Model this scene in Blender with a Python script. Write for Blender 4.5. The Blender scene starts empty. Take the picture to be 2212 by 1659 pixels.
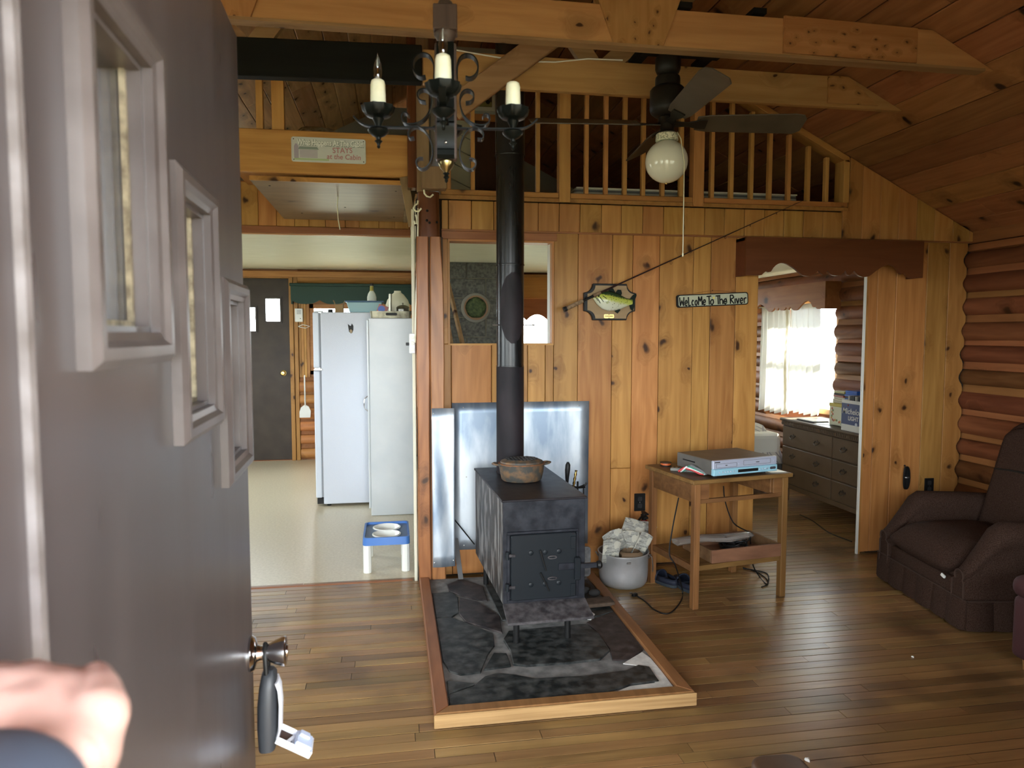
import bpy, bmesh, math, random
from mathutils import Vector, Matrix, Euler
random.seed(7)
PI = math.pi
sc = bpy.context.scene
COL = sc.collection

# ------------------------------------------------------------------ camera
FPX, CX, CY = 1540.0, 1106.0, 829.5
YAW, PITCH, EYE = math.radians(9.49), math.radians(3.99), 1.47
CAMP = Vector((0, 0, EYE))
FWD = Vector((math.sin(YAW)*math.cos(PITCH), math.cos(YAW)*math.cos(PITCH), -math.sin(PITCH)))
RGT = Vector((math.cos(YAW), -math.sin(YAW), 0))
UPV = RGT.cross(FWD)
cd = bpy.data.cameras.new('camera'); cam = bpy.data.objects.new('camera', cd); COL.objects.link(cam)
cam.matrix_world = Matrix((
    (RGT.x, UPV.x, -FWD.x, CAMP.x), (RGT.y, UPV.y, -FWD.y, CAMP.y), (RGT.z, UPV.z, -FWD.z, CAMP.z), (0, 0, 0, 1)))
cd.sensor_width = 36.0; cd.lens = 36.0*FPX/2212.0; cd.clip_start = 0.02; cd.clip_end = 200
cd.dof.use_dof = True; cd.dof.focus_distance = 3.9; cd.dof.aperture_fstop = 6.5
sc.camera = cam

# ------------------------------------------------------------------ sky, sun, exposure
SKY_STRENGTH = 11.0
wd = bpy.data.worlds.new('sky'); sc.world = wd; wd.use_nodes = True
wb = wd.node_tree.nodes['Background']; wb.inputs[0].default_value = (0.90, 0.955, 1.0, 1); wb.inputs[1].default_value = SKY_STRENGTH
sl = bpy.data.lights.new('sun', 'SUN'); so = bpy.data.objects.new('sun', sl); COL.objects.link(so)
sl.energy = 30.0; sl.angle = math.radians(0.6); sl.color = (1.0, 0.93, 0.80)
so.rotation_euler = Vector((-0.80, -0.16, -0.58)).to_track_quat('-Z', 'Y').to_euler(); so.location = (12, 6, 9)
def portal(loc, direction, w, h):
    l = bpy.data.lights.new('sky_portal', 'AREA'); o = bpy.data.objects.new('sky_portal', l); COL.objects.link(o)
    l.shape = 'RECTANGLE'; l.size = w; l.size_y = h; l.cycles.is_portal = True
    o.location = loc; o.rotation_euler = Vector(direction).to_track_quat('-Z', 'Y').to_euler()
vs = sc.view_settings
vs.view_transform = 'Standard'; vs.look = 'None'; vs.gamma = 1.0; vs.use_curve_mapping = False
vs.exposure = 1.25
sc.cycles.use_denoising = True
sc.cycles.sample_clamp_indirect = 12.0
sc.cycles.max_bounces = 10; sc.cycles.diffuse_bounces = 7; sc.cycles.caustics_reflective = False; sc.cycles.caustics_refractive = False

# ------------------------------------------------------------------ photo pixel -> point on a known surface
def pray(x, y): return FWD + RGT*((x-CX)/FPX) + UPV*((CY-y)/FPX)
def onY(x, y, Y): d = pray(x, y); return CAMP + d*(Y/d.y)
def onX(x, y, X): d = pray(x, y); return CAMP + d*(X/d.x)
def onZ(x, y, z): d = pray(x, y); return CAMP + d*((z-EYE)/d.z)
def onD(x, y, dist): return CAMP + pray(x, y)*dist

# ------------------------------------------------------------------ mesh builder
class MB:
    def __init__(s): s.v = []; s.f = []
    def add(s, vs, fs):
        n = len(s.v); s.v += [Vector(v) for v in vs]; s.f += [tuple(i+n for i in f) for f in fs]; return s
    def box(s, x0, x1, y0, y1, z0, z1):
        return s.add([(x0,y0,z0),(x1,y0,z0),(x1,y1,z0),(x0,y1,z0),(x0,y0,z1),(x1,y0,z1),(x1,y1,z1),(x0,y1,z1)],
                     [(0,3,2,1),(4,5,6,7),(0,1,5,4),(1,2,6,5),(2,3,7,6),(3,0,4,7)])
    def obox(s, c, size, rot=None):
        a, b, d = size[0]/2, size[1]/2, size[2]/2
        R = rot if rot is not None else Matrix.Identity(3)
        if isinstance(R, (tuple, list)): R = Euler(R).to_matrix()
        c = Vector(c)
        return s.add([c + R @ Vector(p) for p in ((-a,-b,-d),(a,-b,-d),(a,b,-d),(-a,b,-d),(-a,-b,d),(a,-b,d),(a,b,d),(-a,b,d))],
                     [(0,3,2,1),(4,5,6,7),(0,1,5,4),(1,2,6,5),(2,3,7,6),(3,0,4,7)])
    def bar(s, p0, p1, w, t, up=(0,0,1)):
        p0, p1 = Vector(p0), Vector(p1); d = (p1-p0); L = d.length; d.normalize()
        u = Vector(up); u = (u - d*u.dot(d)); u.normalize(); r = d.cross(u)
        R = Matrix((d, r, u)).transposed()
        return s.obox((p0+p1)/2, (L, w, t), R)
    def prism(s, poly, ax, a, b):
        # poly: 2d points; ax 'y': (x,z) 'x': (y,z) 'z': (x,y)
        def P(p, t):
            return {'y': (p[0], t, p[1]), 'x': (t, p[0], p[1]), 'z': (p[0], p[1], t)}[ax]
        n = len(poly)
        vs = [P(p, a) for p in poly] + [P(p, b) for p in poly]
        fs = [tuple(range(n)), tuple(range(2*n-1, n-1, -1))] + [(i, (i+1) % n, n+(i+1) % n, n+i) for i in range(n)]
        return s.add(vs, fs)
    def loft(s, rings, cap=True):
        n = len(rings[0]); vs = [p for r in rings for p in r]; fs = []
        for k in range(len(rings)-1):
            for i in range(n):
                j = (i+1) % n
                fs.append((k*n+i, k*n+j, (k+1)*n+j, (k+1)*n+i))
        if cap:
            fs.append(tuple(range(n-1, -1, -1))); m = (len(rings)-1)*n; fs.append(tuple(range(m, m+n)))
        return s.add(vs, fs)
    def tube(s, pts, r, n=8, cap=True):
        pts = [Vector(p) for p in pts]; rings = []
        rr = r if isinstance(r, (list, tuple)) else [r]*len(pts)
        d0 = (pts[1]-pts[0]).normalized()
        u = Vector((0,0,1)) if abs(d0.z) < 0.9 else Vector((1,0,0))
        u = (u - d0*u.dot(d0)).normalized()
        for i, p in enumerate(pts):
            d = ((pts[min(i+1, len(pts)-1)] - pts[max(i-1, 0)])).normalized()
            u = (u - d*u.dot(d)); u.normalize(); w = d.cross(u)
            rings.append([p + (u*math.cos(2*PI*k/n) + w*math.sin(2*PI*k/n))*rr[i] for k in range(n)])
        return s.loft(rings, cap)
    def lathe(s, prof, c=(0,0,0), n=24, R=None, cap=True, wav=None):
        c = Vector(c); rings = []
        for (r, z) in prof:
            ring = []
            for k in range(n):
                a = 2*PI*k/n; q = r if wav is None else r*wav(a, r, z)
                p = Vector((q*math.cos(a), q*math.sin(a), z))
                ring.append(c + (R @ p if R is not None else p))
            rings.append(ring)
        return s.loft(rings, cap)
    def ribbon(s, pts, wdir, w, t):
        pts = [Vector(p) for p in pts]; wd_ = Vector(wdir).normalized(); rings = []
        for i, p in enumerate(pts):
            d = (pts[min(i+1, len(pts)-1)] - pts[max(i-1, 0)]).normalized(); nrm = d.cross(wd_).normalized()
            rings.append([p + wd_*(w/2) + nrm*(t/2), p - wd_*(w/2) + nrm*(t/2), p - wd_*(w/2) - nrm*(t/2), p + wd_*(w/2) - nrm*(t/2)])
        return s.loft(rings)
    def ball(s, c, r, n=14, m=9, sc_=(1,1,1)):
        prof = [(math.sin(PI*k/m)*r if 0 < k < m else r*0.01, -math.cos(PI*k/m)*r) for k in range(m+1)]
        k0 = len(s.v); s.lathe(prof, (0,0,0), n)
        for i in range(k0, len(s.v)):
            v = s.v[i]; s.v[i] = Vector((v.x*sc_[0]+c[0], v.y*sc_[1]+c[1], v.z*sc_[2]+c[2]))
        return s
    def build(s, name, mat, parent=None, bevel=0.0, smooth=False, loc=None, seg=1, sub=0):
        me = bpy.data.meshes.new(name)
        off = Vector(loc) if loc is not None else None
        vs = [tuple(v-off) for v in s.v] if off is not None else [tuple(v) for v in s.v]
        me.from_pydata(vs, [], s.f); me.update()
        bm = bmesh.new(); bm.from_mesh(me)
        bmesh.ops.recalc_face_normals(bm, faces=bm.faces)
        if bevel > 0:
            es = [e for e in bm.edges if len(e.link_faces) == 2 and e.calc_face_angle(0) > 0.5]
            bmesh.ops.bevel(bm, geom=es, offset=bevel, segments=seg, profile=0.5, affect='EDGES', clamp_overlap=True)
        bm.to_mesh(me); bm.free()
        if smooth:
            me.shade_smooth(); me.set_sharp_from_angle(angle=math.radians(42))
        if mat is not None: me.materials.append(mat)
        o = bpy.data.objects.new(name, me); COL.objects.link(o)
        if off is not None: o.location = off
        if parent is not None: o.parent = parent
        if sub:
            m = o.modifiers.new('subsurf', 'SUBSURF'); m.levels = sub; m.render_levels = sub
        return o

def tag(o, label, cat, group=None):
    o['label'] = label; o['category'] = cat
    if group: o['group'] = group
    return o
def thing(name, label, cat, loc=(0,0,0), rotz=0.0, group=None):
    o = bpy.data.objects.new(name, None); COL.objects.link(o); o.empty_display_size = 0.05
    o.location = loc; o.rotation_euler = (0, 0, rotz)
    return tag(o, label, cat, group)
def struct(o, label=None):
    o['kind'] = 'structure'
    if label: o['label'] = label
    return o
def text_part(name, body, size, mat, parent, loc, rot, extrude=0.001, bold=0.0, align='CENTER', xs=1.0, shear=0.0, spacing=1.0):
    cu = bpy.data.curves.new(name, 'FONT'); cu.body = body; cu.size = size; cu.extrude = extrude; cu.offset = bold
    cu.align_x = align; cu.align_y = 'CENTER'; cu.shear = shear; cu.space_character = spacing; cu.resolution_u = 3
    t = bpy.data.objects.new(name, cu); COL.objects.link(t)
    bpy.context.view_layer.update()
    me = bpy.data.meshes.new_from_object(t.evaluated_get(bpy.context.evaluated_depsgraph_get()))
    bpy.data.objects.remove(t); bpy.data.curves.remove(cu)
    me.materials.clear(); me.materials.append(mat); me.name = name
    o = bpy.data.objects.new(name, me); COL.objects.link(o); o.parent = parent
    o.location = loc; o.rotation_euler = rot; o.scale = (xs, 1, 1)
    return o

# ------------------------------------------------------------------ materials
def _mat(name):
    m = bpy.data.materials.new(name); m.use_nodes = True
    nt = m.node_tree; return m, nt, nt.nodes['Principled BSDF']
def _n(nt, t, **kw):
    n = nt.nodes.new(t)
    for k, v in kw.items(): setattr(n, k, v)
    return n
def L(nt, a, b): nt.links.new(a, b)
def C4(c): return (c[0], c[1], c[2], 1.0)
def plain(name, c, rough=0.5, metal=0.0, var=0.0, scale=30.0, bump=0.0, spec=0.5, c2=None, stretch=(1,1,1), detail=4.0, lo=0.35, hi=0.65):
    """solid material; c2 mixes a second colour by noise"""
    m, nt, b = _mat(name)
    b.inputs['Base Color'].default_value = C4(c); b.inputs['Roughness'].default_value = rough
    b.inputs['Metallic'].default_value = metal; b.inputs['Specular IOR Level'].default_value = spec
    if c2 is not None or bump or var:
        g = _n(nt, 'ShaderNodeNewGeometry'); mp = _n(nt, 'ShaderNodeMapping'); mp.inputs['Scale'].default_value = stretch
        L(nt, g.outputs['Position'], mp.inputs['Vector'])
        no = _n(nt, 'ShaderNodeTexNoise'); no.inputs['Scale'].default_value = scale; no.inputs['Detail'].default_value = detail
        L(nt, mp.outputs[0], no.inputs['Vector'])
        if c2 is not None:
            r = _n(nt, 'ShaderNodeValToRGB'); r.color_ramp.elements[0].position = lo; r.color_ramp.elements[1].position = hi
            r.color_ramp.elements[0].color = C4(c); r.color_ramp.elements[1].color = C4(c2)
            L(nt, no.outputs['Fac'], r.inputs['Fac']); L(nt, r.outputs['Color'], b.inputs['Base Color'])
        if var:
            mr = _n(nt, 'ShaderNodeMapRange'); mr.inputs['To Min'].default_value = max(0.02, rough-var); mr.inputs['To Max'].default_value = rough+var
            L(nt, no.outputs['Fac'], mr.inputs['Value']); L(nt, mr.outputs[0], b.inputs['Roughness'])
        if bump:
            bp = _n(nt, 'ShaderNodeBump'); bp.inputs['Strength'].default_value = bump; bp.inputs['Distance'].default_value = 0.004
            L(nt, no.outputs['Fac'], bp.inputs['Height']); L(nt, bp.outputs[0], b.inputs['Normal'])
    return m
def wood(name, light, dark, axis='z', rough=0.45, knots=0.0, randv=0.3, grain=26.0, knotc=(0.05,0.02,0.008), spec=0.4, bump=0.12, stain=None, satv=0.0, kscale=1.0):
    if spec == 0.4: spec = 0.25
    m, nt, b = _mat(name)
    b.inputs['Roughness'].default_value = rough; b.inputs['Specular IOR Level'].default_value = spec
    g = _n(nt, 'ShaderNodeNewGeometry'); oi = _n(nt, 'ShaderNodeObjectInfo')
    mu = _n(nt, 'ShaderNodeMath', operation='MULTIPLY'); mu.inputs[1].default_value = 61.0; L(nt, oi.outputs['Random'], mu.inputs[0])
    ad = _n(nt, 'ShaderNodeVectorMath', operation='ADD'); L(nt, g.outputs['Position'], ad.inputs[0]); L(nt, mu.outputs[0], ad.inputs[1])
    ia = 'xyz'.index(axis)
    def mapping(al, ac):
        mp = _n(nt, 'ShaderNodeMapping'); s = [ac]*3; s[ia] = al; mp.inputs['Scale'].default_value = s
        L(nt, ad.outputs[0], mp.inputs['Vector']); return mp.outputs[0]
    fac = None
    # knots: sparse cells, stretched along the grain
    if knots > 0:
        vo = _n(nt, 'ShaderNodeTexVoronoi'); vo.inputs['Scale'].default_value = 1.0; vo.inputs['Randomness'].default_value = 0.9
        vo.voronoi_dimensions = '2D'
        sx = _n(nt, 'ShaderNodeSeparateXYZ'); L(nt, ad.outputs[0], sx.inputs[0]); oth = [i for i in range(3) if i != ia]
        ac = _n(nt, 'ShaderNodeMath', operation='ADD'); L(nt, sx.outputs[oth[0]], ac.inputs[0]); L(nt, sx.outputs[oth[1]], ac.inputs[1])
        am = _n(nt, 'ShaderNodeMath', operation='MULTIPLY'); am.inputs[1].default_value = 5.2*kscale; L(nt, ac.outputs[0], am.inputs[0])
        al_ = _n(nt, 'ShaderNodeMath', operation='MULTIPLY'); al_.inputs[1].default_value = 3.6*kscale; L(nt, sx.outputs[ia], al_.inputs[0])
        cb_ = _n(nt, 'ShaderNodeCombineXYZ'); L(nt, am.outputs[0], cb_.inputs[0]); L(nt, al_.outputs[0], cb_.inputs[1]); 
        dn = _n(nt, 'ShaderNodeTexNoise'); dn.inputs['Scale'].default_value = 2.3; dn.inputs['Detail'].default_value = 2.0; L(nt, cb_.outputs[0], dn.inputs['Vector'])
        dv = _n(nt, 'ShaderNodeVectorMath', operation='MULTIPLY_ADD'); dv.inputs[1].default_value = (0.42, 0.42, 0.0); L(nt, dn.outputs['Color'], dv.inputs[0]); L(nt, cb_.outputs[0], dv.inputs[2])
        L(nt, dv.outputs[0], vo.inputs['Vector'])
        sp = _n(nt, 'ShaderNodeSeparateColor'); L(nt, vo.outputs['Color'], sp.inputs[0])
        gate = _n(nt, 'ShaderNodeMath', operation='GREATER_THAN'); gate.inputs[1].default_value = 1.0-knots; L(nt, sp.outputs[0], gate.inputs[0])
        size = _n(nt, 'ShaderNodeMapRange'); size.inputs['To Min'].default_value = 0.05; size.inputs['To Max'].default_value = 0.15; L(nt, sp.outputs[1], size.inputs['Value'])
        core = _n(nt, 'ShaderNodeMapRange', interpolation_type='SMOOTHSTEP'); core.inputs['To Min'].default_value = 1.0; core.inputs['To Max'].default_value = 0.0
        L(nt, vo.outputs['Distance'], core.inputs['Value']); core.inputs['From Min'].default_value = 0.03; L(nt, size.outputs[0], core.inputs['From Max'])
        kn = _n(nt, 'ShaderNodeMath', operation='MULTIPLY'); L(nt, core.outputs[0], kn.inputs[0]); L(nt, gate.outputs[0], kn.inputs[1])
        halo = _n(nt, 'ShaderNodeMapRange', interpolation_type='SMOOTHSTEP'); halo.inputs['From Min'].default_value = 0.0; halo.inputs['From Max'].default_value = 0.42
        halo.inputs['To Min'].default_value = 1.0; halo.inputs['To Max'].default_value = 0.0; L(nt, vo.outputs['Distance'], halo.inputs['Value'])
        hg = _n(nt, 'ShaderNodeMath', operation='MULTIPLY'); L(nt, halo.outputs[0], hg.inputs[0]); L(nt, gate.outputs[0], hg.inputs[1])
    # fine grain, bent round the knots
    no = _n(nt, 'ShaderNodeTexNoise'); no.inputs['Scale'].default_value = 1.0; no.inputs['Detail'].default_value = 5.0; no.inputs['Roughness'].default_value = 0.62
    base = mapping(1.3, grain)
    if knots > 0:
        sc3 = _n(nt, 'ShaderNodeMath', operation='MULTIPLY'); sc3.inputs[1].default_value = 2.6; L(nt, hg.outputs[0], sc3.inputs[0])
        ad2 = _n(nt, 'ShaderNodeVectorMath', operation='ADD'); L(nt, base, ad2.inputs[0]); L(nt, sc3.outputs[0], ad2.inputs[1]); base = ad2.outputs[0]
    L(nt, base, no.inputs['Vector'])
    # broad figure
    no2 = _n(nt, 'ShaderNodeTexNoise'); no2.inputs['Scale'].default_value = 1.0; no2.inputs['Detail'].default_value = 2.0; no2.inputs['Distortion'].default_value = 0.6
    L(nt, mapping(0.9, 7.0), no2.inputs['Vector'])
    wv = _n(nt, 'ShaderNodeMath', operation='SINE'); w1 = _n(nt, 'ShaderNodeMath', operation='MULTIPLY'); w1.inputs[1].default_value = 34.0
    L(nt, no2.outputs['Fac'], w1.inputs[0]); L(nt, w1.outputs[0], wv.inputs[0])
    wr = _n(nt, 'ShaderNodeMapRange'); wr.inputs['From Min'].default_value = -1; wr.inputs['To Min'].default_value = -0.09; wr.inputs['To Max'].default_value = 0.09; L(nt, wv.outputs[0], wr.inputs['Value'])
    sm = _n(nt, 'ShaderNodeMath', operation='ADD'); L(nt, no.outputs['Fac'], sm.inputs[0]); L(nt, wr.outputs[0], sm.inputs[1])
    r = _n(nt, 'ShaderNodeValToRGB'); r.color_ramp.elements[0].position = 0.12; r.color_ramp.elements[1].position = 0.72
    r.color_ramp.elements[0].color = C4(dark); r.color_ramp.elements[1].color = C4(light)
    L(nt, sm.outputs[0], r.inputs['Fac']); col = r.outputs['Color']
    # board-to-board difference
    hs = _n(nt, 'ShaderNodeHueSaturation'); mr = _n(nt, 'ShaderNodeMapRange'); mr.inputs['To Min'].default_value = 1-randv; mr.inputs['To Max'].default_value = 1+randv
    L(nt, oi.outputs['Random'], mr.inputs['Value']); L(nt, mr.outputs[0], hs.inputs['Value'])
    m2 = _n(nt, 'ShaderNodeMath', operation='MULTIPLY'); m2.inputs[1].default_value = 17.3; L(nt, oi.outputs['Random'], m2.inputs[0])
    fr = _n(nt, 'ShaderNodeMath', operation='FRACT'); L(nt, m2.outputs[0], fr.inputs[0])
    mh = _n(nt, 'ShaderNodeMapRange'); mh.inputs['To Min'].default_value = 0.488; mh.inputs['To Max'].default_value = 0.508; L(nt, fr.outputs[0], mh.inputs['Value']); L(nt, mh.outputs[0], hs.inputs['Hue'])
    L(nt, col, hs.inputs['Color']); col = hs.outputs[0]
    if knots > 0:
        mx0 = _n(nt, 'ShaderNodeMix', data_type='RGBA'); mx0.inputs[7].default_value = C4(tuple(c*0.55 for c in dark))
        h2 = _n(nt, 'ShaderNodeMath', operation='MULTIPLY'); h2.inputs[1].default_value = 0.5; L(nt, hg.outputs[0], h2.inputs[0])
        L(nt, h2.outputs[0], mx0.inputs[0]); L(nt, col, mx0.inputs[6])
        mx = _n(nt, 'ShaderNodeMix', data_type='RGBA'); mx.inputs[7].default_value = C4(knotc)
        L(nt, kn.outputs[0], mx.inputs[0]); L(nt, mx0.outputs[2], mx.inputs[6]); col = mx.outputs[2]
    if stain is not None:
        n3 = _n(nt, 'ShaderNodeTexNoise'); n3.inputs['Scale'].default_value = 2.2; n3.inputs['Detail'].default_value = 3.0
        L(nt, g.outputs['Position'], n3.inputs['Vector'])
        s3 = _n(nt, 'ShaderNodeMapRange', interpolation_type='SMOOTHSTEP'); s3.inputs['From Min'].default_value = 0.52; s3.inputs['From Max'].default_value = 0.72; s3.inputs['To Max'].default_value = 0.65
        L(nt, n3.outputs['Fac'], s3.inputs['Value'])
        mx = _n(nt, 'ShaderNodeMix', data_type='RGBA'); mx.inputs[7].default_value = C4(stain); L(nt, s3.outputs[0], mx.inputs[0]); L(nt, col, mx.inputs[6]); col = mx.outputs[2]
    L(nt, col, b.inputs['Base Color'])
    if bump:
        bp = _n(nt, 'ShaderNodeBump'); bp.inputs['Strength'].default_value = bump; bp.inputs['Distance'].default_value = 0.003
        L(nt, no.outputs['Fac'], bp.inputs['Height']); L(nt, bp.outputs[0], b.inputs['Normal'])
    return m
def glass_mat(name, tint=(0.95,0.97,0.97), gloss=0.08):
    m, nt, b = _mat(name); out = nt.nodes['Material Output']
    tr = _n(nt, 'ShaderNodeBsdfTransparent'); tr.inputs[0].default_value = C4(tint)
    gl = _n(nt, 'ShaderNodeBsdfGlossy'); gl.inputs['Roughness'].default_value = 0.03
    lw = _n(nt, 'ShaderNodeLayerWeight'); lw.inputs['Blend'].default_value = 0.5
    ad = _n(nt, 'ShaderNodeMath', operation='ADD'); ad.inputs[1].default_value = gloss; ad.use_clamp = True
    pw = _n(nt, 'ShaderNodeMath', operation='POWER'); pw.inputs[1].default_value = 4.0; L(nt, lw.outputs['Facing'], pw.inputs[0])
    pm = _n(nt, 'ShaderNodeMath', operation='MULTIPLY'); pm.inputs[1].default_value = 0.5; L(nt, pw.outputs[0], pm.inputs[0]); L(nt, pm.outputs[0], ad.inputs[0])
    mx = _n(nt, 'ShaderNodeMixShader'); L(nt, ad.outputs[0], mx.inputs[0]); L(nt, tr.outputs[0], mx.inputs[1]); L(nt, gl.outputs[0], mx.inputs[2])
    L(nt, mx.outputs[0], out.inputs['Surface']); nt.nodes.remove(b); return m
def sheer_mat(name, c, opac=0.75, transl=0.6):
    m, nt, b = _mat(name); out = nt.nodes['Material Output']; nt.nodes.remove(b)
    df = _n(nt, 'ShaderNodeBsdfDiffuse'); df.inputs[0].default_value = C4(c)
    ts = _n(nt, 'ShaderNodeBsdfTranslucent'); ts.inputs[0].default_value = C4(c)
    tr = _n(nt, 'ShaderNodeBsdfTransparent')
    m1 = _n(nt, 'ShaderNodeMixShader'); m1.inputs[0].default_value = transl; L(nt, df.outputs[0], m1.inputs[1]); L(nt, ts.outputs[0], m1.inputs[2])
    m2 = _n(nt, 'ShaderNodeMixShader'); m2.inputs[0].default_value = opac; L(nt, tr.outputs[0], m2.inputs[1]); L(nt, m1.outputs[0], m2.inputs[2])
    L(nt, m2.outputs[0], out.inputs['Surface']); return m

M = {}
M['pine_z'] = wood('pine_panel_vertical', (0.49,0.245,0.070), (0.30,0.125,0.030), 'z', 0.42, knots=0.42, randv=0.16)
M['pine_x'] = wood('pine_board_lengthwise', (0.52,0.27,0.085), (0.33,0.145,0.04), 'x', 0.45, knots=0.25, randv=0.12)
M['pine_y'] = wood('pine_board_depthwise', (0.48,0.25,0.08), (0.30,0.14,0.04), 'y', 0.45, knots=0.25, randv=0.12)
M['band'] = wood('pine_band', (0.50,0.265,0.080), (0.33,0.148,0.038), 'z', 0.42, knots=0.35, randv=0.14)
M['truss'] = wood('truss_lumber', (0.46,0.275,0.10), (0.32,0.17,0.055), 'x', 0.6, knots=0.3, randv=0.08)
M['ply'] = wood('knotty_plywood', (0.44,0.235,0.085), (0.29,0.135,0.042), 'z', 0.6, knots=0.85, randv=0.06, kscale=3.4, knotc=(0.07,0.03,0.012))
M['ply_x'] = wood('knotty_plywood_flat', (0.44,0.235,0.085), (0.29,0.135,0.042), 'x', 0.6, knots=0.85, randv=0.06, kscale=3.4, knotc=(0.07,0.03,0.012))
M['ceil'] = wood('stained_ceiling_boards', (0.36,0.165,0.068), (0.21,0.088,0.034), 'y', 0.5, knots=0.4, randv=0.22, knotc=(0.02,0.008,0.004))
M['ceil_l'] = wood('lit_tone_ceiling_boards', (0.82,0.60,0.32), (0.55,0.36,0.17), 'y', 0.5, knots=0.6, randv=0.2)  # base tone raised to stand in for light on the loft boards
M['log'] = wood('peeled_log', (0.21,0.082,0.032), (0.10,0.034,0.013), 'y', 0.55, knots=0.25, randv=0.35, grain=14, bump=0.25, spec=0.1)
M['strip'] = wood('chink_strip', (0.29,0.125,0.042), (0.20,0.080,0.025), 'y', 0.6, knots=0.15, randv=0.12)
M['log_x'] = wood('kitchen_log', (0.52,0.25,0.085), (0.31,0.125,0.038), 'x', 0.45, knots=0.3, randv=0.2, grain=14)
M['floor'] = wood('oak_strip_floor', (0.31,0.185,0.072), (0.165,0.090,0.032), 'x', 0.30, knots=0.0, randv=0.30, grain=32, stain=(0.085,0.045,0.02), spec=0.5, bump=0.1)
M['subfloor'] = plain('dark_subfloor', (0.02,0.012,0.006), 0.9)
M['post'] = wood('varnished_post', (0.36,0.16,0.055), (0.15,0.058,0.019), 'z', 0.34, knots=0.3, randv=0.05, grain=20, spec=0.3, bump=0.3)
M['post_dark'] = wood('post_dark_end', (0.13,0.045,0.02), (0.055,0.018,0.008), 'z', 0.22, knots=0.0, randv=0.05, spec=0.6, bump=0.3)
M['blackbeam'] = wood('black_stained_beam', (0.009,0.010,0.008), (0.004,0.004,0.004), 'x', 0.7, randv=0.0, spec=0.12)
M['grayboard'] = wood('weathered_board', (0.27,0.185,0.10), (0.15,0.095,0.045), 'z', 0.7, knots=0.2, randv=0.1)
M['brace'] = wood('weathered_brace', (0.33,0.21,0.10), (0.20,0.115,0.05), 'x', 0.7, knots=0.3, randv=0.05)
M['trimw'] = plain('white_trim', (0.72,0.72,0.66), 0.5)
M['trimb'] = wood('brown_trim', (0.34,0.15,0.055), (0.21,0.085,0.03), 'x', 0.45, randv=0.08)
M['hatch'] = wood('plywood_hatch', (0.24,0.145,0.072), (0.15,0.085,0.042), 'x', 0.36, knots=0.1, randv=0.0, grain=12, spec=0.35)
M['plaster'] = plain('kitchen_ceiling_plaster', (0.74,0.74,0.60), 0.55, c2=(0.66,0.66,0.52), scale=14, stretch=(0.3,2.5,1), bump=0.25)
M['lino'] = plain('speckled_linoleum', (0.62,0.55,0.40), 0.28, c2=(0.53,0.46,0.32), scale=60, bump=0.05, detail=6)
M['wallcream'] = plain('cream_painted_wall', (0.68,0.66,0.52), 0.6)
M['graywall'] = plain('loft_gray_wall', (0.36,0.38,0.33), 0.7)
M['valance'] = wood('stained_valance', (0.135,0.044,0.016), (0.09,0.028,0.010), 'x', 0.45, knots=0.25, randv=0.05, kscale=0.7, knotc=(0.012,0.005,0.003))
M['valance2'] = wood('bedroom_valance', (0.34,0.135,0.05), (0.22,0.08,0.028), 'y', 0.5, knots=0.25, randv=0.05, kscale=0.8, spec=0.1)
M['outside'] = plain('grass_outside', (0.13,0.135,0.09), 0.9, c2=(0.17,0.165,0.12), scale=3)
M['glass'] = glass_mat('window_glass')
M['black'] = plain('black_paint', (0.009,0.009,0.009), 0.45, spec=0.25)
M['iron'] = plain('black_wrought_iron', (0.005,0.006,0.005), 0.34, var=0.06, scale=40, spec=0.10)
M['white'] = plain('white_plastic', (0.72,0.74,0.74), 0.35)
M['screw'] = plain('steel_screw', (0.45,0.44,0.42), 0.35, metal=1.0)

# ================================================================== STRUCTURE
W = 4.25            # face of the pine partition
XL, XR = -3.42, 3.84
YF, YB = 0.54, 8.60  # inside of the front wall, back wall
RX = 0.20
def zr(x): return 4.06 - 0.5*x if x > RX else 3.86 + 0.5*x
def P2(x, y, Y=W): p = onY(x, y, Y); return (p.x, p.z)

# outdoors
g = MB().box(-40, 40, -40, 40, -0.40, -0.30).build('ground_outside', M['outside']); struct(g, 'grass ground outside the cabin')

# ---- floor: narrow oak strips
fl = struct(MB().box(XL, XR+0.1, 0.30, W-0.01, -0.12, -0.0022).box(2.24, XR+0.1, W-0.01, YB, -0.12, -0.0022).build('floor', M['subfloor']),
            'worn narrow oak strip floor')
rest = MB(); SW = 0.057
def strip(m, x0, x1, y0, z=0.0):
    m.box(x0+0.0012, x1-0.0012, y0+0.0022, y0+SW-0.0022, -0.022, z)
y = YF-0.14; n_pl = 0
while y < W-0.02:
    x = XL; first = random.uniform(0.3, 1.4)
    while x < XR+0.05:
        x1 = min(x + first, XR+0.06); first = random.uniform(0.7, 2.1)
        if XR+0.06-x1 < 0.3: x1 = XR+0.06
        z = random.uniform(-0.0012, 0.0004)
        vis = y > 2.20 and x1 > -1.15
        yy1 = min(y+SW, W-0.008)
        if vis:
            m = MB(); strip(m, x, x1, y, z); m.build('floor_plank', M['floor'], fl); n_pl += 1
        else:
            strip(rest, x, x1, y, z)
        x = x1
    y += SW
y = W-0.008
while y < YB-0.06:
    x = 2.24; first = random.uniform(0.3, 1.2)
    while x < XR+0.05:
        x1 = min(x+first, XR+0.06); first = random.uniform(0.8, 1.6)
        if XR+0.06-x1 < 0.3: x1 = XR+0.06
        if y < 6.1:
            m = MB(); strip(m, x, x1, y, random.uniform(-0.0012, 0.0004)); m.build('floor_plank', M['floor'], fl); n_pl += 1
        else: strip(rest, x, x1, y)
        x = x1
    y += SW
o = rest.build('floor_planks_beyond', M['floor'], fl); o['kind'] = 'stuff'
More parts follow.
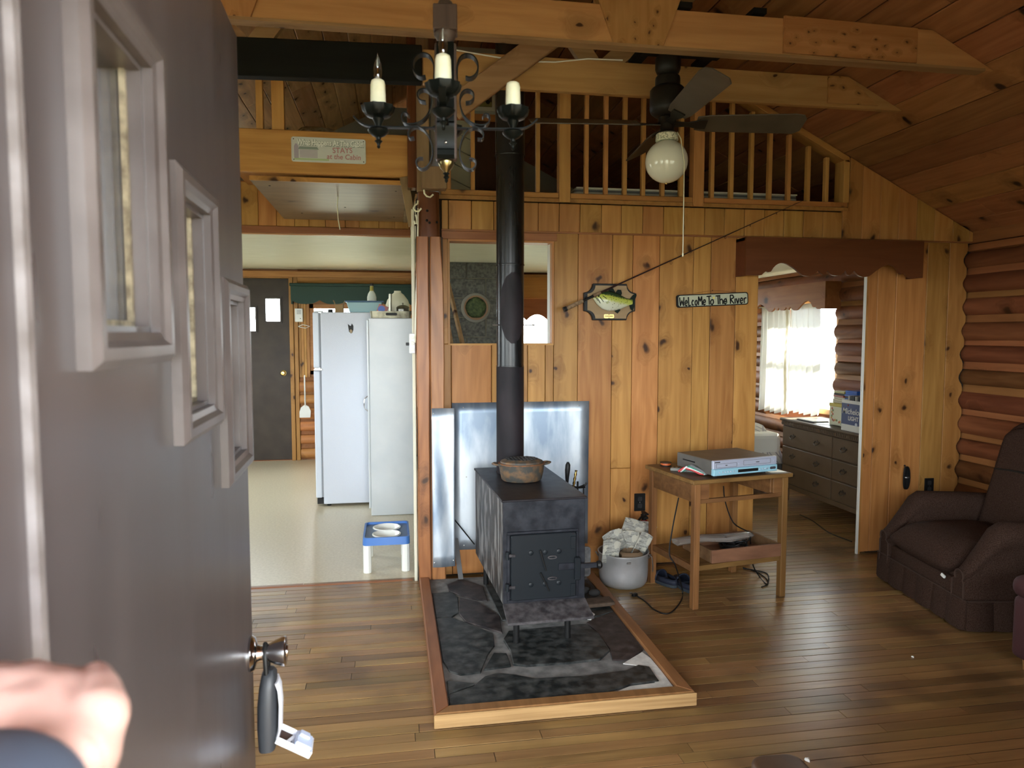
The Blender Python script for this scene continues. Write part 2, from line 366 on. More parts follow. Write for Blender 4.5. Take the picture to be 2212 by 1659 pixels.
kf = struct(MB().box(XL, 2.24, W-0.012, YB, -0.12, -0.001).build('floor_kitchen', M['lino']), 'beige speckled linoleum kitchen floor')
MB().box(XL, 0.10, W-0.030, W-0.006, -0.01, 0.0025).build('threshold_strip', M['trimb'], kf)

# ---- right log wall (logs with sawn chink strips), bedroom window in it
WY0, WY1, WZ0, WZ1 = 5.72, 6.80, 0.80, 1.76
m = MB(); m.box(XR+0.06, XR+0.22, 0.30, WY0, -0.1, 2.35); m.box(XR+0.06, XR+0.22, WY1, YB+0.2, -0.1, 2.35)
m.box(XR+0.06, XR+0.22, WY0, WY1, -0.1, WZ0); m.box(XR+0.06, XR+0.22, WY0, WY1, WZ1, 2.35)
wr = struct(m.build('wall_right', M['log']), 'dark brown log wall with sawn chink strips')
def log_mesh(axis, a0, a1, cx, cz, r, flip=1, seed=0):
    """bowed half-round log; axis 'y' or 'x'; cx is the distance of the axis line"""
    rnd = random.Random(seed); n = max(2, int((a1-a0)/0.35)); rings = []
    ph = rnd.uniform(0, 6); K = 9
    for i in range(n+1):
        t = a0 + (a1-a0)*i/n
        rr = r*(1 + 0.05*math.sin(t*1.3+ph) + rnd.uniform(-0.025, 0.025)); dz = 0.006*math.sin(t*0.9+ph*2)
        ring = []
        for k in range(K):
            a = -PI/2*1.06 + PI*1.06*k/(K-1)
            u, w_ = math.cos(a)*rr, math.sin(a)*rr
            p = (cx - flip*u, t, cz+dz+w_) if axis == 'y' else (t, cx - flip*u, cz+dz+w_)
            ring.append(p)
        back = cx + 0.03*flip
        ring.append((back, t, cz+dz+rr*0.9) if axis == 'y' else (t, back, cz+dz+rr*0.9))
        ring.append((back, t, cz+dz-rr*0.9) if axis == 'y' else (t, back, cz+dz-rr*0.9))
        rings.append(ring)
    return MB().loft(rings)
PIT = 0.157
def log_wall(axis, a0, a1, face, z0, z1, parent, mlog, mstrip, holes, r=0.066, skip=()):
    k = 0; z = z0
    while z < z1-0.02:
        for (b0, b1) in cut(a0, a1, z-0.05, z+0.05, holes):
            log_mesh(axis, b0, b1, face+0.055, z, r+random.uniform(-0.006, 0.006), 1, k*7+int(b0*10)).build('log', mlog, parent, smooth=True)
        zs = z+PIT/2
        if zs < z1:
            for (b0, b1) in cut(a0, a1, zs-0.02, zs+0.02, holes):
                h = 0.026+random.uniform(-0.004, 0.004); tl = random.uniform(-0.006, 0.006); m = MB(); f0 = face+0.012
                if axis == 'y': m.obox((f0+0.03, (b0+b1)/2, zs), (0.05, b1-b0, 2*h), (0, 0.25, 0))
                else: m.obox(((b0+b1)/2, f0+0.03, zs), (b1-b0, 0.05, 2*h), (-0.25, 0, 0))
                m.build('chink_strip', mstrip, parent, bevel=0.003)
        z += PIT; k += 1
def cut(a0, a1, za, zb, holes):
    segs = [(a0, a1)]
    for (h0, h1, hz0, hz1) in holes:
        if zb > hz0 and za < hz1:
            ns = []
            for (s0, s1) in segs:
                if h1 <= s0 or h0 >= s1: ns.append((s0, s1)); continue
                if h0 > s0: ns.append((s0, h0))
                if h1 < s1: ns.append((h1, s1))
            segs = ns
    return [s for s in segs if s[1]-s[0] > 0.02]
log_wall('y', 0.34, YB, XR-0.035, 0.08, 2.12, wr, M['log'], M['strip'], [(WY0-0.05, WY1+0.05, WZ0-0.06, WZ1+0.05)])
# top plate plank of the log wall
MB().box(XR-0.02, XR+0.08, 0.34, YB, 2.075, 2.20).build('plate_board', M['strip'], wr, bevel=0.004)
# bedroom window
wn = struct(MB().box(XR+0.0, XR+0.10, WY0-0.05, WY0, WZ0-0.05, WZ1+0.05).box(XR+0.0, XR+0.10, WY1, WY1+0.05, WZ0-0.05, WZ1+0.05)
     .box(XR+0.0, XR+0.10, WY0, WY1, WZ1, WZ1+0.05).build('window_1', M['pine_y'], bevel=0.003), 'bedroom window in the log wall')
MB().box(XR-0.02, XR+0.12, WY0-0.06, WY1+0.06, WZ0-0.05, WZ0).build('window_sill', M['pine_y'], wn, bevel=0.004)
MB().box(XR+0.05, XR+0.08, WY0, WY0+0.045, WZ0, WZ1).box(XR+0.05, XR+0.08, WY1-0.045, WY1, WZ0, WZ1).box(XR+0.05, XR+0.08, WY0, WY1, WZ0, WZ0+0.045).box(XR+0.05, XR+0.08, WY0, WY1, WZ1-0.045, WZ1).box(XR+0.05, XR+0.08, WY0, WY1, (WZ0+WZ1)/2-0.02, (WZ0+WZ1)/2+0.02).build('sash', M['trimw'], wn)
MB().box(XR+0.062, XR+0.066, WY0+0.04, WY1-0.04, WZ0+0.04, WZ1-0.04).build('pane', M['glass'], wn)
portal((XR+0.15, (WY0+WY1)/2, (WZ0+WZ1)/2), (-1, 0, 0), WY1-WY0, WZ1-WZ0)

# ---- roof: sloping board ceilings
def slope(sign, name, mats, label):
    xe = XR+0.25 if sign > 0 else XL-0.15
    # deck above the boards
    a, b = (RX, zr(RX+1e-6)), (xe, zr(xe))
    m = MB().prism([(a[0], a[1]+0.03), (b[0], b[1]+0.03), (b[0], b[1]+0.12), (a[0], a[1]+0.13)], 'y', 0.20, YB+0.3)
    dk = struct(m.build(name, M['subfloor']), label)
    Ls = math.hypot(xe-RX, zr(xe)-zr(RX)); ux, uz = (xe-RX)/Ls, (zr(xe)-zr(RX+1e-6))/Ls
    nx, nz = (-uz, ux) if sign > 0 else (uz, -ux)       # downward-facing side is minus this
    if nz < 0: nx, nz = -nx, -nz
    s = 0.01; wdt = 0.186
    while s < Ls-0.02:
        s1 = min(s+wdt-0.005, Ls); y0 = 0.25
        while y0 < YB:
            y1 = min(y0+random.uniform(1.4, 3.3), YB+0.1)
            if YB+0.1-y1 < 0.6: y1 = YB+0.1
            d = random.uniform(-0.002, 0.002); q = lambda ss, h: (RX+ux*ss+nx*h, zr(RX+1e-6)+uz*ss+nz*h)
            MB().prism([q(s, d), q(s1, d), q(s1, 0.028), q(s, 0.028)], 'y', y0+0.0015, y1-0.0015).build('ceiling_board', mats[1] if (sign < 0) else mats[0], dk, bevel=0.0035)
            y0 = y1
        s += wdt
    return dk
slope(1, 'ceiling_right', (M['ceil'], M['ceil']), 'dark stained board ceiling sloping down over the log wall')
slope(-1, 'ceiling_left', (M['ceil_l'], M['ceil_l']), 'knotty board ceiling with loft light put into its tone, sloping down beyond the chandelier')

# ---- front wall (doorway the camera looks through, two windows)
DX0, DX1 = -0.255, 0.68
def wall_cells(xs, holes, z0, z1, y0, y1):
    m = MB()
    zs = sorted({z0, z1, *[h[2] for h in holes], *[h[3] for h in holes]}); xs = sorted({*xs, *[h[0] for h in holes], *[h[1] for h in holes]})
    for i in range(len(xs)-1):
        for j in range(len(zs)-1):
            cx_, cz_ = (xs[i]+xs[i+1])/2, (zs[j]+zs[j+1])/2
            if any(h[0] < cx_ < h[1] and h[2] < cz_ < h[3] for h in holes): continue
            m.box(xs[i], xs[i+1], y0, y1, zs[j], zs[j+1])
    return m
FW = [(1.15, 2.35, 0.95, 1.95), (-3.0, -0.9, 0.75, 2.0)]
m = wall_cells([XL-0.1, XR+0.2], [(DX0-0.04, DX1+0.04, -0.05, 2.07)] + FW, -0.1, 2.05 if False else 2.12, YF-0.14, YF)
m.prism([(XL-0.1, 2.12), (XR+0.2, 2.12), (RX, 3.97)], 'y', YF-0.14, YF)
wf = struct(m.build('wall_front', M['pine_z']), 'front wall around the entrance')
for h in FW:
    w_ = struct(MB().box(h[0], h[0]+0.05, YF-0.10, YF-0.04, h[2], h[3]).box(h[1]-0.05, h[1], YF-0.10, YF-0.04, h[2], h[3]).box(h[0], h[1], YF-0.10, YF-0.04, h[2], h[2]+0.05)
        .box(h[0], h[1], YF-0.10, YF-0.04, h[3]-0.05, h[3]).box((h[0]+h[1])/2-0.02, (h[0]+h[1])/2+0.02, YF-0.10, YF-0.04, h[2], h[3]).build('window_2' if h[0] > 0 else 'window_3', M['trimw']), 'front window')
    MB().box(h[0]+0.04, h[1]-0.04, YF-0.072, YF-0.068, h[2]+0.04, h[3]-0.04).build('pane', M['glass'], w_)
    portal(((h[0]+h[1])/2, YF-0.16, (h[2]+h[3])/2), (0, 1, 0), h[1]-h[0], h[3]-h[2])
portal(((DX0+DX1)/2, YF-0.18, 1.02), (0, 1, 0), DX1-DX0, 2.05)
M['doorpaint'] = plain('brown_gray_door_paint', (0.060,0.051,0.052), 0.30, c2=(0.074,0.063,0.064), scale=3.0, stretch=(1,4,0.6), bump=0.03, var=0.08)
# jamb of the entrance
jm = MB().box(DX0-0.04, DX0+0.004, YF-0.16, YF-0.004, -0.02, 2.05).box(DX0-0.04, DX1+0.04, YF-0.16, YF-0.0, 2.05, 2.09).box(DX1, DX1+0.04, YF-0.16, YF, -0.02, 2.05)
pf = struct(MB().box(-3.6, 4.0, -1.9, YF-0.12, 2.42, 2.52).build('roof_added_porch', M['ceil']), 'added porch roof shading the entrance from the sky')  # unseen roof added to cut the sky light reaching the door
for x_ in (-3.5, -1.4, 1.9, 3.9): MB().box(x_-0.05, x_+0.05, -1.85, -1.75, -0.3, 2.42).build('porch_post', M['grayboard'], pf)
struct(MB().box(-3.6, 4.0, -1.9, 0.30, -0.10, -0.02).build('floor_porch', M['grayboard']), 'porch deck outside the entrance')
jo = struct(jm.build('trim_1', M['doorpaint'], bevel=0.003), 'painted jamb of the entrance doorway')
MB().box(DX0-0.03, DX1+0.04, YF-0.16, YF-0.02, -0.02, 0.012).build('threshold', M['trimb'], jo)

# ---- left wall
LW = [(1.4, 3.2, 0.9, 1.95), (5.6, 7.4, 1.0, 1.95)]
m = MB(); ys = [0.3, 1.4, 3.2, 5.6, 7.4, YB+0.2]
for i in range(5):
    if i in (1, 3): m.box(XL-0.16, XL, ys[i], ys[i+1], -0.1, 0.95); m.box(XL-0.16, XL, ys[i], ys[i+1], 1.95, 2.3)
    else: m.box(XL-0.16, XL, ys[i], ys[i+1], -0.1, 2.3)
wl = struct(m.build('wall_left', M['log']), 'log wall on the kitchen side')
for k in (1, 3):  # unseen windows put into the side wall to bring in daylight
    w_ = struct(MB().box(XL-0.10, XL-0.04, ys[k], ys[k]+0.05, 0.95, 1.95).box(XL-0.10, XL-0.04, ys[k+1]-0.05, ys[k+1], 0.95, 1.95).box(XL-0.10, XL-0.04, ys[k], ys[k+1], 0.95, 1.0)
        .box(XL-0.10, XL-0.04, ys[k], ys[k+1], 1.9, 1.95).build('window_4' if k == 1 else 'window_5', M['trimw']), 'unseen side window added for daylight')
    MB().box(XL-0.072, XL-0.068, ys[k]+0.04, ys[k+1]-0.04, 0.99, 1.91).build('pane', M['glass'], w_)
    portal((XL-0.18, (ys[k]+ys[k+1])/2, 1.45), (1, 0, 0), ys[k+1]-ys[k], 1.0)

# ---- kitchen back wall: logs, door, window
KD0, KD1, KDZ = -2.03, -1.17, 2.11
KW = (-0.95, -0.15, 1.0, 1.82); KW2 = (1.30, 2.10, 0.95, 1.80); BW = (2.55, 3.55, 0.85, 1.95)  # BW is an unseen window added to brighten the bedroom
holes = [(KD0, KD1, -0.2, KDZ), KW, KW2, BW]
m = wall_cells([XL-0.1, XR+0.2], holes, -0.1, 2.3, YB, YB+0.14)
m.prism([(-1.05, 2.3), (XR+0.2, 2.3), (RX, 4.0), (-1.05, 3.3)], 'y', YB, YB+0.14); m.prism([(-1.05, 2.88), (-1.05, 3.3), (-1.95, 2.88)], 'y', YB, YB+0.14)
portal((-1.48, YB+0.2, 2.6), (0, -1, 0), 0.85, 0.6)
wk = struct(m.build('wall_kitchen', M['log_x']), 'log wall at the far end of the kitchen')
log_wall('x', XL, 2.2, YB-0.055, 0.08, 2.24, wk, M['log_x'], M['strip'], [(KD0-0.10, KD1+0.10, -0.2, KDZ+0.08), (KW[0]-0.22, KW[1]+0.05, KW[2]-0.02, KW[3]+0.06), (KW2[0]-0.05, KW2[1]+0.05, KW2[2]-0.05, KW2[3]+0.05)])
MB().box(XL, 2.2, YB-0.09, YB-0.03, 2.12, 2.19).build('ceiling_trim', M['pine_x'], wk, bevel=0.004)
# vertical boards between door and window
for i, (a, b) in enumerate(((-1.07, -1.045), (-1.043, -1.015), (-1.013, -0.985), (-0.983, -0.95))):
    MB().box(a*1.0, b, YB-0.03, YB+0.0, KW[2]-0.03, KW[3]+0.05).build('side_board', M['pine_z'], wk, bevel=0.002)
M['kdoor'] = plain('dark_kitchen_door_paint', (0.042,0.031,0.023), 0.42, c2=(0.060,0.046,0.035), scale=5, var=0.08, spec=0.22)
kdz0 = 0.0; struct(MB().box(KD0-0.04, KD1+0.04, YB-0.02, YB+0.14, -0.02, 0.004).build('trim_3', M['trimb']), 'kitchen door sill')
lites = []
for (a, b) in (((535, 664), (552, 715)), ((573, 645), (605, 694))):
    p, q = onY(a[0], a[1], YB), onY(b[0], b[1], YB); lites.append((p.x, q.x, q.z, p.z))
lites[0] = (lites[0][1]-(lites[1][1]-lites[1][0]), lites[0][1], lites[0][2], lites[0][3])
l3 = (lites[0][0]*2-lites[1][0]+0.0, lites[0][0]*2-lites[1][0]+0.16, 2*lites[0][2]-lites[1][2], 2*lites[0][3]-lites[1][3])
lites.append(l3)
dk = struct(wall_cells([KD0, KD1], lites, kdz0, KDZ, YB+0.02, YB+0.06).build('door_2', M['kdoor']), 'dark brown kitchen back door with small lites')
for l in lites:
    MB().box(l[0]-0.02, l[1]+0.02, YB+0.005, YB+0.022, l[2]-0.02, l[2]).box(l[0]-0.02, l[1]+0.02, YB+0.005, YB+0.022, l[3], l[3]+0.02).box(l[0]-0.02, l[0], YB+0.005, YB+0.022, l[2], l[3]).box(l[1], l[1]+0.02, YB+0.005, YB+0.022, l[2], l[3]).build('lite_frame', M['kdoor'], dk)
    MB().box(l[0], l[1], YB+0.038, YB+0.042, l[2], l[3]).build('pane', M['glass'], dk)
M['brass'] = plain('brass', (0.55,0.40,0.14), 0.25, metal=1.0)
kp = onY(612, 806, YB)
MB().lathe([(0.034,0),(0.034,0.006),(0.014,0.012),(0.012,0.035),(0.027,0.045),(0.029,0.06),(0.02,0.07),(0.001,0.071)], (kp.x, YB+0.02, kp.z), 20, Euler((PI/2, 0, 0)).to_matrix()).build('door_knob', M['brass'], dk, smooth=True)
MB().box(KD1, KD1+0.045, YB-0.06, YB+0.05, 0, KDZ+0.05).box(KD1+0.05, KD1+0.095, YB-0.05, YB+0.05, 0, KDZ+0.05).box(KD0-0.045, KD0, YB-0.06, YB+0.05, 0, KDZ+0.05).box(KD0, KD1, YB-0.06, YB+0.05, KDZ, KDZ+0.05).build('door_casing', M['pine_z'], dk, bevel=0.003)
for i, kw in enumerate((KW, KW2, BW)):
    w_ = struct(MB().box(kw[0], kw[0]+0.05, YB-0.02, YB+0.06, kw[2], kw[3]).box(kw[1]-0.05, kw[1], YB-0.02, YB+0.06, kw[2], kw[3]).box(kw[0], kw[1], YB-0.02, YB+0.06, kw[2], kw[2]+0.05)
        .box(kw[0], kw[1], YB-0.02, YB+0.06, kw[3]-0.05, kw[3]).build('window_%d' % (6+i), M['pine_x'], bevel=0.003), ('kitchen window beside the back door', 'kitchen window seen through the pass-through', 'unseen bedroom window added in the back wall for light')[i])
    MB().box(kw[0]+0.05, kw[1]-0.05, YB+0.04, YB+0.044, kw[2]+0.05, kw[3]-0.05).build('pane', M['glass'], w_)
    portal(((kw[0]+kw[1])/2, YB+0.18, (kw[2]+kw[3])/2), (0, -1, 0), kw[1]-kw[0], kw[3]-kw[2])

# ---- kitchen / bedroom dividing wall, kitchen ceiling, soffit over the opening
struct(MB().box(2.20, 2.28, W+0.08, YB, 0, 2.26).build('wall_bedroom', M['wallcream']), 'dividing wall between kitchen and bedroom')
ck = struct(MB().box(XL, 2.2, 5.42, YB, 2.215, 2.26).build('ceiling_kitchen', M['plaster']), 'white painted kitchen ceiling')
struct(MB().box(0.14, 2.2, W+0.09, 5.42, 2.215, 2.26).build('ceiling_passage', M['plaster']), 'white painted ceiling behind the partition')
struct(MB().box(2.2, XR+0.05, W+0.09, YB, 2.06, 2.26).build('ceiling_bedroom', M['wallcream']), 'pale bedroom ceiling')
# loft floors
struct(MB().box(0.14, XR+0.1, W+0.0, 7.80, 2.262, 2.285).box(-1.7, 0.14, 5.45, 7.80, 2.262, 2.285).build('floor_loft', M['pine_y']), 'loft floor boards')
struct(MB().box(-1.0, 0.13, W+0.06, 5.45, 2.53, 2.56).build('floor_landing', M['pine_y']), 'raised loft floor above the kitchen opening')
# loft back gable
LWn = (-1.9, -1.05, 2.42, 2.88)  # unseen opening added to let daylight into the loft
m = wall_cells([-3.15, 3.55], [LWn], 2.285, 2.90, 7.75, 7.80)
m.prism([(-1.92, 2.90), (2.32, 2.90), (RX+0.24, zr(RX)-0.12), (RX-0.24, zr(RX)-0.12)], 'y', 7.75, 7.80)
wg = struct(m.build('wall_loft', M['graywall']), 'gray gable wall at the back of the loft')

# ---- header planks over kitchen, at the back of the soffit
hd = struct(MB().box(XL, 0.14, 5.405, 5.45, 2.19, 2.56).build('wall_header', M['pine_x']), 'plank header over the kitchen')
xq = -3.4; 
while xq < 0.13:
    x1 = min(xq+random.choice((0.10, 0.125, 0.14, 0.115)), 0.135)
    MB().box(xq+0.001, x1-0.001, 5.385, 5.41, 2.245, 2.55).build('plank', M['band'], hd, bevel=0.003); xq = x1
MB().box(XL, 0.14, 5.375, 5.41, 2.195, 2.243).build('trim_board', M['trimb'], hd, bevel=0.003)

# ---- pine partition with planks
m = MB()
for (x0, x1, z0, z1) in ((0.145, 0.325, 0, 2.26), (0.325, 0.968, 0, 1.414), (0.325, 0.968, 2.03, 2.26), (0.968, 2.295, 0, 2.26), (2.295, 3.07, 1.99, 2.26), (3.135, XR+0.05, 0, 2.26)):
    m.box(x0, x1, W+0.02, W+0.09, z0, z1)
m.prism([(2.905, 2.26), (XR+0.05, 2.26), (XR+0.05, zr(XR+0.05)), (2.905, zr(2.905))], 'y', W+0.02, W+0.09)
wb_ = struct(m.build('wall_back', M['subfloor']), 'knotty pine plank partition')
def wplank(x0, x1, z0, z1, y0=W, y1=W+0.02, name='plank', mat='pine_z'):
    MB().box(x0+0.0014, x1-0.0014, y0+random.uniform(-0.0012, 0.0012), y1, z0, z1).build(name, M[mat], wb_, bevel=0.0028)
def X(px, y=600): return onY(px, y, W).x
# full-height planks between the pass-through and the doorway
es = [0.968] + [X(p) for p in (1249, 1323, 1367, 1425, 1498, 1536, 1590)] + [2.298]
for i in range(len(es)-1):
    zt = 2.082
    if i == 2:   # one plank is pieced
        wplank(es[i], es[i+1], 0.012, 0.63); wplank(es[i], es[i+1], 0.632, zt)
    else: wplank(es[i], es[i+1], 0.012, zt)
# below the pass-through
es = [0.29, X(975, 800), X(1062, 800), X(1080, 800), X(1140, 800), X(1178, 800), 0.968]
for i in range(len(es)-1): wplank(es[i], es[i+1], 0.012, 1.412)
wplank(0.29, 0.327, 1.413, 2.03)
# right of the doorway
es = [3.062, X(1897), X(1937), X(2003), X(2050)]
for i in range(len(es)-1): wplank(es[i], es[i+1], 0.012, 2.082)
# last plank scribed to the logs
poly = [(es[-1]+0.001, 0.012)]
z = 0.012
edge = []
while z < 2.082:
    ph = ((z-0.08)/PIT) % 1.0
    bul = math.cos(2*PI*ph)
    edge.append((XR-0.045 - 0.018*max(bul, -0.6) + 0.004*math.sin(z*9), z)); z += 0.02
poly += edge + [(XR-0.02, 2.082), (es[-1]+0.001, 2.082)]
MB().prism(poly, 'y', W, W+0.02).build('scribed_plank', M['pine_z'], wb_, bevel=0.002)
# band of short planks
es = [0.29] + [X(p, 470) for p in (968, 1018, 1066, 1116, 1162, 1207, 1252, 1298, 1341, 1387, 1432, 1476, 1520, 1563, 1606, 1649, 1691, 1733, 1775, 1817)]
for i in range(len(es)-1): wplank(es[i], es[i+1], 2.086, 2.252, W-0.016, W+0.006, 'band_plank', 'band')
es = [es[-1]] + [X(p, 480) for p in (1859, 1898, 1938, 1977, 2016, 2056, 2092, 2118)]
for i in range(len(es)-1):
    a, b = es[i]+0.0008, es[i+1]-0.0008
    za, zb = (zr(a)-0.004, zr(b)-0.004)
    if a < 2.90:
        poly = [(a, 2.086), (b, 2.086), (b, zb), (2.912, zr(2.912)-0.004), (2.912, 2.262), (a, 2.262)]
    else: poly = [(a, 2.086), (b, 2.086), (b, zb), (a, za)]
    if zb > 2.09: MB().prism(poly, 'y', W-0.016, W+0.006).build('band_plank', M['band'], wb_, bevel=0.002)
MB().box(0.29, 3.86, W-0.012, W+0.004, 2.076, 2.086).build('band_drip_strip', M['trimb'], wb_)
# pass-through lining
MB().box(0.29, 0.985, W-0.006, W+0.016, 2.03, 2.076).build('lintel_board', M['trimb'], wb_, bevel=0.002)
MB().box(0.327, 0.968, W-0.002, W+0.10, 2.018, 2.031).build('lintel_lining', M['pine_x'], wb_)
MB().box(0.955, 0.968, W-0.002, W+0.05, 1.414, 2.018).build('jamb_lining', M['pine_z'], wb_)
MB().box(0.953, 0.968, W+0.05, W+0.12, 1.414, 2.018).build('jamb_white_edge', M['trimw'], wb_)
MB().box(0.325, 0.338, W-0.001, W+0.10, 1.414, 2.018).build('jamb_lining', M['pine_z'], wb_)
MB().box(0.325, 0.968, W+0.0, W+0.10, 1.404, 1.415).build('pass_through_sill', M['pine_x'], wb_)
# doorway lining and the white casing edge
MB().box(2.288, 2.300, W+0.001, W+0.11, 0, 2.0).build('door_lining', M['pine_z'], wb_)
MB().box(3.058, 3.075, W-0.004, W+0.018, 0, 2.04).build('corner_board', M['pine_z'], wb_)
MB().box(3.050, 3.061, W-0.005, W+0.010, 0.0, 2.0).build('white_casing', M['trimw'], wb_)
for (x, z) in ((0.955+0.007, 1.99),): pass

# ---- loft: closet with pale diagonal boards and a brown door behind the railing
cl = struct(MB().box(0.34, 0.86, 5.24, 6.2, 2.285, 3.52).build('wall_closet', M['graywall']), 'loft closet behind the stove pipe')
m = MB()
M['paleboard'] = plain('pale_green_boards', (0.42,0.42,0.29), 0.6)
for i in range(9):
    z0 = 2.30 + i*0.115
    MB().prism([(0.345, z0+0.10), (0.60, z0-0.02), (0.60, z0+0.088), (0.345, z0+0.208)], 'y', 5.222, 5.24).build('diagonal_board', M['paleboard'], cl, bevel=0.003)
M['loftdoor'] = wood('loft_closet_door', (0.10,0.04,0.016), (0.06,0.022,0.009), 'z', 0.5)
MB().box(0.605, 0.86, 5.215, 5.24, 2.29, 3.00).build('closet_door', M['loftdoor'], cl, bevel=0.003)
MB().box(0.34, 0.87, 5.21, 5.24, 3.0, 3.05).build('closet_ledge', M['pine_x'], cl, bevel=0.003)

# ================================================================== ENTRANCE DOOR (open, at the left)
hin = Vector((-0.249, 0.540, 0)); free = Vector((-0.281, 1.440, 0)); ddir = (free-hin).normalized(); DW = (free-hin).length
drz = math.atan2(ddir.y, ddir.x)
# local frame: x along the door from hinge to free edge, y = thickness away from the viewer (to the left), z up
d1 = thing('entrance_door', 'brown painted entrance door standing open with three stepped window lites', 'door', (hin.x, hin.y, 0), drz)
def dl(p):   # world -> door local
    q = Vector(p)-hin; return Vector((q.dot(ddir), q.dot(Vector((-ddir.y, ddir.x, 0))), q.z))
LT = [(0.085, 0.325, 1.440, 1.785), (0.370, 0.600, 1.335, 1.675), (0.645, 0.868, 1.225, 1.560)]
fw = 0.032
inn = [(a+fw, b-fw, c+fw, d-fw) for (a, b, c, d) in LT]
m = MB(); xs = sorted({0.0, DW, *[v for l in inn for v in l[:2]]}); zs = sorted({0.012, 2.025, *[v for l in inn for v in l[2:]]})
for i in range(len(xs)-1):
    for j in range(len(zs)-1):
        cx_, cz_ = (xs[i]+xs[i+1])/2, (zs[j]+zs[j+1])/2
        if any(h[0] < cx_ < h[1] and h[2] < cz_ < h[3] for h in inn): continue
        m.box(xs[i], xs[i+1], 0.0, 0.044, zs[j], zs[j+1])
m.build('door_slab', M['doorpaint'], d1)
M['doorlite'] = plain('scuffed_lite_frame_paint', (0.075,0.062,0.059), 0.3, c2=(0.12,0.105,0.102), scale=9, lo=0.45, hi=0.75)
M['putty'] = plain('old_putty', (0.28,0.24,0.16), 0.8, c2=(0.10,0.08,0.05), scale=60)
for (a, b, c, d) in LT:
    f = MB()
    # mitred picture-frame moulding: stepped section swept round the opening
    prof = [(0.0, 0.0), (0.0, -0.012), (0.008, -0.018), (0.018, -0.018), (0.024, -0.012), (fw, -0.010), (fw, 0.0)]
    rings = []
    for (px_, pz_, sx, sz) in ((a, c, 1, 1), (b, c, -1, 1), (b, d, -1, -1), (a, d, 1, -1)):
        rings.append([Vector((px_+sx*o_, h_, pz_+sz*o_)) for (o_, h_) in prof])
    n = len(prof); base = []
    vsx = [p for r in rings for p in r]; fs = []
    for k in range(4):
        k2 = (k+1) % 4
        for i in range(n-1): fs.append((k*n+i, k2*n+i, k2*n+i+1, k*n+i+1))
    f.add(vsx, fs)
    fo = f.build('lite_frame', M['doorlite'], d1)
    # reveal inside the opening
    r_ = MB(); t = 0.006
    A, B, Cc, D = a+fw, b-fw, c+fw, d-fw
    r_.box(A, A+t, 0.0, 0.044, Cc, D).box(B-t, B, 0.0, 0.044, Cc, D).box(A, B, 0.0, 0.044, Cc, Cc+t).box(A, B, 0.0, 0.044, D-t, D).build('reveal', M['doorlite'], fo)
    r_ = MB(); r_.box(A+t, A+0.012, 0.014, 0.020, Cc, D).box(B-0.012, B-t, 0.014, 0.020, Cc, D).box(A, B, 0.014, 0.020, Cc+t, Cc+0.012).build('putty', M['putty'], fo)
    MB().box(A, B, 0.021, 0.025, Cc, D).build('pane', M['glass'], fo)
# hinge-side bright edge strip and hinges
M['hingeedge'] = plain('worn_pale_edge', (0.22,0.205,0.21), 0.5, c2=(0.12,0.105,0.10), scale=20)
MB().box(-0.006, 0.004, -0.004, 0.044, 0.012, 2.025).build('edge_strip', M['hingeedge'], d1)
M['chrome'] = plain('satin_chrome', (0.62,0.62,0.64), 0.16, metal=1.0, var=0.04)
for z in (0.25, 1.02, 1.80): MB().tube([(-0.008, -0.006, z-0.045), (-0.008, -0.006, z+0.045)], 0.006, 8).build('hinge', M['doorpaint'], d1)
kl = dl((0, 0, 0)); kx, kz = 0.868, 0.852
Rk = Euler((PI/2, 0, 0)).to_matrix()   # local +z of the lathe -> -y (towards the viewer side)
kn = MB().lathe([(0.001,-0.001),(0.033,-0.001),(0.034,0.004),(0.030,0.010),(0.016,0.014),(0.0135,0.020),(0.0135,0.028),(0.016,0.034),(0.0225,0.046),(0.0285,0.062),(0.0290,0.066),(0.026,0.068),(0.012,0.0685),(0.011,0.071),(0.001,0.0715)], (kx, 0, kz), 28, Rk).build('door_knob', M['chrome'], d1, smooth=True)
MB().lathe([(0.001,-0.03),(0.033,-0.03),(0.034,-0.026),(0.014,-0.014),(0.013,0.0)], (kx, 0.058-0.0, kz), 20, Rk).build('back_knob', M['chrome'], d1, smooth=True)
MB().box(DW-0.001, DW+0.002, 0.008, 0.036, kz-0.03, kz+0.03).build('latch_plate', M['chrome'], d1)

# key lock box hanging from the knob
kw_ = d1.matrix_world
Rz = Matrix.Rotation(drz, 3, 'Z')
kpos = hin + Rz @ Vector((kx, -0.030, kz))
lb = thing('key_lock_box', 'charcoal realtor lock box hanging open from the entrance door knob', 'lock box', (kpos.x, kpos.y, kpos.z-0.20), drz)
M['lbgray'] = plain('charcoal_rubber', (0.030,0.034,0.040), 0.5, var=0.1, scale=12)
M['lbblue'] = plain('pale_blue_plastic', (0.62,0.72,0.92), 0.4)
M['lbwhite'] = plain('white_lock_plastic', (0.80,0.83,0.90), 0.4)
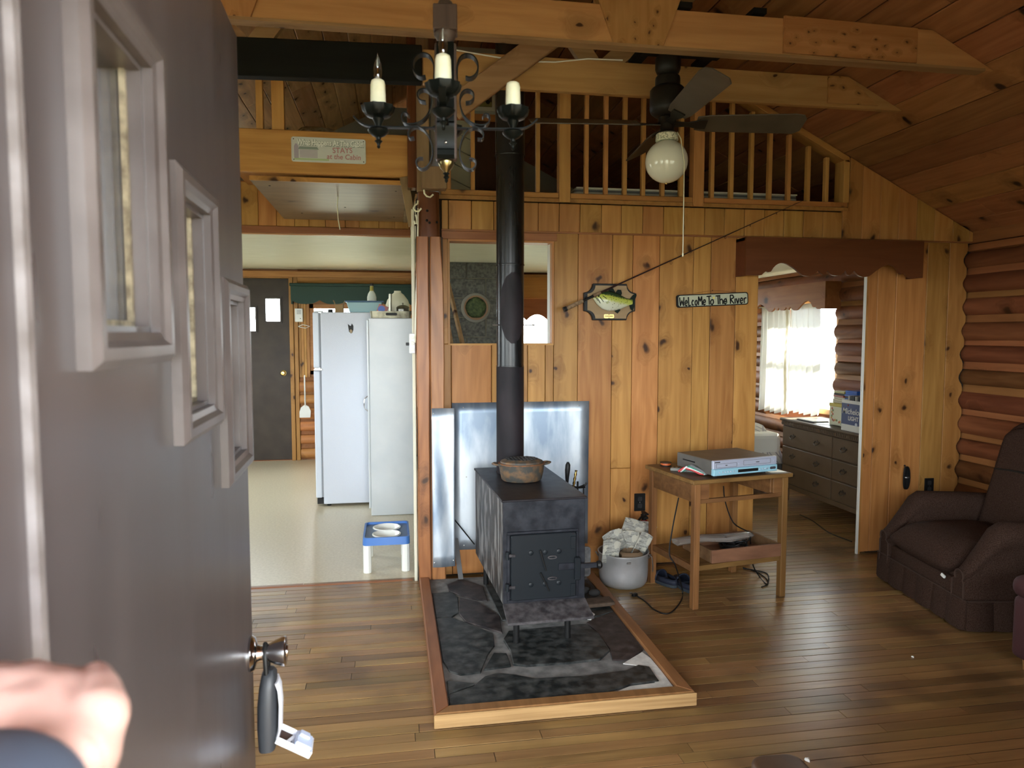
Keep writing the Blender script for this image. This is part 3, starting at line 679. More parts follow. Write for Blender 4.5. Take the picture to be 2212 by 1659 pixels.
# body: flattened capsule leaning with the door (local y is towards/away from the slab)
rings = []
for (zz, hx, hy, ox, oy) in ((0.002,0.010,0.006,0,0.002),(0.012,0.028,0.016,0,0.001),(0.05,0.032,0.0185,0,0),(0.10,0.032,0.0185,0,-0.001),(0.135,0.030,0.0165,0,-0.003),(0.158,0.024,0.014,0,-0.005),(0.168,0.012,0.008,0,-0.006)):
    rings.append([Vector((ox+hx*math.copysign(abs(math.cos(2*PI*k/20))**0.7, math.cos(2*PI*k/20)), oy+hy*math.copysign(abs(math.sin(2*PI*k/20))**0.7, math.sin(2*PI*k/20)), zz)) for k in range(20)])
MB().loft(rings).build('housing', M['lbgray'], lb, smooth=True)
rings = [[Vector((0.024*math.cos(2*PI*k/14), -0.0195-0.003+0.004*math.sin(2*PI*k/14), 0)) + Vector((0, dy, zz)) for k in range(14)] for (zz, dy) in ((0.035, 0.004), (0.05, -0.001), (0.10, -0.003), (0.13, -0.001), (0.145, 0.004))]
MB().loft(rings).build('white_face', M['lbwhite'], lb, smooth=True)
MB().tube([(-0.014, -0.002, 0.150), (-0.014, 0.000, 0.192), (-0.008, 0.001, 0.211), (0, 0.001, 0.217), (0.008, 0.001, 0.211), (0.014, 0.000, 0.192), (0.014, -0.002, 0.150)], 0.0048, 10).build('shackle', M['black'], lb, smooth=True)
# key tray folded down and out
tr = bpy.data.objects.new('tray', None)
Rt = Euler((math.radians(-58), 0, 0)).to_matrix(); o0 = Vector((0, -0.016, 0.030))
def tb(c, s_): return (o0 + Rt @ Vector(c), s_, Rt)
t1 = MB()
for c, s_ in (((0, -0.002, -0.036), (0.054, 0.004, 0.074)), ((-0.0255, -0.006, -0.036), (0.003, 0.014, 0.074)), ((0.0255, -0.006, -0.036), (0.003, 0.014, 0.074)), ((0, -0.006, -0.072), (0.054, 0.014, 0.003))): t1.obox(*tb(c, s_))
ty = t1.build('key_tray', M['lbwhite'], lb, bevel=0.001)
t2 = MB(); t2.obox(*tb((0.0, -0.012, -0.052), (0.044, 0.012, 0.034))); t2.obox(*tb((0.010, -0.020, -0.050), (0.018, 0.006, 0.022))); t2.build('code_block', M['lbblue'], ty, bevel=0.002)
t3 = MB(); t3.obox(*tb((-0.002, -0.0045, -0.018), (0.040, 0.002, 0.026))); t3.build('key_recess', plain('dark_recess', (0.05,0.02,0.01), 0.7), ty)
t4 = MB(); t4.obox(o0 + Rt @ Vector((-0.006, -0.007, -0.026)), (0.034, 0.003, 0.006), Rt @ Euler((0, 0.4, 0)).to_matrix()); t4.build('key', M['lbwhite'], ty)
bpy.data.objects.remove(tr)

# ================================================================== HAND on the door
sk = plain('skin', (0.34,0.21,0.18), 0.5, c2=(0.40,0.26,0.225), scale=25, bump=0.03)
sk.node_tree.nodes['Principled BSDF'].inputs['Subsurface Weight'].default_value = 0.08
pr = thing('person', 'hand of the person opening the door, in a blue-gray sleeve', 'person', onD(60, 1640, 0.40))
pb = Vector(pr.location)
J = {}  # joint: (point, radius)
def jt(n, px, py, d, r): J[n] = (onD(px, py, d)-pb, r)
HS = 0.86
def jh(n, px, py, d, r): jt(n, px, py, d*HS, r*HS)
jh('elbow', -520, 2900, 0.20, 0.040); jh('fore', -60, 1850, 0.34, 0.034); jh('wrist', 30, 1690, 0.395, 0.031)
jh('palm', 70, 1600, 0.425, 0.036)
jh('m1', 115, 1555, 0.435, 0.030); jh('m2', 65, 1545, 0.440, 0.031); jh('m3', 5, 1545, 0.440, 0.030); jh('m4', -55, 1560, 0.436, 0.027)
jh('k1', 128, 1508, 0.452, 0.0200); jh('k2', 62, 1498, 0.458, 0.0210); jh('k3', -4, 1500, 0.458, 0.0205); jh('k4', -68, 1516, 0.452, 0.0190)
for i, (px_, py_) in enumerate(((132, 1506), (64, 1496), (-4, 1498), (-70, 1514))):
    jh('p%d' % (i+1), px_, py_+14, 0.484, 0.0125); jh('q%d' % (i+1), px_-4, py_+44, 0.500, 0.0110); jh('r%d' % (i+1), px_-8, py_+84, 0.500, 0.0095)
jh('t0', 160, 1625, 0.412, 0.0255); jh('t1', 212, 1545, 0.425, 0.0178); jh('t2', 214, 1495, 0.442, 0.0132); jh('t3', 206, 1464, 0.458, 0.0105)
hm = MB()
def limb(*names):
    P_ = [J[n][0] for n in names]; r_ = [J[n][1] for n in names]; pts = []; rad = []
    for a, b in zip(range(len(P_)-1), range(1, len(P_))):
        for k in range(4): t = k/4; pts.append(P_[a].lerp(P_[b], t)); rad.append(r_[a]+(r_[b]-r_[a])*t)
    pts.append(P_[-1]); rad.append(r_[-1])
    hm.tube(pts, rad, 14); hm.ball(P_[0], r_[0], 14, 10); hm.ball(P_[-1], r_[-1], 14, 10)
    for p, r in zip(P_[1:-1], r_[1:-1]): hm.ball(p, r, 14, 10)
limb('fore', 'wrist', 'palm')
for i in range(1, 5): limb('palm', 'm%d' % i, 'k%d' % i, 'p%d' % i, 'q%d' % i, 'r%d' % i)
limb('m1', 'm2', 'm3', 'm4'); limb('wrist', 't0', 't1', 't2', 't3'); limb('t0', 'm1')
ho = hm.build('hand_union', sk, None)
rm_ = ho.modifiers.new('remesh', 'REMESH'); rm_.mode = 'VOXEL'; rm_.voxel_size = 0.0022
sm_ = ho.modifiers.new('smooth', 'SMOOTH'); sm_.factor = 0.5; sm_.iterations = 6
bpy.context.view_layer.update()
me = bpy.data.meshes.new_from_object(ho.evaluated_get(bpy.context.evaluated_depsgraph_get())); me.name = 'hand'; me.shade_smooth()
bpy.data.objects.remove(ho)
if not me.materials: me.materials.append(sk)
ho = bpy.data.objects.new('hand', me); COL.objects.link(ho); ho.parent = pr
# thumb nail
nl = J['t3'][0]; MB().ball(nl+(CAMP-Vector(pr.location)-nl).normalized()*0.0085*0.9, 0.0062, 12, 8, (0.8, 0.5, 1.0)).build('thumb_nail', plain('nail', (0.72,0.48,0.42), 0.3), pr, smooth=True)
slv = plain('blue_gray_sleeve', (0.06,0.085,0.13), 0.85, bump=0.1, scale=90)
a0, a1, a2 = J['elbow'][0], J['fore'][0], onD(0, 1760, 0.325)-pb
ax = (a2-a1).normalized()
MB().tube([a0, (a0+a1)/2, a1, a1+(a2-a1)*0.5, a2, a2-ax*0.004, a2-ax*0.03], [0.056, 0.052, 0.048, 0.044, 0.041, 0.036, 0.034], 18).build('sleeve', slv, pr, smooth=True, sub=1)

# ================================================================== ROOF TRUSSES
M['joint'] = plain('dark_joint', (0.04,0.02,0.008), 0.8)
def truss(Y, label, near):
    t = thing('roof_truss', label, 'roof truss', (0.2, Y, 2.684))
    b = Vector((0.2, Y, 2.684))
    z0, z1 = 2.684, 2.845
    xa, xb = -2.36, 2.755
    if not near: xa = 0.16
    MB().prism([(xa, z0), (xb, z0), (2*(4.06-z1), z1), (-2*(3.86-z1) if near else xa, z1)], 'y', Y-0.019, Y+0.019).build('bottom_chord', M['truss'], t, bevel=0.003, loc=b).location = (0,0,0)
    for (p, q) in (((1.04, 2.78), (0.22, 3.90)), ((-0.64, 2.78), (0.18, 3.90)), ((1.04, 2.78), (1.55, 3.24)), ((-0.64, 2.78), (-1.15, 3.24))):
        MB().bar((p[0], Y, p[1]), (q[0], Y, q[1]), 0.036, 0.09, up=(0, 0, 1) if abs(p[0]-q[0]) > 0.3 else (1, 0, 0)).build('web', M['brace'], t, loc=b).location = (0,0,0)
    if not near:
        (ax_, az), (bx_, bz), (_, a2), (_, b2) = P2(520, 167, Y), P2(900, 181, Y), P2(520, 85, Y), P2(900, 101, Y)
        sl_ = (bz-az)/(bx_-ax_)
        MB().prism([(-2.3, az+sl_*(-2.3-ax_)), (0.155, bz), (0.155, b2), (-2.0, a2+sl_*(-2.0-ax_))], 'y', Y-0.03, Y+0.03).build('black_chord', M['blackbeam'], t, bevel=0.004, loc=b).location = (0,0,0)
    # plywood gussets, front and back
    for s_ in (-1, 1):
        y0, y1 = (Y-0.031, Y-0.019) if s_ < 0 else (Y+0.019, Y+0.031)
        for poly in ([(0.925, 2.688), (1.145, 2.688), (1.245, 2.95), (1.04, 3.06), (0.825, 2.95)], [(-0.525, 2.688), (-0.745, 2.688), (-0.845, 2.95), (-0.64, 3.06), (-0.425, 2.95)])[:2 if near else 0]:
            MB().prism(poly, 'y', y0, y1).build('gusset_plate', M['ply'], t, bevel=0.0015, loc=b).location = (0,0,0)
        for poly in ([(1.695, 2.696), (2.345, 2.690), (2.345, 2.842), (1.695, 2.852)] if near else [(2.30, 2.700), (2.60, 2.700), (2.42, 2.842), (2.30, 2.842)],):
            MB().prism(poly, 'y', y0, y1).build('splice_plate', M['ply_x'], t, bevel=0.0015, loc=b).location = (0,0,0)
    return t
t1_ = truss(2.99, 'near roof truss with knotty plywood splice plates above the chandelier', True)
truss(3.59, 'second roof truss, just behind the ceiling fan', False)
# lower rough edge of the near chord
MB().prism([(-0.7, 2.676), (2.70, 2.676), (2.70, 2.688), (-0.7, 2.688)], 'y', 2.962, 3.018).build('under_batten', M['brace'], t1_, loc=(0.2, 2.99, 2.684)).location = (0,0,0)

# weathered diagonal brace in front of the second truss
a, b = Vector((0.30, 3.53, 2.555)), Vector((0.86, 3.53, 2.985))
br = MB().bar(a, b, 0.036, 0.115, up=(0, 0, 1)).build('diagonal_brace', M['brace'], None, bevel=0.004, loc=(a+b)/2); tag(br, 'weathered diagonal brace behind the chandelier and under the near truss', 'brace')
# upright carrying the brace
up = MB().box(0.145, 0.215, 4.10, 4.14, 2.272, 3.86).build('upright_board', M['grayboard'], None, bevel=0.003, loc=(0.18, 4.12, 2.272)); tag(up, 'gray weathered upright board standing on top of the log post', 'board')
up2 = MB().box(0.095, 0.150, 4.145, 4.24, 2.30, 3.80).build('king_post', M['post_dark'], None, bevel=0.004, loc=(0.12, 4.19, 2.30)); tag(up2, 'dark red-brown king post rising behind the chandelier', 'post')
# thin cable along the second truss
cb = MB().tube([onY(985, 108, 3.55), onY(1040, 118, 3.55), onY(1130, 133, 3.55), onY(1200, 134, 3.55), onY(1270, 127, 3.55), onY(1345, 130, 3.55)], 0.0035, 6).build('cable', M['trimw'], None, smooth=True, loc=onY(1130, 133, 3.55)); tag(cb, 'thin white cable stapled along the second truss', 'cable')

# ================================================================== POST at the end of the partition
ps = thing('log_post', 'varnished square log post with a long crack at the end of the partition', 'post', (0.21, 4.17, 0))
pv = (0.21, 4.17, 0)
def post_half(x0, x1, nm):
    rings = []
    for (z, dx0, dx1) in ((0.0, 0.004, 0.004), (0.3, 0, 0), (0.9, 0.004, -0.002), (1.3, 0, 0.003), (1.75, 0.003, 0.0), (1.86, 0.002, -0.006 if x1 > 0.25 else 0.0), (2.02, 0.006, -0.016 if x1 > 0.25 else 0)):
        a, b = x0+dx0-0.21, x1+dx1-0.21
        rings.append([Vector(q) for q in ((a+0.006, -0.078, z), (b-0.006, -0.078, z), (b, -0.070, z), (b, 0.078, z), (a, 0.078, z), (a, -0.070, z))])
    return MB().loft(rings).build(nm, M['post'], ps, smooth=False)
post_half(0.134, 0.2065, 'shaft'); post_half(0.2095, 0.290, 'shaft')
MB().box(0.1365-0.21, 0.2875-0.21, -0.066, 0.078, 0.0, 2.02).build('crack_core', M['joint'], ps)
rings = []
for (z, w_) in ((2.02, 0.066), (2.05, 0.066), (2.15, 0.064), (2.272, 0.063)):
    rings.append([Vector((w_*math.copysign(abs(math.cos(2*PI*k/16))**0.55, math.cos(2*PI*k/16)), w_*1.1*math.copysign(abs(math.sin(2*PI*k/16))**0.55, math.sin(2*PI*k/16)), z)) for k in range(16)])
MB().loft(rings).build('dark_top', M['post_dark'], ps, smooth=True)
for (px_, py_) in ((923, 455), (922, 476), (944, 480), (928, 481)):
    q = onY(px_, py_, 4.095); MB().ball((q.x-0.21, -0.074, q.z), 0.007, 8, 6).build('knot', M['black'], ps, smooth=True)
# white hooks screwed into the post, the upright and the hatch strut
M['hook'] = plain('ivory_vinyl_hook', (0.74,0.74,0.56), 0.35)
def hook(pts, Y, label):
    p = [onY(x, y, Y) for x, y in pts]
    o = MB().tube(p, 0.0052, 8).build('utility_hook', M['hook'], None, smooth=True, loc=p[0]); return tag(o, label, 'hook', 'ivory utility hooks on the post')
hook([(921, 362), (922, 378), (925, 387), (932, 391), (940, 390), (945, 386)], 4.085, 'ivory utility hook at the top of the post, below the chandelier scroll')
hook([(918, 402), (927, 402), (935, 405), (942, 408), (947, 403)], 4.075, 'ivory utility hook lying sideways on the post below the wooden block')
hook([(916, 410), (917, 418), (922, 424), (929, 426), (936, 420)], 4.075, 'curved ivory utility hook just under the sideways hook')
hook([(903, 433), (902, 440), (896, 444), (893, 450), (897, 456), (904, 457), (910, 450)], 4.06, 'open ivory hook on the strut left of the post')
hook([(898, 464), (900, 470), (901, 478), (900, 484), (897, 484), (895, 477)], 4.06, 'lowest ivory hook, beside the cord on the left of the post')
bk = MB().box(0.17, 0.305, 4.02, 4.10, 2.275, 2.395).build('hook_block', M['grayboard'], None, bevel=0.003, loc=(0.24, 4.06, 2.275)); tag(bk, 'gray wooden block on top of the log post, behind the chandelier tip', 'block')
# cord running down the left of the post, paint edge of the kitchen side
cdp = [onY(903, 450, 4.10), onY(903, 480, 4.10), onY(902, 540, 4.11), onY(899, 640, 4.12), onY(897, 740, 4.13)]
tag(MB().tube(cdp, 0.004, 6).build('hanging_cord', M['hook'], None, smooth=True, loc=cdp[-1]), 'cream cord hanging down the left side of the post', 'cord')
struct(MB().box(0.114, 0.132, 4.20, 4.30, 0.0, 2.19).build('trim_2', M['wallcream'], bevel=0.003), 'cream painted edge board beside the post')
sb = thing('switch_box', 'white surface-mounted switch box on the left side of the post', 'switch box', (0.10, 4.165, 1.36))
MB().box(-0.006, 0.028, -0.03, 0.02, 0.0, 0.115).build('box_body', M['white'], sb, bevel=0.004)
for k in range(3): MB().lathe([(0.001, 0), (0.012, 0), (0.011, 0.003), (0.001, 0.003)], (0.011, -0.030, 0.024+k*0.034), 16, Euler((PI/2, 0, 0)).to_matrix()).build('knockout', M['trimw'], sb, smooth=True)
MB().box(-0.025, -0.006, -0.01, 0.012, 0.045, 0.062).build('toggle', M['black'], sb, bevel=0.002)

# ================================================================== LOFT RAILING
rl = thing('loft_railing', 'honey-coloured loft railing with thin square balusters over the pine partition', 'railing', (0.30, W+0.02, 2.285)); rv = Vector((0.30, W+0.02, 2.285))
def rp(m, nm, mat='pine_x', bev=0.003): o = m.build(nm, M[mat], rl, bevel=bev, loc=rv); o.location = (0,0,0); return o
rp(MB().box(0.29, 0.995, W-0.005, W+0.055, 2.287, 2.318), 'bottom_rail'); rp(MB().box(1.068, 1.846, W-0.005, W+0.055, 2.287, 2.318), 'bottom_rail'); rp(MB().box(1.920, 2.905, W-0.005, W+0.055, 2.287, 2.318), 'bottom_rail')
M['rail_z'] = wood('railing_upright', (0.56,0.30,0.10), (0.40,0.19,0.06), 'z', 0.45, randv=0.08)
rp(MB().box(0.30, 2.28, W-0.005, W+0.055, 2.985, 3.03), 'top_rail')
for x0, x1 in ((0.997, 1.066), (1.848, 1.918)): rp(MB().box(x0, x1, W-0.010, W+0.062, 2.262, 3.03), 'newel_post', 'rail_z')
xt = lambda x: zr(x) - 0.075
for px_ in (970, 1022, 1128, 1163, 1268, 1310, 1351, 1391, 1433, 1473, 1540, 1582, 1625, 1665, 1706, 1748, 1788):
    x = onY(px_+0.0, 400, W).x; top = 2.99 if x < 2.13 else zr(x)-0.078
    rp(MB().box(x-0.012, x+0.012, W+0.006, W+0.040, 2.316, min(top, 2.99)), 'baluster', 'rail_z', 0.002)
rp(MB().prism([(2.12, zr(2.12)-0.045), (2.905, zr(2.905)-0.045), (2.905, zr(2.905)-0.004), (2.12, zr(2.12)-0.004)], 'y', W-0.012, W+0.09), 'sloping_rail')
rp(MB().box(2.868, 2.908, W-0.012, W+0.09, 2.316, zr(2.905)-0.02), 'end_post', 'rail_z')
# left part of the railing above the sign beam
r2 = thing('landing_railing', 'short railing with one thick upright above the sign beam', 'railing', (-0.6, W+0.02, 2.615)); r2v = Vector((-0.6, W+0.02, 2.615))
for (pa, pb_) in ((552, 567), (586, 613)):
    x0, x1 = onY(pa, 230, W).x, onY(pb_, 230, W).x
    MB().box(x0, x1, W+0.005, W+0.045, 2.612, 2.96).build('baluster' if pb_ < 580 else 'newel_post', M['rail_z'], r2, bevel=0.002, loc=r2v).location = (0,0,0)
for x in (-1.25, -1.6, -2.0, -2.4): MB().box(x, x+0.036, W+0.005, W+0.045, 2.612, 2.9 if x > -1.9 else 2.7).build('baluster', M['rail_z'], r2, bevel=0.002, loc=r2v).location = (0,0,0)
sbm = MB().box(-2.48, 0.128, W-0.02, W+0.03, 2.376, 2.612).build('sign_beam', M['pine_x'], None, bevel=0.005, loc=(-0.9, W, 2.376)); tag(sbm, 'wide honey pine beam over the kitchen opening, carrying the tin sign', 'beam')
# hanging hatch under it
ht = thing('attic_hatch', 'shiny brown plywood loft hatch hanging under the sign beam', 'hatch', (-0.33, 4.34, 2.35))
hv = Vector((-0.33, 4.34, 2.35))
def hp(m, nm, mat, bev=0.0): o = m.build(nm, mat, ht, bevel=bev, loc=hv); o.location = (0,0,0); return o
hp(MB().add([(-0.79, 4.30, 2.345), (0.105, 4.30, 2.345), (0.105, 5.30, 2.283), (-0.745, 5.30, 2.283), (-0.79, 4.30, 2.357), (0.105, 4.30, 2.357), (0.105, 5.30, 2.295), (-0.745, 5.30, 2.295)], [(0,3,2,1),(4,5,6,7),(0,1,5,4),(1,2,6,5),(2,3,7,6),(3,0,4,7)]), 'panel', M['hatch'])
hp(MB().box(-0.79, 0.105, 4.285, 4.303, 2.340, 2.366), 'edge_strip', M['pine_x'], 0.002)
hp(MB().bar((0.095, 4.28, 2.365), (0.10, 5.28, 2.29), 0.03, 0.03), 'side_strut', M['grayboard'], 0.002)
hp(MB().bar((0.075, 4.24, 2.376), (0.125, 4.26, 2.10), 0.035, 0.05, up=(1,0,0)), 'hanging_strut', M['grayboard'], 0.003)
hp(MB().tube([(-0.325, 4.62, 2.325), (-0.33, 4.615, 2.27), (-0.325, 4.61, 2.18), (-0.315, 4.61, 2.12)], 0.003, 6), 'pull_cord', M['hook'])
for (x, y) in ((-0.70, 4.42), (0.03, 4.45), (-0.60, 5.1), (0.02, 5.15), (-0.3, 4.9)):
    z = 2.345 - (y-4.30)*0.062; hp(MB().lathe([(0.001, -0.002), (0.006, -0.002), (0.006, 0.0), (0.001, 0.001)], (x, y, z), 10), 'screw', M['black'])

# ================================================================== SIGNS AND WALL DECORATION
# tin sign on the beam
sp0, sp1 = onY(628, 298, W-0.02), onY(790, 357, W-0.02)
sx0, sx1, sz0, sz1 = -0.548, -0.138, 2.438, 2.575
M['tin'] = plain('glossy_printed_tin', (0.70,0.74,0.72), 0.12, c2=(0.60,0.65,0.64), scale=6, spec=0.9)  # plate colour whitened to stand in for glare
ts = thing('tin_sign', 'embossed tin cabin sign nailed to the beam over the kitchen opening', 'sign', ((sx0+sx1)/2, W-0.021, sz0)); hw, hh = (sx1-sx0)/2, sz1-sz0
def rrect(w_, h_, r, n=5):
    pts = []
    for (cx_, cz_, a0_) in ((w_-r, h_-r, 0), (-w_+r, h_-r, PI/2), (-w_+r, r, PI), (w_-r, r, 1.5*PI)):
        for k in range(n+1): a = a0_+PI/2*k/n; pts.append((cx_+r*math.cos(a), cz_+r*math.sin(a)))
    return pts
MB().prism(rrect(hw, hh, 0.012), 'y', -0.0025, 0.0).build('plate', M['tin'], ts)
m = MB(); pth = [Vector((p[0], -0.003, p[1])) for p in rrect(hw-0.003, hh-0.003, 0.010)]; pth = [p+Vector((0, 0, 0.003/2)) for p in pth] ; m.tube(pth+[pth[0]], 0.0022, 6, cap=False).build('rolled_rim', M['tin'], ts, smooth=True)
M['printw'] = plain('white_print', (0.86,0.90,0.88), 0.2); M['printg'] = plain('gray_print_shadow', (0.25,0.32,0.30), 0.3)
M['printr'] = plain('faded_red_print', (0.45,0.22,0.24), 0.3); M['printp'] = plain('violet_gray_print', (0.40,0.36,0.45), 0.3); M['printgr'] = plain('faded_green_print', (0.42,0.55,0.32), 0.3)
RX90 = (PI/2, 0, 0)
text_part('lettering_shadow', 'What Happens At The Cabin', 0.044, M['printg'], ts, (0.012, -0.0030, 0.1065), RX90, 0.0003, 0.0034, xs=0.70)
text_part('lettering', 'What Happens At The Cabin', 0.044, M['printw'], ts, (0.010, -0.0036, 0.108), RX90, 0.0003, 0.0010, xs=0.70)
text_part('lettering', 'STAYS', 0.042, M['printr'], ts, (0.075, -0.0033, 0.070), (PI/2, -0.04, 0), 0.0003, 0.0006, xs=0.95)
text_part('lettering', 'at the Cabin', 0.040, M['printr'], ts, (0.082, -0.0033, 0.034), (PI/2, 0.0, 0), 0.0003, 0.0006, xs=0.95, shear=0.1)
# small cabin picture
MB().prism([(-0.19, 0.02), (-0.165, 0.02), (-0.165, 0.085), (-0.175, 0.10), (-0.183, 0.10), (-0.19, 0.085)], 'y', -0.0031, -0.0025).build('cabin_chimney', M['printp'], ts)
for k in range(6): MB().box(-0.160, -0.062, -0.0031, -0.0025, 0.025+k*0.0075, 0.0295+k*0.0075).build('cabin_log', M['printp'], ts)
MB().prism([(-0.168, 0.070), (-0.055, 0.070), (-0.065, 0.085), (-0.160, 0.085)], 'y', -0.0032, -0.0025).build('cabin_roof', M['printg'], ts)
MB().box(-0.19, 0.0, -0.0030, -0.0025, 0.010, 0.021).build('lawn', M['printgr'], ts)
for (x, z) in ((-hw+0.013, hh-0.012), (hw-0.013, hh-0.012), (-hw+0.013, 0.012), (hw-0.013, 0.012)): MB().ball((x, -0.003, z), 0.003, 8, 6).build('nail', M['black'], ts)

# welcome sign: slab, black border, hand-painted strokes
wl0, wl1 = onY(1460, 640, W), onY(1614, 632, W)
wx0, wx1 = 1.747, 2.224; wwd = wx1-wx0; whh = 0.079
ws = thing('welcome_sign', 'small hand-painted welcome sign with black border hanging right of the fish plaque', 'sign', ((wx0+wx1)/2, W-0.003, 1.686)); ws.rotation_euler = (0, -math.radians(2.9), 0)
M['signface'] = plain('pale_sage_paint', (0.50,0.52,0.37), 0.6, c2=(0.44,0.46,0.33), scale=20)
MB().prism([(p[0], p[1]-whh/2) for p in rrect(wwd/2, whh, 0.016)], 'y', -0.016, 0.0).build('border', M['black'], ws, bevel=0.001)
MB().prism([(p[0]+0.002, p[1]-whh/2+0.006) for p in rrect(wwd/2-0.009, whh-0.012, 0.013)], 'y', -0.0175, -0.015).build('panel', M['signface'], ws)
G = {  # strokes in a unit cell: x 0..1, y 0..1
 'W': [[(0,1),(0.12,0),(0.5,0.62),(0.85,0),(1,1)]], 'e': [[(0.1,0.28),(0.9,0.32),(0.85,0.55),(0.5,0.62),(0.1,0.4),(0.12,0.1),(0.5,0),(0.9,0.12)]],
 'L': [[(0.1,1),(0.15,0.0),(1,0.04)]], 'c': [[(0.9,0.5),(0.5,0.62),(0.1,0.35),(0.25,0.05),(0.9,0.08)]], 'o': [[(0.5,0.6),(0.1,0.4),(0.15,0.08),(0.55,0),(0.9,0.25),(0.8,0.52),(0.5,0.6)]],
 'M': [[(0,0),(0.08,1),(0.5,0.45),(0.9,1),(1,0)]], 'T': [[(0,0.97),(1,1)],[(0.5,0.98),(0.55,0)]], 'h': [[(0.05,0.95),(0.1,0)],[(0.12,0.45),(0.6,0.6),(0.9,0.4),(0.9,0)]],
 'R': [[(0.1,0),(0.1,1),(0.7,0.98),(0.9,0.7),(0.15,0.5),(0.95,0)]], 'i': [[(0.5,0.58),(0.5,0)],[(0.45,0.78),(0.55,0.8)]], 'v': [[(0,0.6),(0.5,0),(1,0.62)]], 'r': [[(0.15,0.6),(0.2,0)],[(0.2,0.42),(0.55,0.62),(1,0.58)]]}
cur = -wwd/2+0.018; H_ = 0.054
for ch, w_, gap in (('W',.028,.005),('e',.018,.005),('L',.018,.004),('c',.016,.005),('o',.018,.006),('M',.025,.005),('e',.018,.007),('T',.032,-.008),('o',.024,.012),('T',.032,-.006),('h',.024,.004),('e',.020,.022),('R',.028,.003),('i',.006,.005),('v',.020,.005),('e',.020,.005),('r',.020,.0)):
    for stv in G[ch]:
        hs_ = H_
        st2 = [stv[0]]
        for a_, b_ in zip(stv, stv[1:]): st2 += [(a_[0]+(b_[0]-a_[0])*t, a_[1]+(b_[1]-a_[1])*t) for t in (0.08, 0.92, 1.0)]
        pts = [Vector((cur+p[0]*w_, -0.0178, -0.030+p[1]*hs_)) for p in st2]
        MB().ribbon(pts, (0, 1, 0), 0.0012, 0.0078).build('letter_stroke', M['black'], ws)
    cur += w_+gap
MB().prism([(0.083, -0.022), (0.097, -0.022), (0.090, 0.012)], 'y', -0.0182, -0.0174).build('painted_pine_tree', plain('dark_green_paint', (0.06,0.10,0.05), 0.6), ws)
MB().lathe([(0.001, 0), (0.007, 0), (0.007, 0.0007), (0.001, 0.0007)], (0.006, -0.0174, 0.012), 10, Euler((PI/2, 0, 0)).to_matrix()).build('painted_sun', plain('yellow_paint', (0.75,0.65,0.15), 0.6), ws)
MB().tube([(-0.20, -0.008, whh/2-0.004), (-0.09, -0.006, whh/2+0.009), (0.005, -0.004, whh/2+0.019), (0.10, -0.006, whh/2+0.010), (0.20, -0.008, whh/2-0.004)], 0.0013, 5).build('hanging_string', M['trimb'], ws)
MB().ball((0.005, -0.004, whh/2+0.019), 0.003, 8, 6).build('nail', M['black'], ws)

# fish plaque
fpx = (1.151+1.474)/2; fz0 = 1.556; pw, ph_ = 0.325, 0.222
fp = thing('fish_plaque', 'mounted largemouth bass on a black-edged wooden plaque', 'wall plaque', (fpx, W, fz0))
def plq(w_, h_, r, z0=0.0):
    pts = []
    for (sx, sz) in ((1, 1), (-1, 1), (-1, -1), (1, -1)):
        cx_, cz_ = sx*w_/2, z0+h_/2+sz*h_/2; arc = []
        for k in range(6):
            a = PI/2*k/5; arc.append((cx_-sx*r*math.cos(a), cz_-sz*r*math.sin(a)))
        if sx*sz < 0: arc.reverse()
        # arc from side to top: keep going counter-clockwise
        pts += arc if sx*sz > 0 else arc
    return pts
def plaque_poly(w_, h_, r):
    pts = []
    for (sx, sz, rev) in ((1, 1, False), (-1, 1, True), (-1, -1, False), (1, -1, True)):
        arc = [(sx*(w_/2 - r*math.sin(PI/2*k/5)), h_/2+sz*(h_/2 - r*math.cos(PI/2*k/5))) for k in range(6)]
        # k=0 -> on the vertical side, k=5 -> on the horizontal side
        pts += arc if not rev else arc[::-1]
    return pts
MB().prism(plaque_poly(pw, ph_, 0.055), 'y', -0.028, 0.0).build('plaque_edge', M['black'], fp, bevel=0.003)
M['plqface'] = wood('plaque_face', (0.36,0.25,0.13), (0.25,0.165,0.08), 'x', 0.5, randv=0)
MB().prism([(p[0]+0.006, p[1]+0.010) for p in plaque_poly(pw-0.030, ph_-0.022, 0.050)], 'y', -0.0295, -0.026).build('plaque_face', M['plqface'], fp)
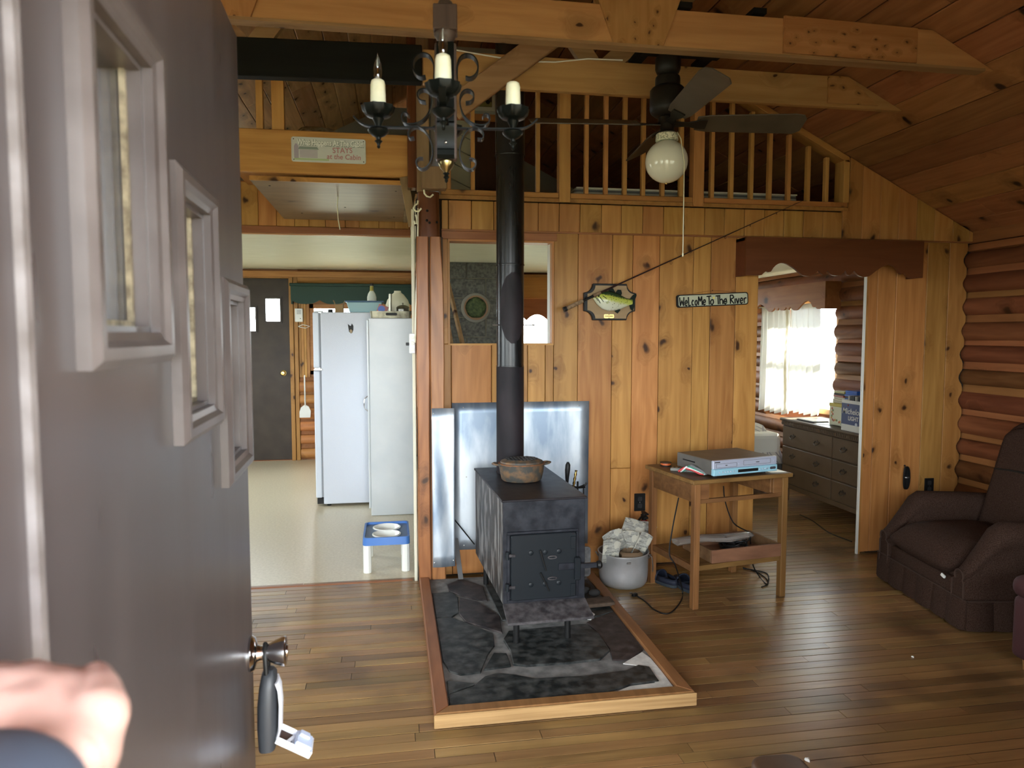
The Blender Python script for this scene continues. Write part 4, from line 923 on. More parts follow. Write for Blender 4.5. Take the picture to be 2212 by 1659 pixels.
# fish body: lofted cross-sections nose (left) to tail
def fishmat():
    m, nt, b = _mat('bass_paint'); b.inputs['Roughness'].default_value = 0.25
    tc = _n(nt, 'ShaderNodeTexCoord'); sx = _n(nt, 'ShaderNodeSeparateXYZ'); L(nt, tc.outputs['Object'], sx.inputs[0])
    # height relative to the sloping body line
    mu = _n(nt, 'ShaderNodeMath', operation='MULTIPLY'); mu.inputs[1].default_value = -0.10; L(nt, sx.outputs[0], mu.inputs[0])
    ad = _n(nt, 'ShaderNodeMath', operation='SUBTRACT'); L(nt, sx.outputs[2], ad.inputs[0]); L(nt, mu.outputs[0], ad.inputs[1])
    no = _n(nt, 'ShaderNodeTexNoise'); no.inputs['Scale'].default_value = 90; L(nt, tc.outputs['Object'], no.inputs['Vector'])
    nm = _n(nt, 'ShaderNodeMath', operation='MULTIPLY_ADD'); nm.inputs[1].default_value = 0.016; L(nt, no.outputs['Fac'], nm.inputs[0]); L(nt, ad.outputs[0], nm.inputs[2])
    mr = _n(nt, 'ShaderNodeMapRange'); mr.inputs['From Min'].default_value = -0.045+0.008; mr.inputs['From Max'].default_value = 0.045+0.008; L(nt, nm.outputs[0], mr.inputs['Value'])
    r = _n(nt, 'ShaderNodeValToRGB'); e = r.color_ramp.elements
    e[0].position = 0.0; e[0].color = (0.62,0.64,0.52,1); e[1].position = 1.0; e[1].color = (0.010,0.022,0.014,1)
    for p, c in ((0.35, (0.60,0.62,0.45,1)), (0.5, (0.48,0.52,0.12,1)), (0.68, (0.42,0.46,0.07,1)), (0.76, (0.03,0.055,0.02,1))):
        q = r.color_ramp.elements.new(p); q.color = c
    L(nt, mr.outputs[0], r.inputs['Fac'])
    vo = _n(nt, 'ShaderNodeTexVoronoi'); vo.inputs['Scale'].default_value = 95; L(nt, tc.outputs['Object'], vo.inputs['Vector'])
    lt_ = _n(nt, 'ShaderNodeMath', operation='LESS_THAN'); lt_.inputs[1].default_value = 0.22; L(nt, vo.outputs['Distance'], lt_.inputs[0])
    gx = _n(nt, 'ShaderNodeMath', operation='GREATER_THAN'); gx.inputs[1].default_value = -0.035; L(nt, sx.outputs[0], gx.inputs[0])
    mm = _n(nt, 'ShaderNodeMath', operation='MULTIPLY'); L(nt, lt_.outputs[0], mm.inputs[0]); L(nt, gx.outputs[0], mm.inputs[1])
    mx = _n(nt, 'ShaderNodeMix', data_type='RGBA'); mx.inputs[7].default_value = (0.05,0.06,0.02,1); L(nt, mm.outputs[0], mx.inputs[0]); L(nt, r.outputs[0], mx.inputs[6]); L(nt, mx.outputs[2], b.inputs['Base Color'])
    return m
FM = fishmat(); finm = plain('dark_fin', (0.008,0.014,0.010), 0.5, spec=0.1)
rings = []
for (x, zc, h_, t_) in ((-0.128, 0.014, 0.004, 0.006), (-0.118, 0.012, 0.013, 0.012), (-0.095, 0.004, 0.028, 0.020), (-0.06, -0.002, 0.044, 0.027), (-0.02, -0.003, 0.051, 0.029), (0.02, -0.004, 0.046, 0.025), (0.06, -0.006, 0.033, 0.018), (0.09, -0.004, 0.021, 0.011), (0.115, 0.0, 0.016, 0.007), (0.130, 0.002, 0.018, 0.004)):
    rings.append([Vector((x, -0.0 - t_*math.cos(2*PI*k/18)*1.0, zc+h_*math.sin(2*PI*k/18))) for k in range(18)])
fb = MB().loft(rings).build('fish', FM, fp, smooth=True); fb.location = (0.008, -0.046, ph_/2+0.008); fb.rotation_euler = (0, math.radians(4), 0); fb.scale = (1.0, 1.0, 1.22)
def fin(poly, nm='fin', mat=None, y0=-0.003, y1=0.003): return MB().prism(poly, 'y', y0, y1).build(nm, mat or finm, fb)
fin([(-0.03, 0.044), (-0.02, 0.062), (0.0, 0.060), (0.012, 0.046), (0.018, 0.040), (0.03, 0.056), (0.05, 0.056), (0.058, 0.040), (0.052, 0.024), (0.02, 0.034)], 'dorsal_fin')
fin([(0.110, 0.012), (0.128, 0.034), (0.148, 0.046), (0.152, 0.034), (0.140, 0.002), (0.142, -0.022), (0.136, -0.044), (0.122, -0.036), (0.108, -0.012)], 'tail_fin')
fin([(0.018, -0.040), (0.050, -0.032), (0.056, -0.046), (0.040, -0.062), (0.024, -0.054)], 'anal_fin')
fin([(-0.048, -0.010), (-0.030, -0.004), (-0.026, -0.014), (-0.040, -0.020)], 'pectoral_fin', plain('pale_fin', (0.34,0.36,0.16), 0.4), -0.030, -0.027)
MB().ball((-0.092, -0.020, 0.016), 0.0055, 10, 7).build('eye', M['black'], fb, smooth=True)
for k, (x0, z0, x1, z1) in enumerate(((-0.112, 0.010, -0.096, -0.008), (-0.100, 0.006, -0.080, -0.020), (-0.085, 0.010, -0.062, -0.012), (-0.070, 0.018, -0.045, 0.006))):
    MB().bar((x0, -0.0225-0.0022*k, z0), (x1, -0.0245-0.0022*k, z1), 0.003, 0.0028).build('cheek_stripe', finm, fb)
pl_ = MB().prism([(p[0]-0.006, p[1]+0.012) for p in rrect(0.032, 0.024, 0.006)], 'y', -0.0315, -0.029).build('name_plate', M['brass'], fp)
MB().box(-0.032, 0.018, -0.0322, -0.0312, 0.022, 0.0265).build('illegible_engraving', M['trimb'], pl_)
for z in (0.014, 0.034): MB().ball((-0.006, -0.032, z), 0.0025, 8, 6).build('plate_pin', M['black'], pl_)

# fishing rod slung diagonally in front of the plaque
ra, rb_, rc_, rd_ = onY(1218, 669, W-0.10), onY(1262, 648, W-0.10), onY(1345, 610, W-0.06), onY(1733, 434, W-0.03)
rod = thing('fishing_rod', 'fishing rod slung diagonally across the pine wall above the fish', 'fishing rod', ra); rv2 = Vector(ra)
M['cork'] = plain('cork_grip', (0.30,0.20,0.11), 0.8, c2=(0.16,0.10,0.055), scale=60)
M['rodm'] = plain('dark_graphite_rod', (0.03,0.014,0.014), 0.3)
dr = (rc_-ra).normalized()
MB().tube([ra-rv2, ra-rv2+dr*0.018], 0.0155, 12).build('butt_cap', M['black'], rod, smooth=True)
MB().tube([ra-rv2+dr*0.018, ra-rv2+dr*0.13], [0.0125, 0.0120], 12).build('cork_handle', M['cork'], rod, smooth=True)
MB().tube([ra-rv2+dr*0.13, ra-rv2+dr*0.205], 0.008, 10).build('reel_seat', M['black'], rod, smooth=True)
MB().tube([ra-rv2+dr*0.205, ra-rv2+dr*0.255], [0.0115, 0.009], 12).build('fore_grip', M['cork'], rod, smooth=True)
MB().tube([ra-rv2+dr*0.255, rc_-rv2, (rc_+(rd_-rc_)*0.5)-rv2, rd_-rv2], [0.0062, 0.0045, 0.0030, 0.0016], 8).build('blank', M['rodm'], rod, smooth=True)
for t_, r_ in ((0.26, 0.009), (0.56, 0.007), (0.70, 0.005), (0.85, 0.004)):
    c = rc_+(rd_-rc_)*t_-rv2; ring = [c + Vector((r_*math.cos(2*PI*k/12)*0.7, -0.004, -r_*1.6+r_*math.sin(2*PI*k/12))) for k in range(13)]
    MB().tube(ring, 0.0011, 5, cap=False).build('line_guide', M['black'], rod)

# big valance over the bedroom doorway
def scallop(w_, h_, n=80):
    pts = []
    import math as mm
    for i in range(n+1):
        u = i/n; s_ = abs(u-0.5)*2   # 0 centre .. 1 end
        # profile of the cut-out depth, symmetric: flat end lobe, notch, deep arch, scallops, middle scallop
        if s_ > 0.80: z = 0.0 + 0.012*max(0, (0.83-s_)/0.03)
        elif s_ > 0.745: z = 0.012+0.024*mm.sin((0.80-s_)/0.055*PI)*0.3
        elif s_ > 0.735: z = 0.004
        elif s_ > 0.38: t_ = (0.735-s_)/(0.735-0.38); z = 0.004+0.050*mm.sin(PI*min(1, t_*1.0)**0.7)
        elif s_ > 0.20: t_ = (0.38-s_)/0.18; z = 0.004-0.006*mm.sin(PI*t_)+0.022*t_**3
        elif s_ > 0.13: t_ = (0.20-s_)/0.07; z = 0.026-0.022*mm.sin(PI/2*t_)
        elif s_ > 0.10: t_ = (0.13-s_)/0.03; z = 0.004+0.022*t_
        else: t_ = s_/0.10; z = 0.004+0.022*t_**3
        pts.append((-w_/2+w_*u, z*1.45))
    return pts + [(w_/2, h_), (-w_/2, h_)]
va = thing('doorway_valance', 'dark red-brown scalloped wooden valance over the bedroom doorway', 'valance', (2.752, W, 1.832))
vw = 1.22; vh = 0.232
MB().prism(scallop(vw, vh), 'y', -0.135, -0.117).build('face_board', M['valance'], va)
for s_ in (-1, 1): MB().box(s_*vw/2-0.009*(1+s_), s_*vw/2+0.009*(1-s_), -0.117, -0.001, 0.0, vh).build('return_board', M['valance'], va)
MB().box(-vw/2, vw/2, -0.117, -0.001, vh-0.018, vh).build('top_board', M['valance'], va)

# outlets
def outlet(px0, py0, px1, py1, label):
    a, b = onY(px0, py0, W), onY(px1, py1, W)
    t = thing('wall_outlet', label, 'outlet', ((a.x+b.x)/2, W, b.z)); w_, h_ = b.x-a.x, a.z-b.z
    MB().prism([(p[0], p[1]) for p in rrect(w_/2, h_, 0.004)], 'y', -0.006, 0.0).build('cover_plate', M['black'], t, bevel=0.001)
    for k in (0.3, 0.7): MB().prism([(p[0], p[1]+h_*k-0.014) for p in rrect(0.014, 0.028, 0.007)], 'y', -0.0085, -0.005).build('receptacle', plain('dark_plastic', (0.03,0.03,0.03), 0.3), t)
    MB().ball((0, -0.006, h_/2), 0.0025, 8, 6).build('screw', M['screw'], t)
outlet(1370, 1066, 1393, 1103, 'black outlet on the pine wall above the aluminum pot')
outlet(1997, 1033, 2015, 1066, 'black outlet on the pine wall behind the recliner arm')
# coiled cord hung by the recliner
ch_ = onY(1957, 1008, W-0.02)
cc = thing('cord_bundle', 'bundled black cord hanging on the pine wall above the recliner arm', 'cord', ch_)
for k in range(5):
    ox = (k-2)*0.007; pts = [(ox*0.6+0.030*math.sin(2*PI*q/16)*0.35*(1+0.2*k), -0.006-0.004*(k % 2), -0.075+0.075*math.cos(2*PI*q/16)) for q in range(17)]
    MB().tube(pts, 0.0042, 6, cap=False).build('cord_loop', M['black'], cc, smooth=True)
MB().lathe([(0.018, -0.003), (0.018, 0.003)], (0, -0.008, -0.07), 12).build('wire_tie', M['screw'], cc)
MB().ball((0, 0.012, 0.004), 0.006, 8, 6).build('nail', M['black'], cc)

# ================================================================== CHANDELIER
CHY = 1.60; cc0 = onY(963, 200, CHY)
ch = thing('chandelier', 'black wrought iron and dark wood candle chandelier hanging near the entrance', 'chandelier', (cc0.x, CHY, onY(963, 395, CHY).z), math.radians(-6.3))
zb = onY(963, 395, CHY).z; KP = (onY(963, 0, CHY).z - zb)/395.0
def cz(py): return (395-py)*KP
def cxp(dx): return dx*KP
M['chwood'] = wood('dark_chandelier_wood', (0.085,0.06,0.05), (0.035,0.024,0.02), 'z', 0.45, randv=0)
M['candle'] = plain('ivory_candle_sleeve', (0.80,0.80,0.56), 0.35, c2=(0.84,0.84,0.66), scale=25)
M['bulb'] = glass_mat('clear_bulb_glass', (0.93,0.94,0.92), 0.10)
hb = cxp(24)
MB().box(-hb, hb, -hb*0.62, hb*0.62, cz(346), cz(96)).build('wood_body', M['chwood'], ch, bevel=0.003)
MB().lathe([(cxp(14), cz(97)), (cxp(15), cz(92)), (cxp(20), cz(84)), (cxp(24), cz(78)), (cxp(24), cz(70)), (cxp(25), cz(69))], (0, 0, 0), 20).build('turned_neck', M['chwood'], ch, smooth=True)
MB().box(-cxp(26), cxp(26), -cxp(26), cxp(26), cz(71), cz(18)).build('top_block', M['chwood'], ch, bevel=0.002)
MB().lathe([(cxp(18), cz(19)), (cxp(18), cz(12)), (cxp(15), cz(5)), (cxp(9), cz(1)), (0.001, cz(0))], (0, 0, 0), 20).build('turned_cap', M['chwood'], ch, smooth=True)
# iron straps on front and back of the body
for s_ in (-1, 1):
    yy = s_*hb*0.62
    prof = [(96, 4), (130, 6), (165, 5), (190, 6), (240, 7), (266, 6), (272, 13), (282, 13), (290, 6), (325, 6), (330, 14), (340, 15), (347, 8)]
    MB().ribbon([(0, yy+s_*cxp(b_), cz(a_)) for (a_, b_) in prof], (1, 0, 0), cxp(38), 0.0025).build('iron_strap', M['iron'], ch, smooth=True)
    MB().ball((0, yy+s_*cxp(7), cz(312)), cxp(4), 8, 6).build('rivet', M['screw'], ch, smooth=True)
MB().lathe([(cxp(15), cz(346)), (cxp(18), cz(349)), (cxp(18), cz(353)), (cxp(14), cz(362)), (cxp(7), cz(369)), (cxp(5), cz(373))], (0, 0, 0), 20).build('brass_bowl', plain('antique_brass', (0.30,0.24,0.11), 0.3, metal=1.0), ch, smooth=True)
MB().lathe([(cxp(5), cz(372)), (cxp(8), cz(375)), (cxp(4), cz(378)), (cxp(7), cz(383)), (cxp(3), cz(387)), (cxp(4), cz(391)), (0.001, cz(395))], (0, 0, 0), 14).build('bottom_finial', M['iron'], ch, smooth=True)
S1 = [(26,172),(25,150),(27,133),(35,121),(48,117),(62,121),(71,134),(72,150),(65,163),(54,169),(44,166)]
S2 = [(44,221),(57,219),(63,209),(60,198),(49,193),(38,197),(31,209),(31,226),(37,246),(49,261),(64,269),(80,271),(92,268),(98,258),(95,247),(87,245),(81,252)]
S3 = [(70,299),(81,301),(84,290),(78,279),(66,274),(52,278),(40,291),(32,310),(29,330),(33,350),(42,363),(54,368),(64,362),(67,351),(61,343),(51,343)]
def smoothp(pts, it=2):
    for _ in range(it):
        q = [pts[0]]
        for a_, b_ in zip(pts, pts[1:]): q += [(a_[0]*0.75+b_[0]*0.25, a_[1]*0.75+b_[1]*0.25), (a_[0]*0.25+b_[0]*0.75, a_[1]*0.25+b_[1]*0.75)]
        pts = q+[pts[-1]]
    return pts
for k, has_bulb in ((0, False), (1, True), (2, True), (3, True)):    # right, back, left, front
    ang = (0, PI/2, PI, -PI/2)[k]; Rm = Matrix.Rotation(ang, 3, 'Z'); wdir = Rm @ Vector((0, 1, 0))
    if k in (0, 2):
        for sc_ in (S1, S2, S3):
            MB().ribbon([Rm @ Vector((cxp(a_), 0, cz(b_))) for a_, b_ in smoothp(sc_)], wdir, 0.025, 0.0026).build('scroll', M['iron'], ch, smooth=True)
    arm = [(20,276),(60,276),(140,276),(168,275),(182,271),(194,263),(203,254)]
    MB().ribbon([Rm @ Vector((cxp(a_), 0, cz(b_))) for a_, b_ in smoothp(arm, 1)], wdir, 0.014, 0.003).build('arm', M['iron'], ch, smooth=True)
    c0 = Rm @ Vector((cxp(149), 0, 0))
    def zz(py): return cz(py)
    MB().lathe([(cxp(6), zz(275)), (cxp(9), zz(266)), (cxp(13), zz(258)), (cxp(12), zz(256)), (cxp(20), zz(254))], c0, 18).build('candle_cup', M['iron'], ch, smooth=True)
    wv_ = lambda a, r, z: 1.0 + (0.05*math.sin(10*a) if r > cxp(30) else 0.0)
    pan = MB().lathe([(cxp(12), zz(254)), (cxp(26), zz(252)), (cxp(33), zz(243)), (cxp(36), zz(231)), (cxp(35), zz(231)), (cxp(31), zz(241)), (cxp(24), zz(248)), (cxp(12), zz(249))], c0, 40, None, False, wv_)
    pan.build('drip_pan', M['iron'], ch, smooth=True)
    MB().lathe([(cxp(6), zz(277)), (cxp(20), zz(279)), (cxp(24), zz(283)), (cxp(22), zz(287)), (cxp(14), zz(294)), (cxp(6), zz(298)), (cxp(5), zz(303)), (cxp(9), zz(306)), (cxp(5), zz(310)), (cxp(3), zz(315)), (cxp(4), zz(319)), (0.001, zz(322))], c0, 20).build('drop_finial', M['iron'], ch, smooth=True)
    cdl = MB().lathe([(cxp(16.5), zz(251)), (cxp(17), zz(215)), (cxp(16), zz(183)), (cxp(14), zz(176)), (cxp(10), zz(173.5)), (0.001, zz(173))], c0, 22).build('candle_sleeve', M['candle'], ch, smooth=True)
    if has_bulb:
        bl = MB().lathe([(cxp(6), zz(175)), (cxp(9), zz(164)), (cxp(9.5), zz(153)), (cxp(7.5), zz(140)), (cxp(4), zz(129)), (cxp(1.2), zz(122)), (0.0008, zz(117))], c0, 18).build('candle_bulb', M['bulb'], ch, smooth=True)
        MB().lathe([(cxp(4), zz(174)), (cxp(4), zz(166)), (cxp(1.5), zz(160)), (cxp(1.5), zz(150)), (0.0006, zz(148))], c0, 10).build('filament_stem', M['brass'], bl, smooth=True)
# chain up to the ridge (above the frame)
for i in range(26):
    zc = cz(0)+0.012+i*0.028
    Rm = Matrix.Rotation((i % 2)*PI/2, 3, 'Z')
    MB().tube([Rm @ Vector((0.008*math.cos(2*PI*q/10), 0, zc+0.018*math.sin(2*PI*q/10))) for q in range(11)], 0.0018, 5, cap=False).build('chain_link', M['iron'], ch)
MB().tube([(0, 0, cz(0)+0.012+26*0.028-0.02), (0, 0, 3.86-zb)], 0.004, 8).build('hanging_rod', M['iron'], ch)

# ================================================================== CEILING FAN between the trusses
FY = 3.33; fx = onY(1441, 268, FY).x
def fz(py): return onY(1441, py, FY).z
fb_ = fz(400)
fn = thing('ceiling_fan', 'dark bronze ceiling fan with four blades and a milky globe light', 'ceiling fan', (fx, FY, fb_)); s1 = FY/FPX*1.01
M['bronze'] = plain('dark_bronze', (0.016,0.014,0.011), 0.45, metal=0.2, spec=0.2, var=0.08)
M['milk'] = plain('milk_glass', (0.68,0.70,0.63), 0.10, spec=0.6)
M['blade'] = plain('brown_fan_blade', (0.050,0.038,0.025), 0.5, c2=(0.070,0.055,0.038), scale=8)
def fl_(prof): return [(r*s1, fz(y_)-fb_) for (r, y_) in prof]
MB().lathe(fl_([(10,122),(26,124),(27.5,128),(27.5,150),(24,158),(16,163),(12,165)]), (0,0,0), 28).build('canopy', M['bronze'], fn, smooth=True)
MB().lathe(fl_([(12,164),(26,167),(27,171),(27,187),(34,191),(38,196),(38.5,235),(36,244),(26,252),(12,254)]), (0,0,0), 32).build('motor_housing', M['bronze'], fn, smooth=True)
MB().lathe(fl_([(12,253),(20,255),(20,264),(15,268),(15,282),(18,286),(22,290)]), (0,0,0), 24).build('blade_hub', M['bronze'], fn, smooth=True)
MB().lathe(fl_([(20,288),(24,291),(25,304),(23,306)]), (0,0,0), 28).build('globe_collar', plain('white_ceramic_collar', (0.66,0.66,0.52), 0.3, c2=(0.30,0.32,0.24), scale=120, lo=0.5, hi=0.55), fn, smooth=True)
gc, gr = fz(349)-fb_, 46.5*s1
MB().lathe([(math.sin(PI*(k+1.6)/18.6)*gr, gc+math.cos(PI*(k+1.6)/18.6)*gr) for k in range(17)] + [(0.001, gc-gr)], (0,0,0), 36).build('globe', M['milk'], fn, smooth=True)
MB().ball((0, 0, gc-gr-0.002), 0.005, 10, 7).build('globe_nut', M['brass'], fn, smooth=True)
zbl = fz(266)-fb_
for k, a in enumerate((-8, 84, 174, 266)):
    t_ = math.radians(a); Rb = Matrix.Rotation(t_, 3, 'Z') @ Matrix.Rotation(math.radians(-25), 3, 'X')
    out = [(0.14, -0.045), (0.20, -0.056), (0.60, -0.070), (0.645, -0.062), (0.665, -0.035), (0.660, 0.045), (0.63, 0.066), (0.20, 0.056), (0.14, 0.045)]
    m = MB(); m.prism(out, 'z', -0.003, 0.003)
    for i in range(len(m.v)): m.v[i] = Rb @ m.v[i] + Vector((0, 0, zbl))
    bo = m.build('blade', M['blade'], fn, bevel=0.0015)
    m = MB(); m.prism([(0.035, -0.018), (0.10, -0.014), (0.15, -0.030), (0.19, -0.030), (0.19, 0.030), (0.15, 0.030), (0.10, 0.014), (0.035, 0.018)], 'z', -0.0095, -0.0035)
    for i in range(len(m.v)): m.v[i] = Rb @ m.v[i] + Vector((0, 0, zbl))
    m.build('blade_iron', M['bronze'], bo, bevel=0.001)
pc = [onY(1463, 285, FY-0.04), onY(1471, 300, FY-0.10), onY(1478, 350, FY-0.12), onY(1477, 430, FY-0.12), onY(1475, 550, FY-0.12)]
MB().tube([p-Vector((fx, FY, fb_)) for p in pc], 0.0022, 6).build('pull_cord', M['hook'], fn, smooth=True)
MB().ball(pc[-1]-Vector((fx, FY, fb_)), 0.006, 8, 6, (0.7, 0.7, 1.8)).build('cord_knot', M['hook'], fn, smooth=True)
for dx in (-0.012, 0.016): MB().tube([(dx, 0, fz(124)-fb_), (dx, 0, 2.83-fb_)], 0.004, 6).build('hanger_hook', M['screw'], fn)
mp_ = MB().box(fx-0.10, fx+0.30, 3.25, 3.44, 2.83, 2.852).build('fan_mounting_board', M['blackbeam'], None, loc=(fx, 3.345, 2.83)); tag(mp_, 'dark board between the trusses that the ceiling fan hangs from', 'board')
for x_ in (-0.07, 0.27): MB().box(fx+x_-0.03, fx+x_+0.03, 2.96, 3.62, 2.852, 2.875).build('support_batten', M['blackbeam'], mp_, loc=(fx, 3.345, 2.83)).location = (0,0,0)

# ================================================================== STONE HEARTH
hx0, hx1, hy0, hy1 = 0.140, 1.165, 2.575, 4.085
hh_ = thing('stone_hearth', 'low slate flagstone hearth in a wooden frame under the stove', 'hearth', (0.65, 3.33, 0)); hc = Vector((0.65, 3.33, 0))
def hpt(m, nm, mat, bev=0.0): o = m.build(nm, mat, hh_, bevel=bev, loc=hc); o.location = (0,0,0); return o
M['mortar'] = plain('gray_mortar', (0.10,0.10,0.097), 0.9, c2=(0.20,0.197,0.19), scale=18, bump=0.5)
M['mortarw'] = plain('white_mortar', (0.62,0.61,0.57), 0.9, c2=(0.48,0.47,0.44), scale=30, bump=0.5)
M['slate'] = plain('dark_slate', (0.009,0.011,0.011), 0.5, c2=(0.085,0.088,0.085), spec=0.25, lo=0.40, hi=0.80, scale=20, bump=0.5, var=0.15, detail=8)
M['slate2'] = plain('purple_slate', (0.016,0.013,0.014), 0.5, c2=(0.080,0.066,0.064), spec=0.25, lo=0.40, hi=0.80, scale=20, bump=0.5, var=0.15, detail=8)
M['hframe'] = wood('hearth_frame', (0.27,0.125,0.05), (0.16,0.07,0.026), 'y', 0.45, randv=0.05)
M['hframex'] = wood('hearth_frame_front', (0.50,0.31,0.14), (0.24,0.13,0.05), 'x', 0.65, randv=0.02, grain=60)
hpt(MB().box(hx0+0.03, hx1-0.03, hy0+0.03, hy1, 0.0, 0.044), 'mortar_bed', M['mortar'])
fr_w = 0.055; zt = 0.060
hpt(MB().prism([(hx0, hy0), (hx0+fr_w, hy0+fr_w), (hx0+fr_w, hy1), (hx0, hy1)], 'z', 0.0, zt), 'frame_board', M['hframe'], 0.004)
hpt(MB().prism([(hx1, hy0), (hx1, hy1-0.02), (hx1-fr_w, hy1-0.02), (hx1-fr_w, hy0+fr_w)], 'z', 0.0, zt), 'frame_board', M['hframe'], 0.004)
hpt(MB().prism([(hx0, hy0), (hx1, hy0), (hx1-fr_w, hy0+fr_w), (hx0+fr_w, hy0+fr_w)], 'z', 0.0, zt), 'frame_board', M['hframe'], 0.004)
hpt(MB().box(hx0-0.004, hx1+0.006, hy0-0.009, hy0-0.0005, 0.004, zt-0.004), 'front_edging', M['hframex'], 0.003)
stones = [
 [(170,355),(330,345),(372,380),(380,490),(330,522),(205,528),(178,430)],
 [(300,290),(400,240),(560,300),(590,400),(520,395),(400,365),(315,330)],
 [(398,388),(530,420),(620,480),(680,520),(700,640),(600,610),(440,560),(390,500)],
 [(205,548),(330,538),(430,572),(632,655),(640,740),(595,800),(540,930),(400,945),(320,920),(255,850)],
 [(645,800),(738,805),(770,890),(575,918)],
 [(770,640),(1320,590),(1415,660),(1490,775),(1420,840),(1200,865),(900,885),(805,875),(785,780),(735,700)],
 [(1345,572),(1560,492),(1640,600),(1750,765),(1640,840),(1530,838),(1510,760),(1405,625)],
 [(690,948),(820,962),(960,988),(1300,970),(1600,932),(1690,892),(1770,905),(1838,1005),(1650,1028),(1480,1080),(1200,1115),(700,1158),(335,1232),(305,1170),(345,1105),(520,1045),(600,975)],
 [(1295,250),(1400,255),(1500,420),(1540,478),(1335,535),(1295,470)],
 [(300,1010),(400,1015),(500,1030),(345,1090),(298,1120)]]
for i, sp_ in enumerate(stones):
    pl = [onZ(880+x/3.456, 1180+y_/3.456, 0.05) for x, y_ in sp_]
    pl = [(min(max(p.x, hx0+fr_w+0.006), hx1-fr_w-0.006), min(p.y, hy1-0.02)) for p in pl]
    gx_, gy_ = sum(p[0] for p in pl)/len(pl), sum(p[1] for p in pl)/len(pl)
    pl = [(gx_+(p[0]-gx_)*1.055, gy_+(p[1]-gy_)*1.055) for p in pl]
    pl = [(min(max(p[0], hx0+fr_w+0.004), hx1-fr_w-0.004), min(max(p[1], hy0+fr_w+0.004), hy1-0.02)) for p in pl]
    hpt(MB().prism(pl, 'z', 0.03, 0.0515+random.uniform(-0.002, 0.002)), 'flagstone', M['slate'] if i not in (1, 2, 6) else M['slate2'], 0.003)
hpt(MB().prism([(0.52, 3.42), (0.95, 3.40), (0.98, 3.98), (0.50, 4.0)], 'z', 0.03, 0.051), 'flagstone', M['slate'], 0.003)
pl = [onZ(880+x/3.456, 1180+y_/3.456, 0.05) for x, y_ in [(1610,870),(1752,785),(1815,830),(1900,930),(1985,1045),(1780,1065),(1520,1098),(1660,1040),(1850,1015),(1785,900),(1695,880)]]
hpt(MB().prism([(min(p.x, hx1-fr_w), max(p.y, hy0+fr_w)) for p in pl], 'z', 0.03, 0.0475), 'white_mortar_patch', M['mortarw'])
pl = [onZ(880+x/3.456, 1180+y_/3.456, 0.05) for x, y_ in [(1320,535),(1370,490),(1400,510),(1370,545)]]
hpt(MB().prism([(p.x, p.y) for p in pl], 'z', 0.03, 0.053), 'white_mortar_patch', M['mortarw'])

# ================================================================== WOOD STOVE
st = thing('wood_stove', 'black plate-steel box wood stove with latched door on the hearth', 'wood stove', (0.672, 3.60, 0.0545), math.radians(2.5))
M['stove'] = plain('black_steel', (0.010,0.011,0.015), 0.42, c2=(0.026,0.028,0.035), scale=22, bump=0.12, spec=0.22, var=0.12, detail=6)
M['stovetop'] = plain('purple_black_steel', (0.010,0.009,0.011), 0.45, c2=(0.020,0.017,0.020), scale=14, spec=0.22, var=0.1)
M['stoveside'] = plain('flaked_side_steel', (0.016,0.015,0.015), 0.5, c2=(0.16,0.155,0.15), scale=16, stretch=(1,1.6,0.35), lo=0.5, hi=0.6, detail=7)
M['stovedoor'] = plain('stove_door_iron', (0.010,0.013,0.016), 0.42, spec=0.22, var=0.08, scale=30)
M['stovebase'] = plain('ashy_steel', (0.025,0.022,0.024), 0.6, c2=(0.085,0.078,0.080), scale=26, spec=0.22, bump=0.2, detail=6)
dz = 0.0545; hwid = 0.1975; F0 = -0.40
MB().box(-hwid, hwid, F0, 0.40, 0.215-dz, 0.700-dz).build('firebox', M['stove'], st, bevel=0.002)
MB().box(-hwid-0.0015, -hwid+0.001, F0+0.004, 0.395, 0.220-dz, 0.696-dz).build('side_plate', M['stoveside'], st)
MB().box(-hwid-0.008, hwid+0.008, F0-0.008, 0.408, 0.700-dz, 0.710-dz).build('top_plate', M['stovetop'], st, bevel=0.002)
# ash ledge, sloped
MB().add([(-hwid-0.002, F0, 0.222-dz), (hwid+0.002, F0, 0.222-dz), (hwid+0.006, F0-0.125, 0.178-dz), (-hwid-0.004, F0-0.125, 0.178-dz), (-hwid-0.002, F0, 0.208-dz), (hwid+0.002, F0, 0.208-dz), (hwid+0.006, F0-0.125, 0.166-dz), (-hwid-0.004, F0-0.125, 0.166-dz)],
         [(0,1,2,3),(7,6,5,4),(0,4,5,1),(1,5,6,2),(2,6,7,3),(3,7,4,0)]).build('ash_ledge', M['stovebase'], st, bevel=0.0015)
for (x, y_) in ((-0.145, F0-0.045), (0.10, F0-0.045), (-0.15, 0.34), (0.15, 0.34)):
    MB().tube([(x, y_, 0.0), (x, y_, 0.200-dz)], 0.0145, 14).build('leg', M['black'], st, smooth=True)
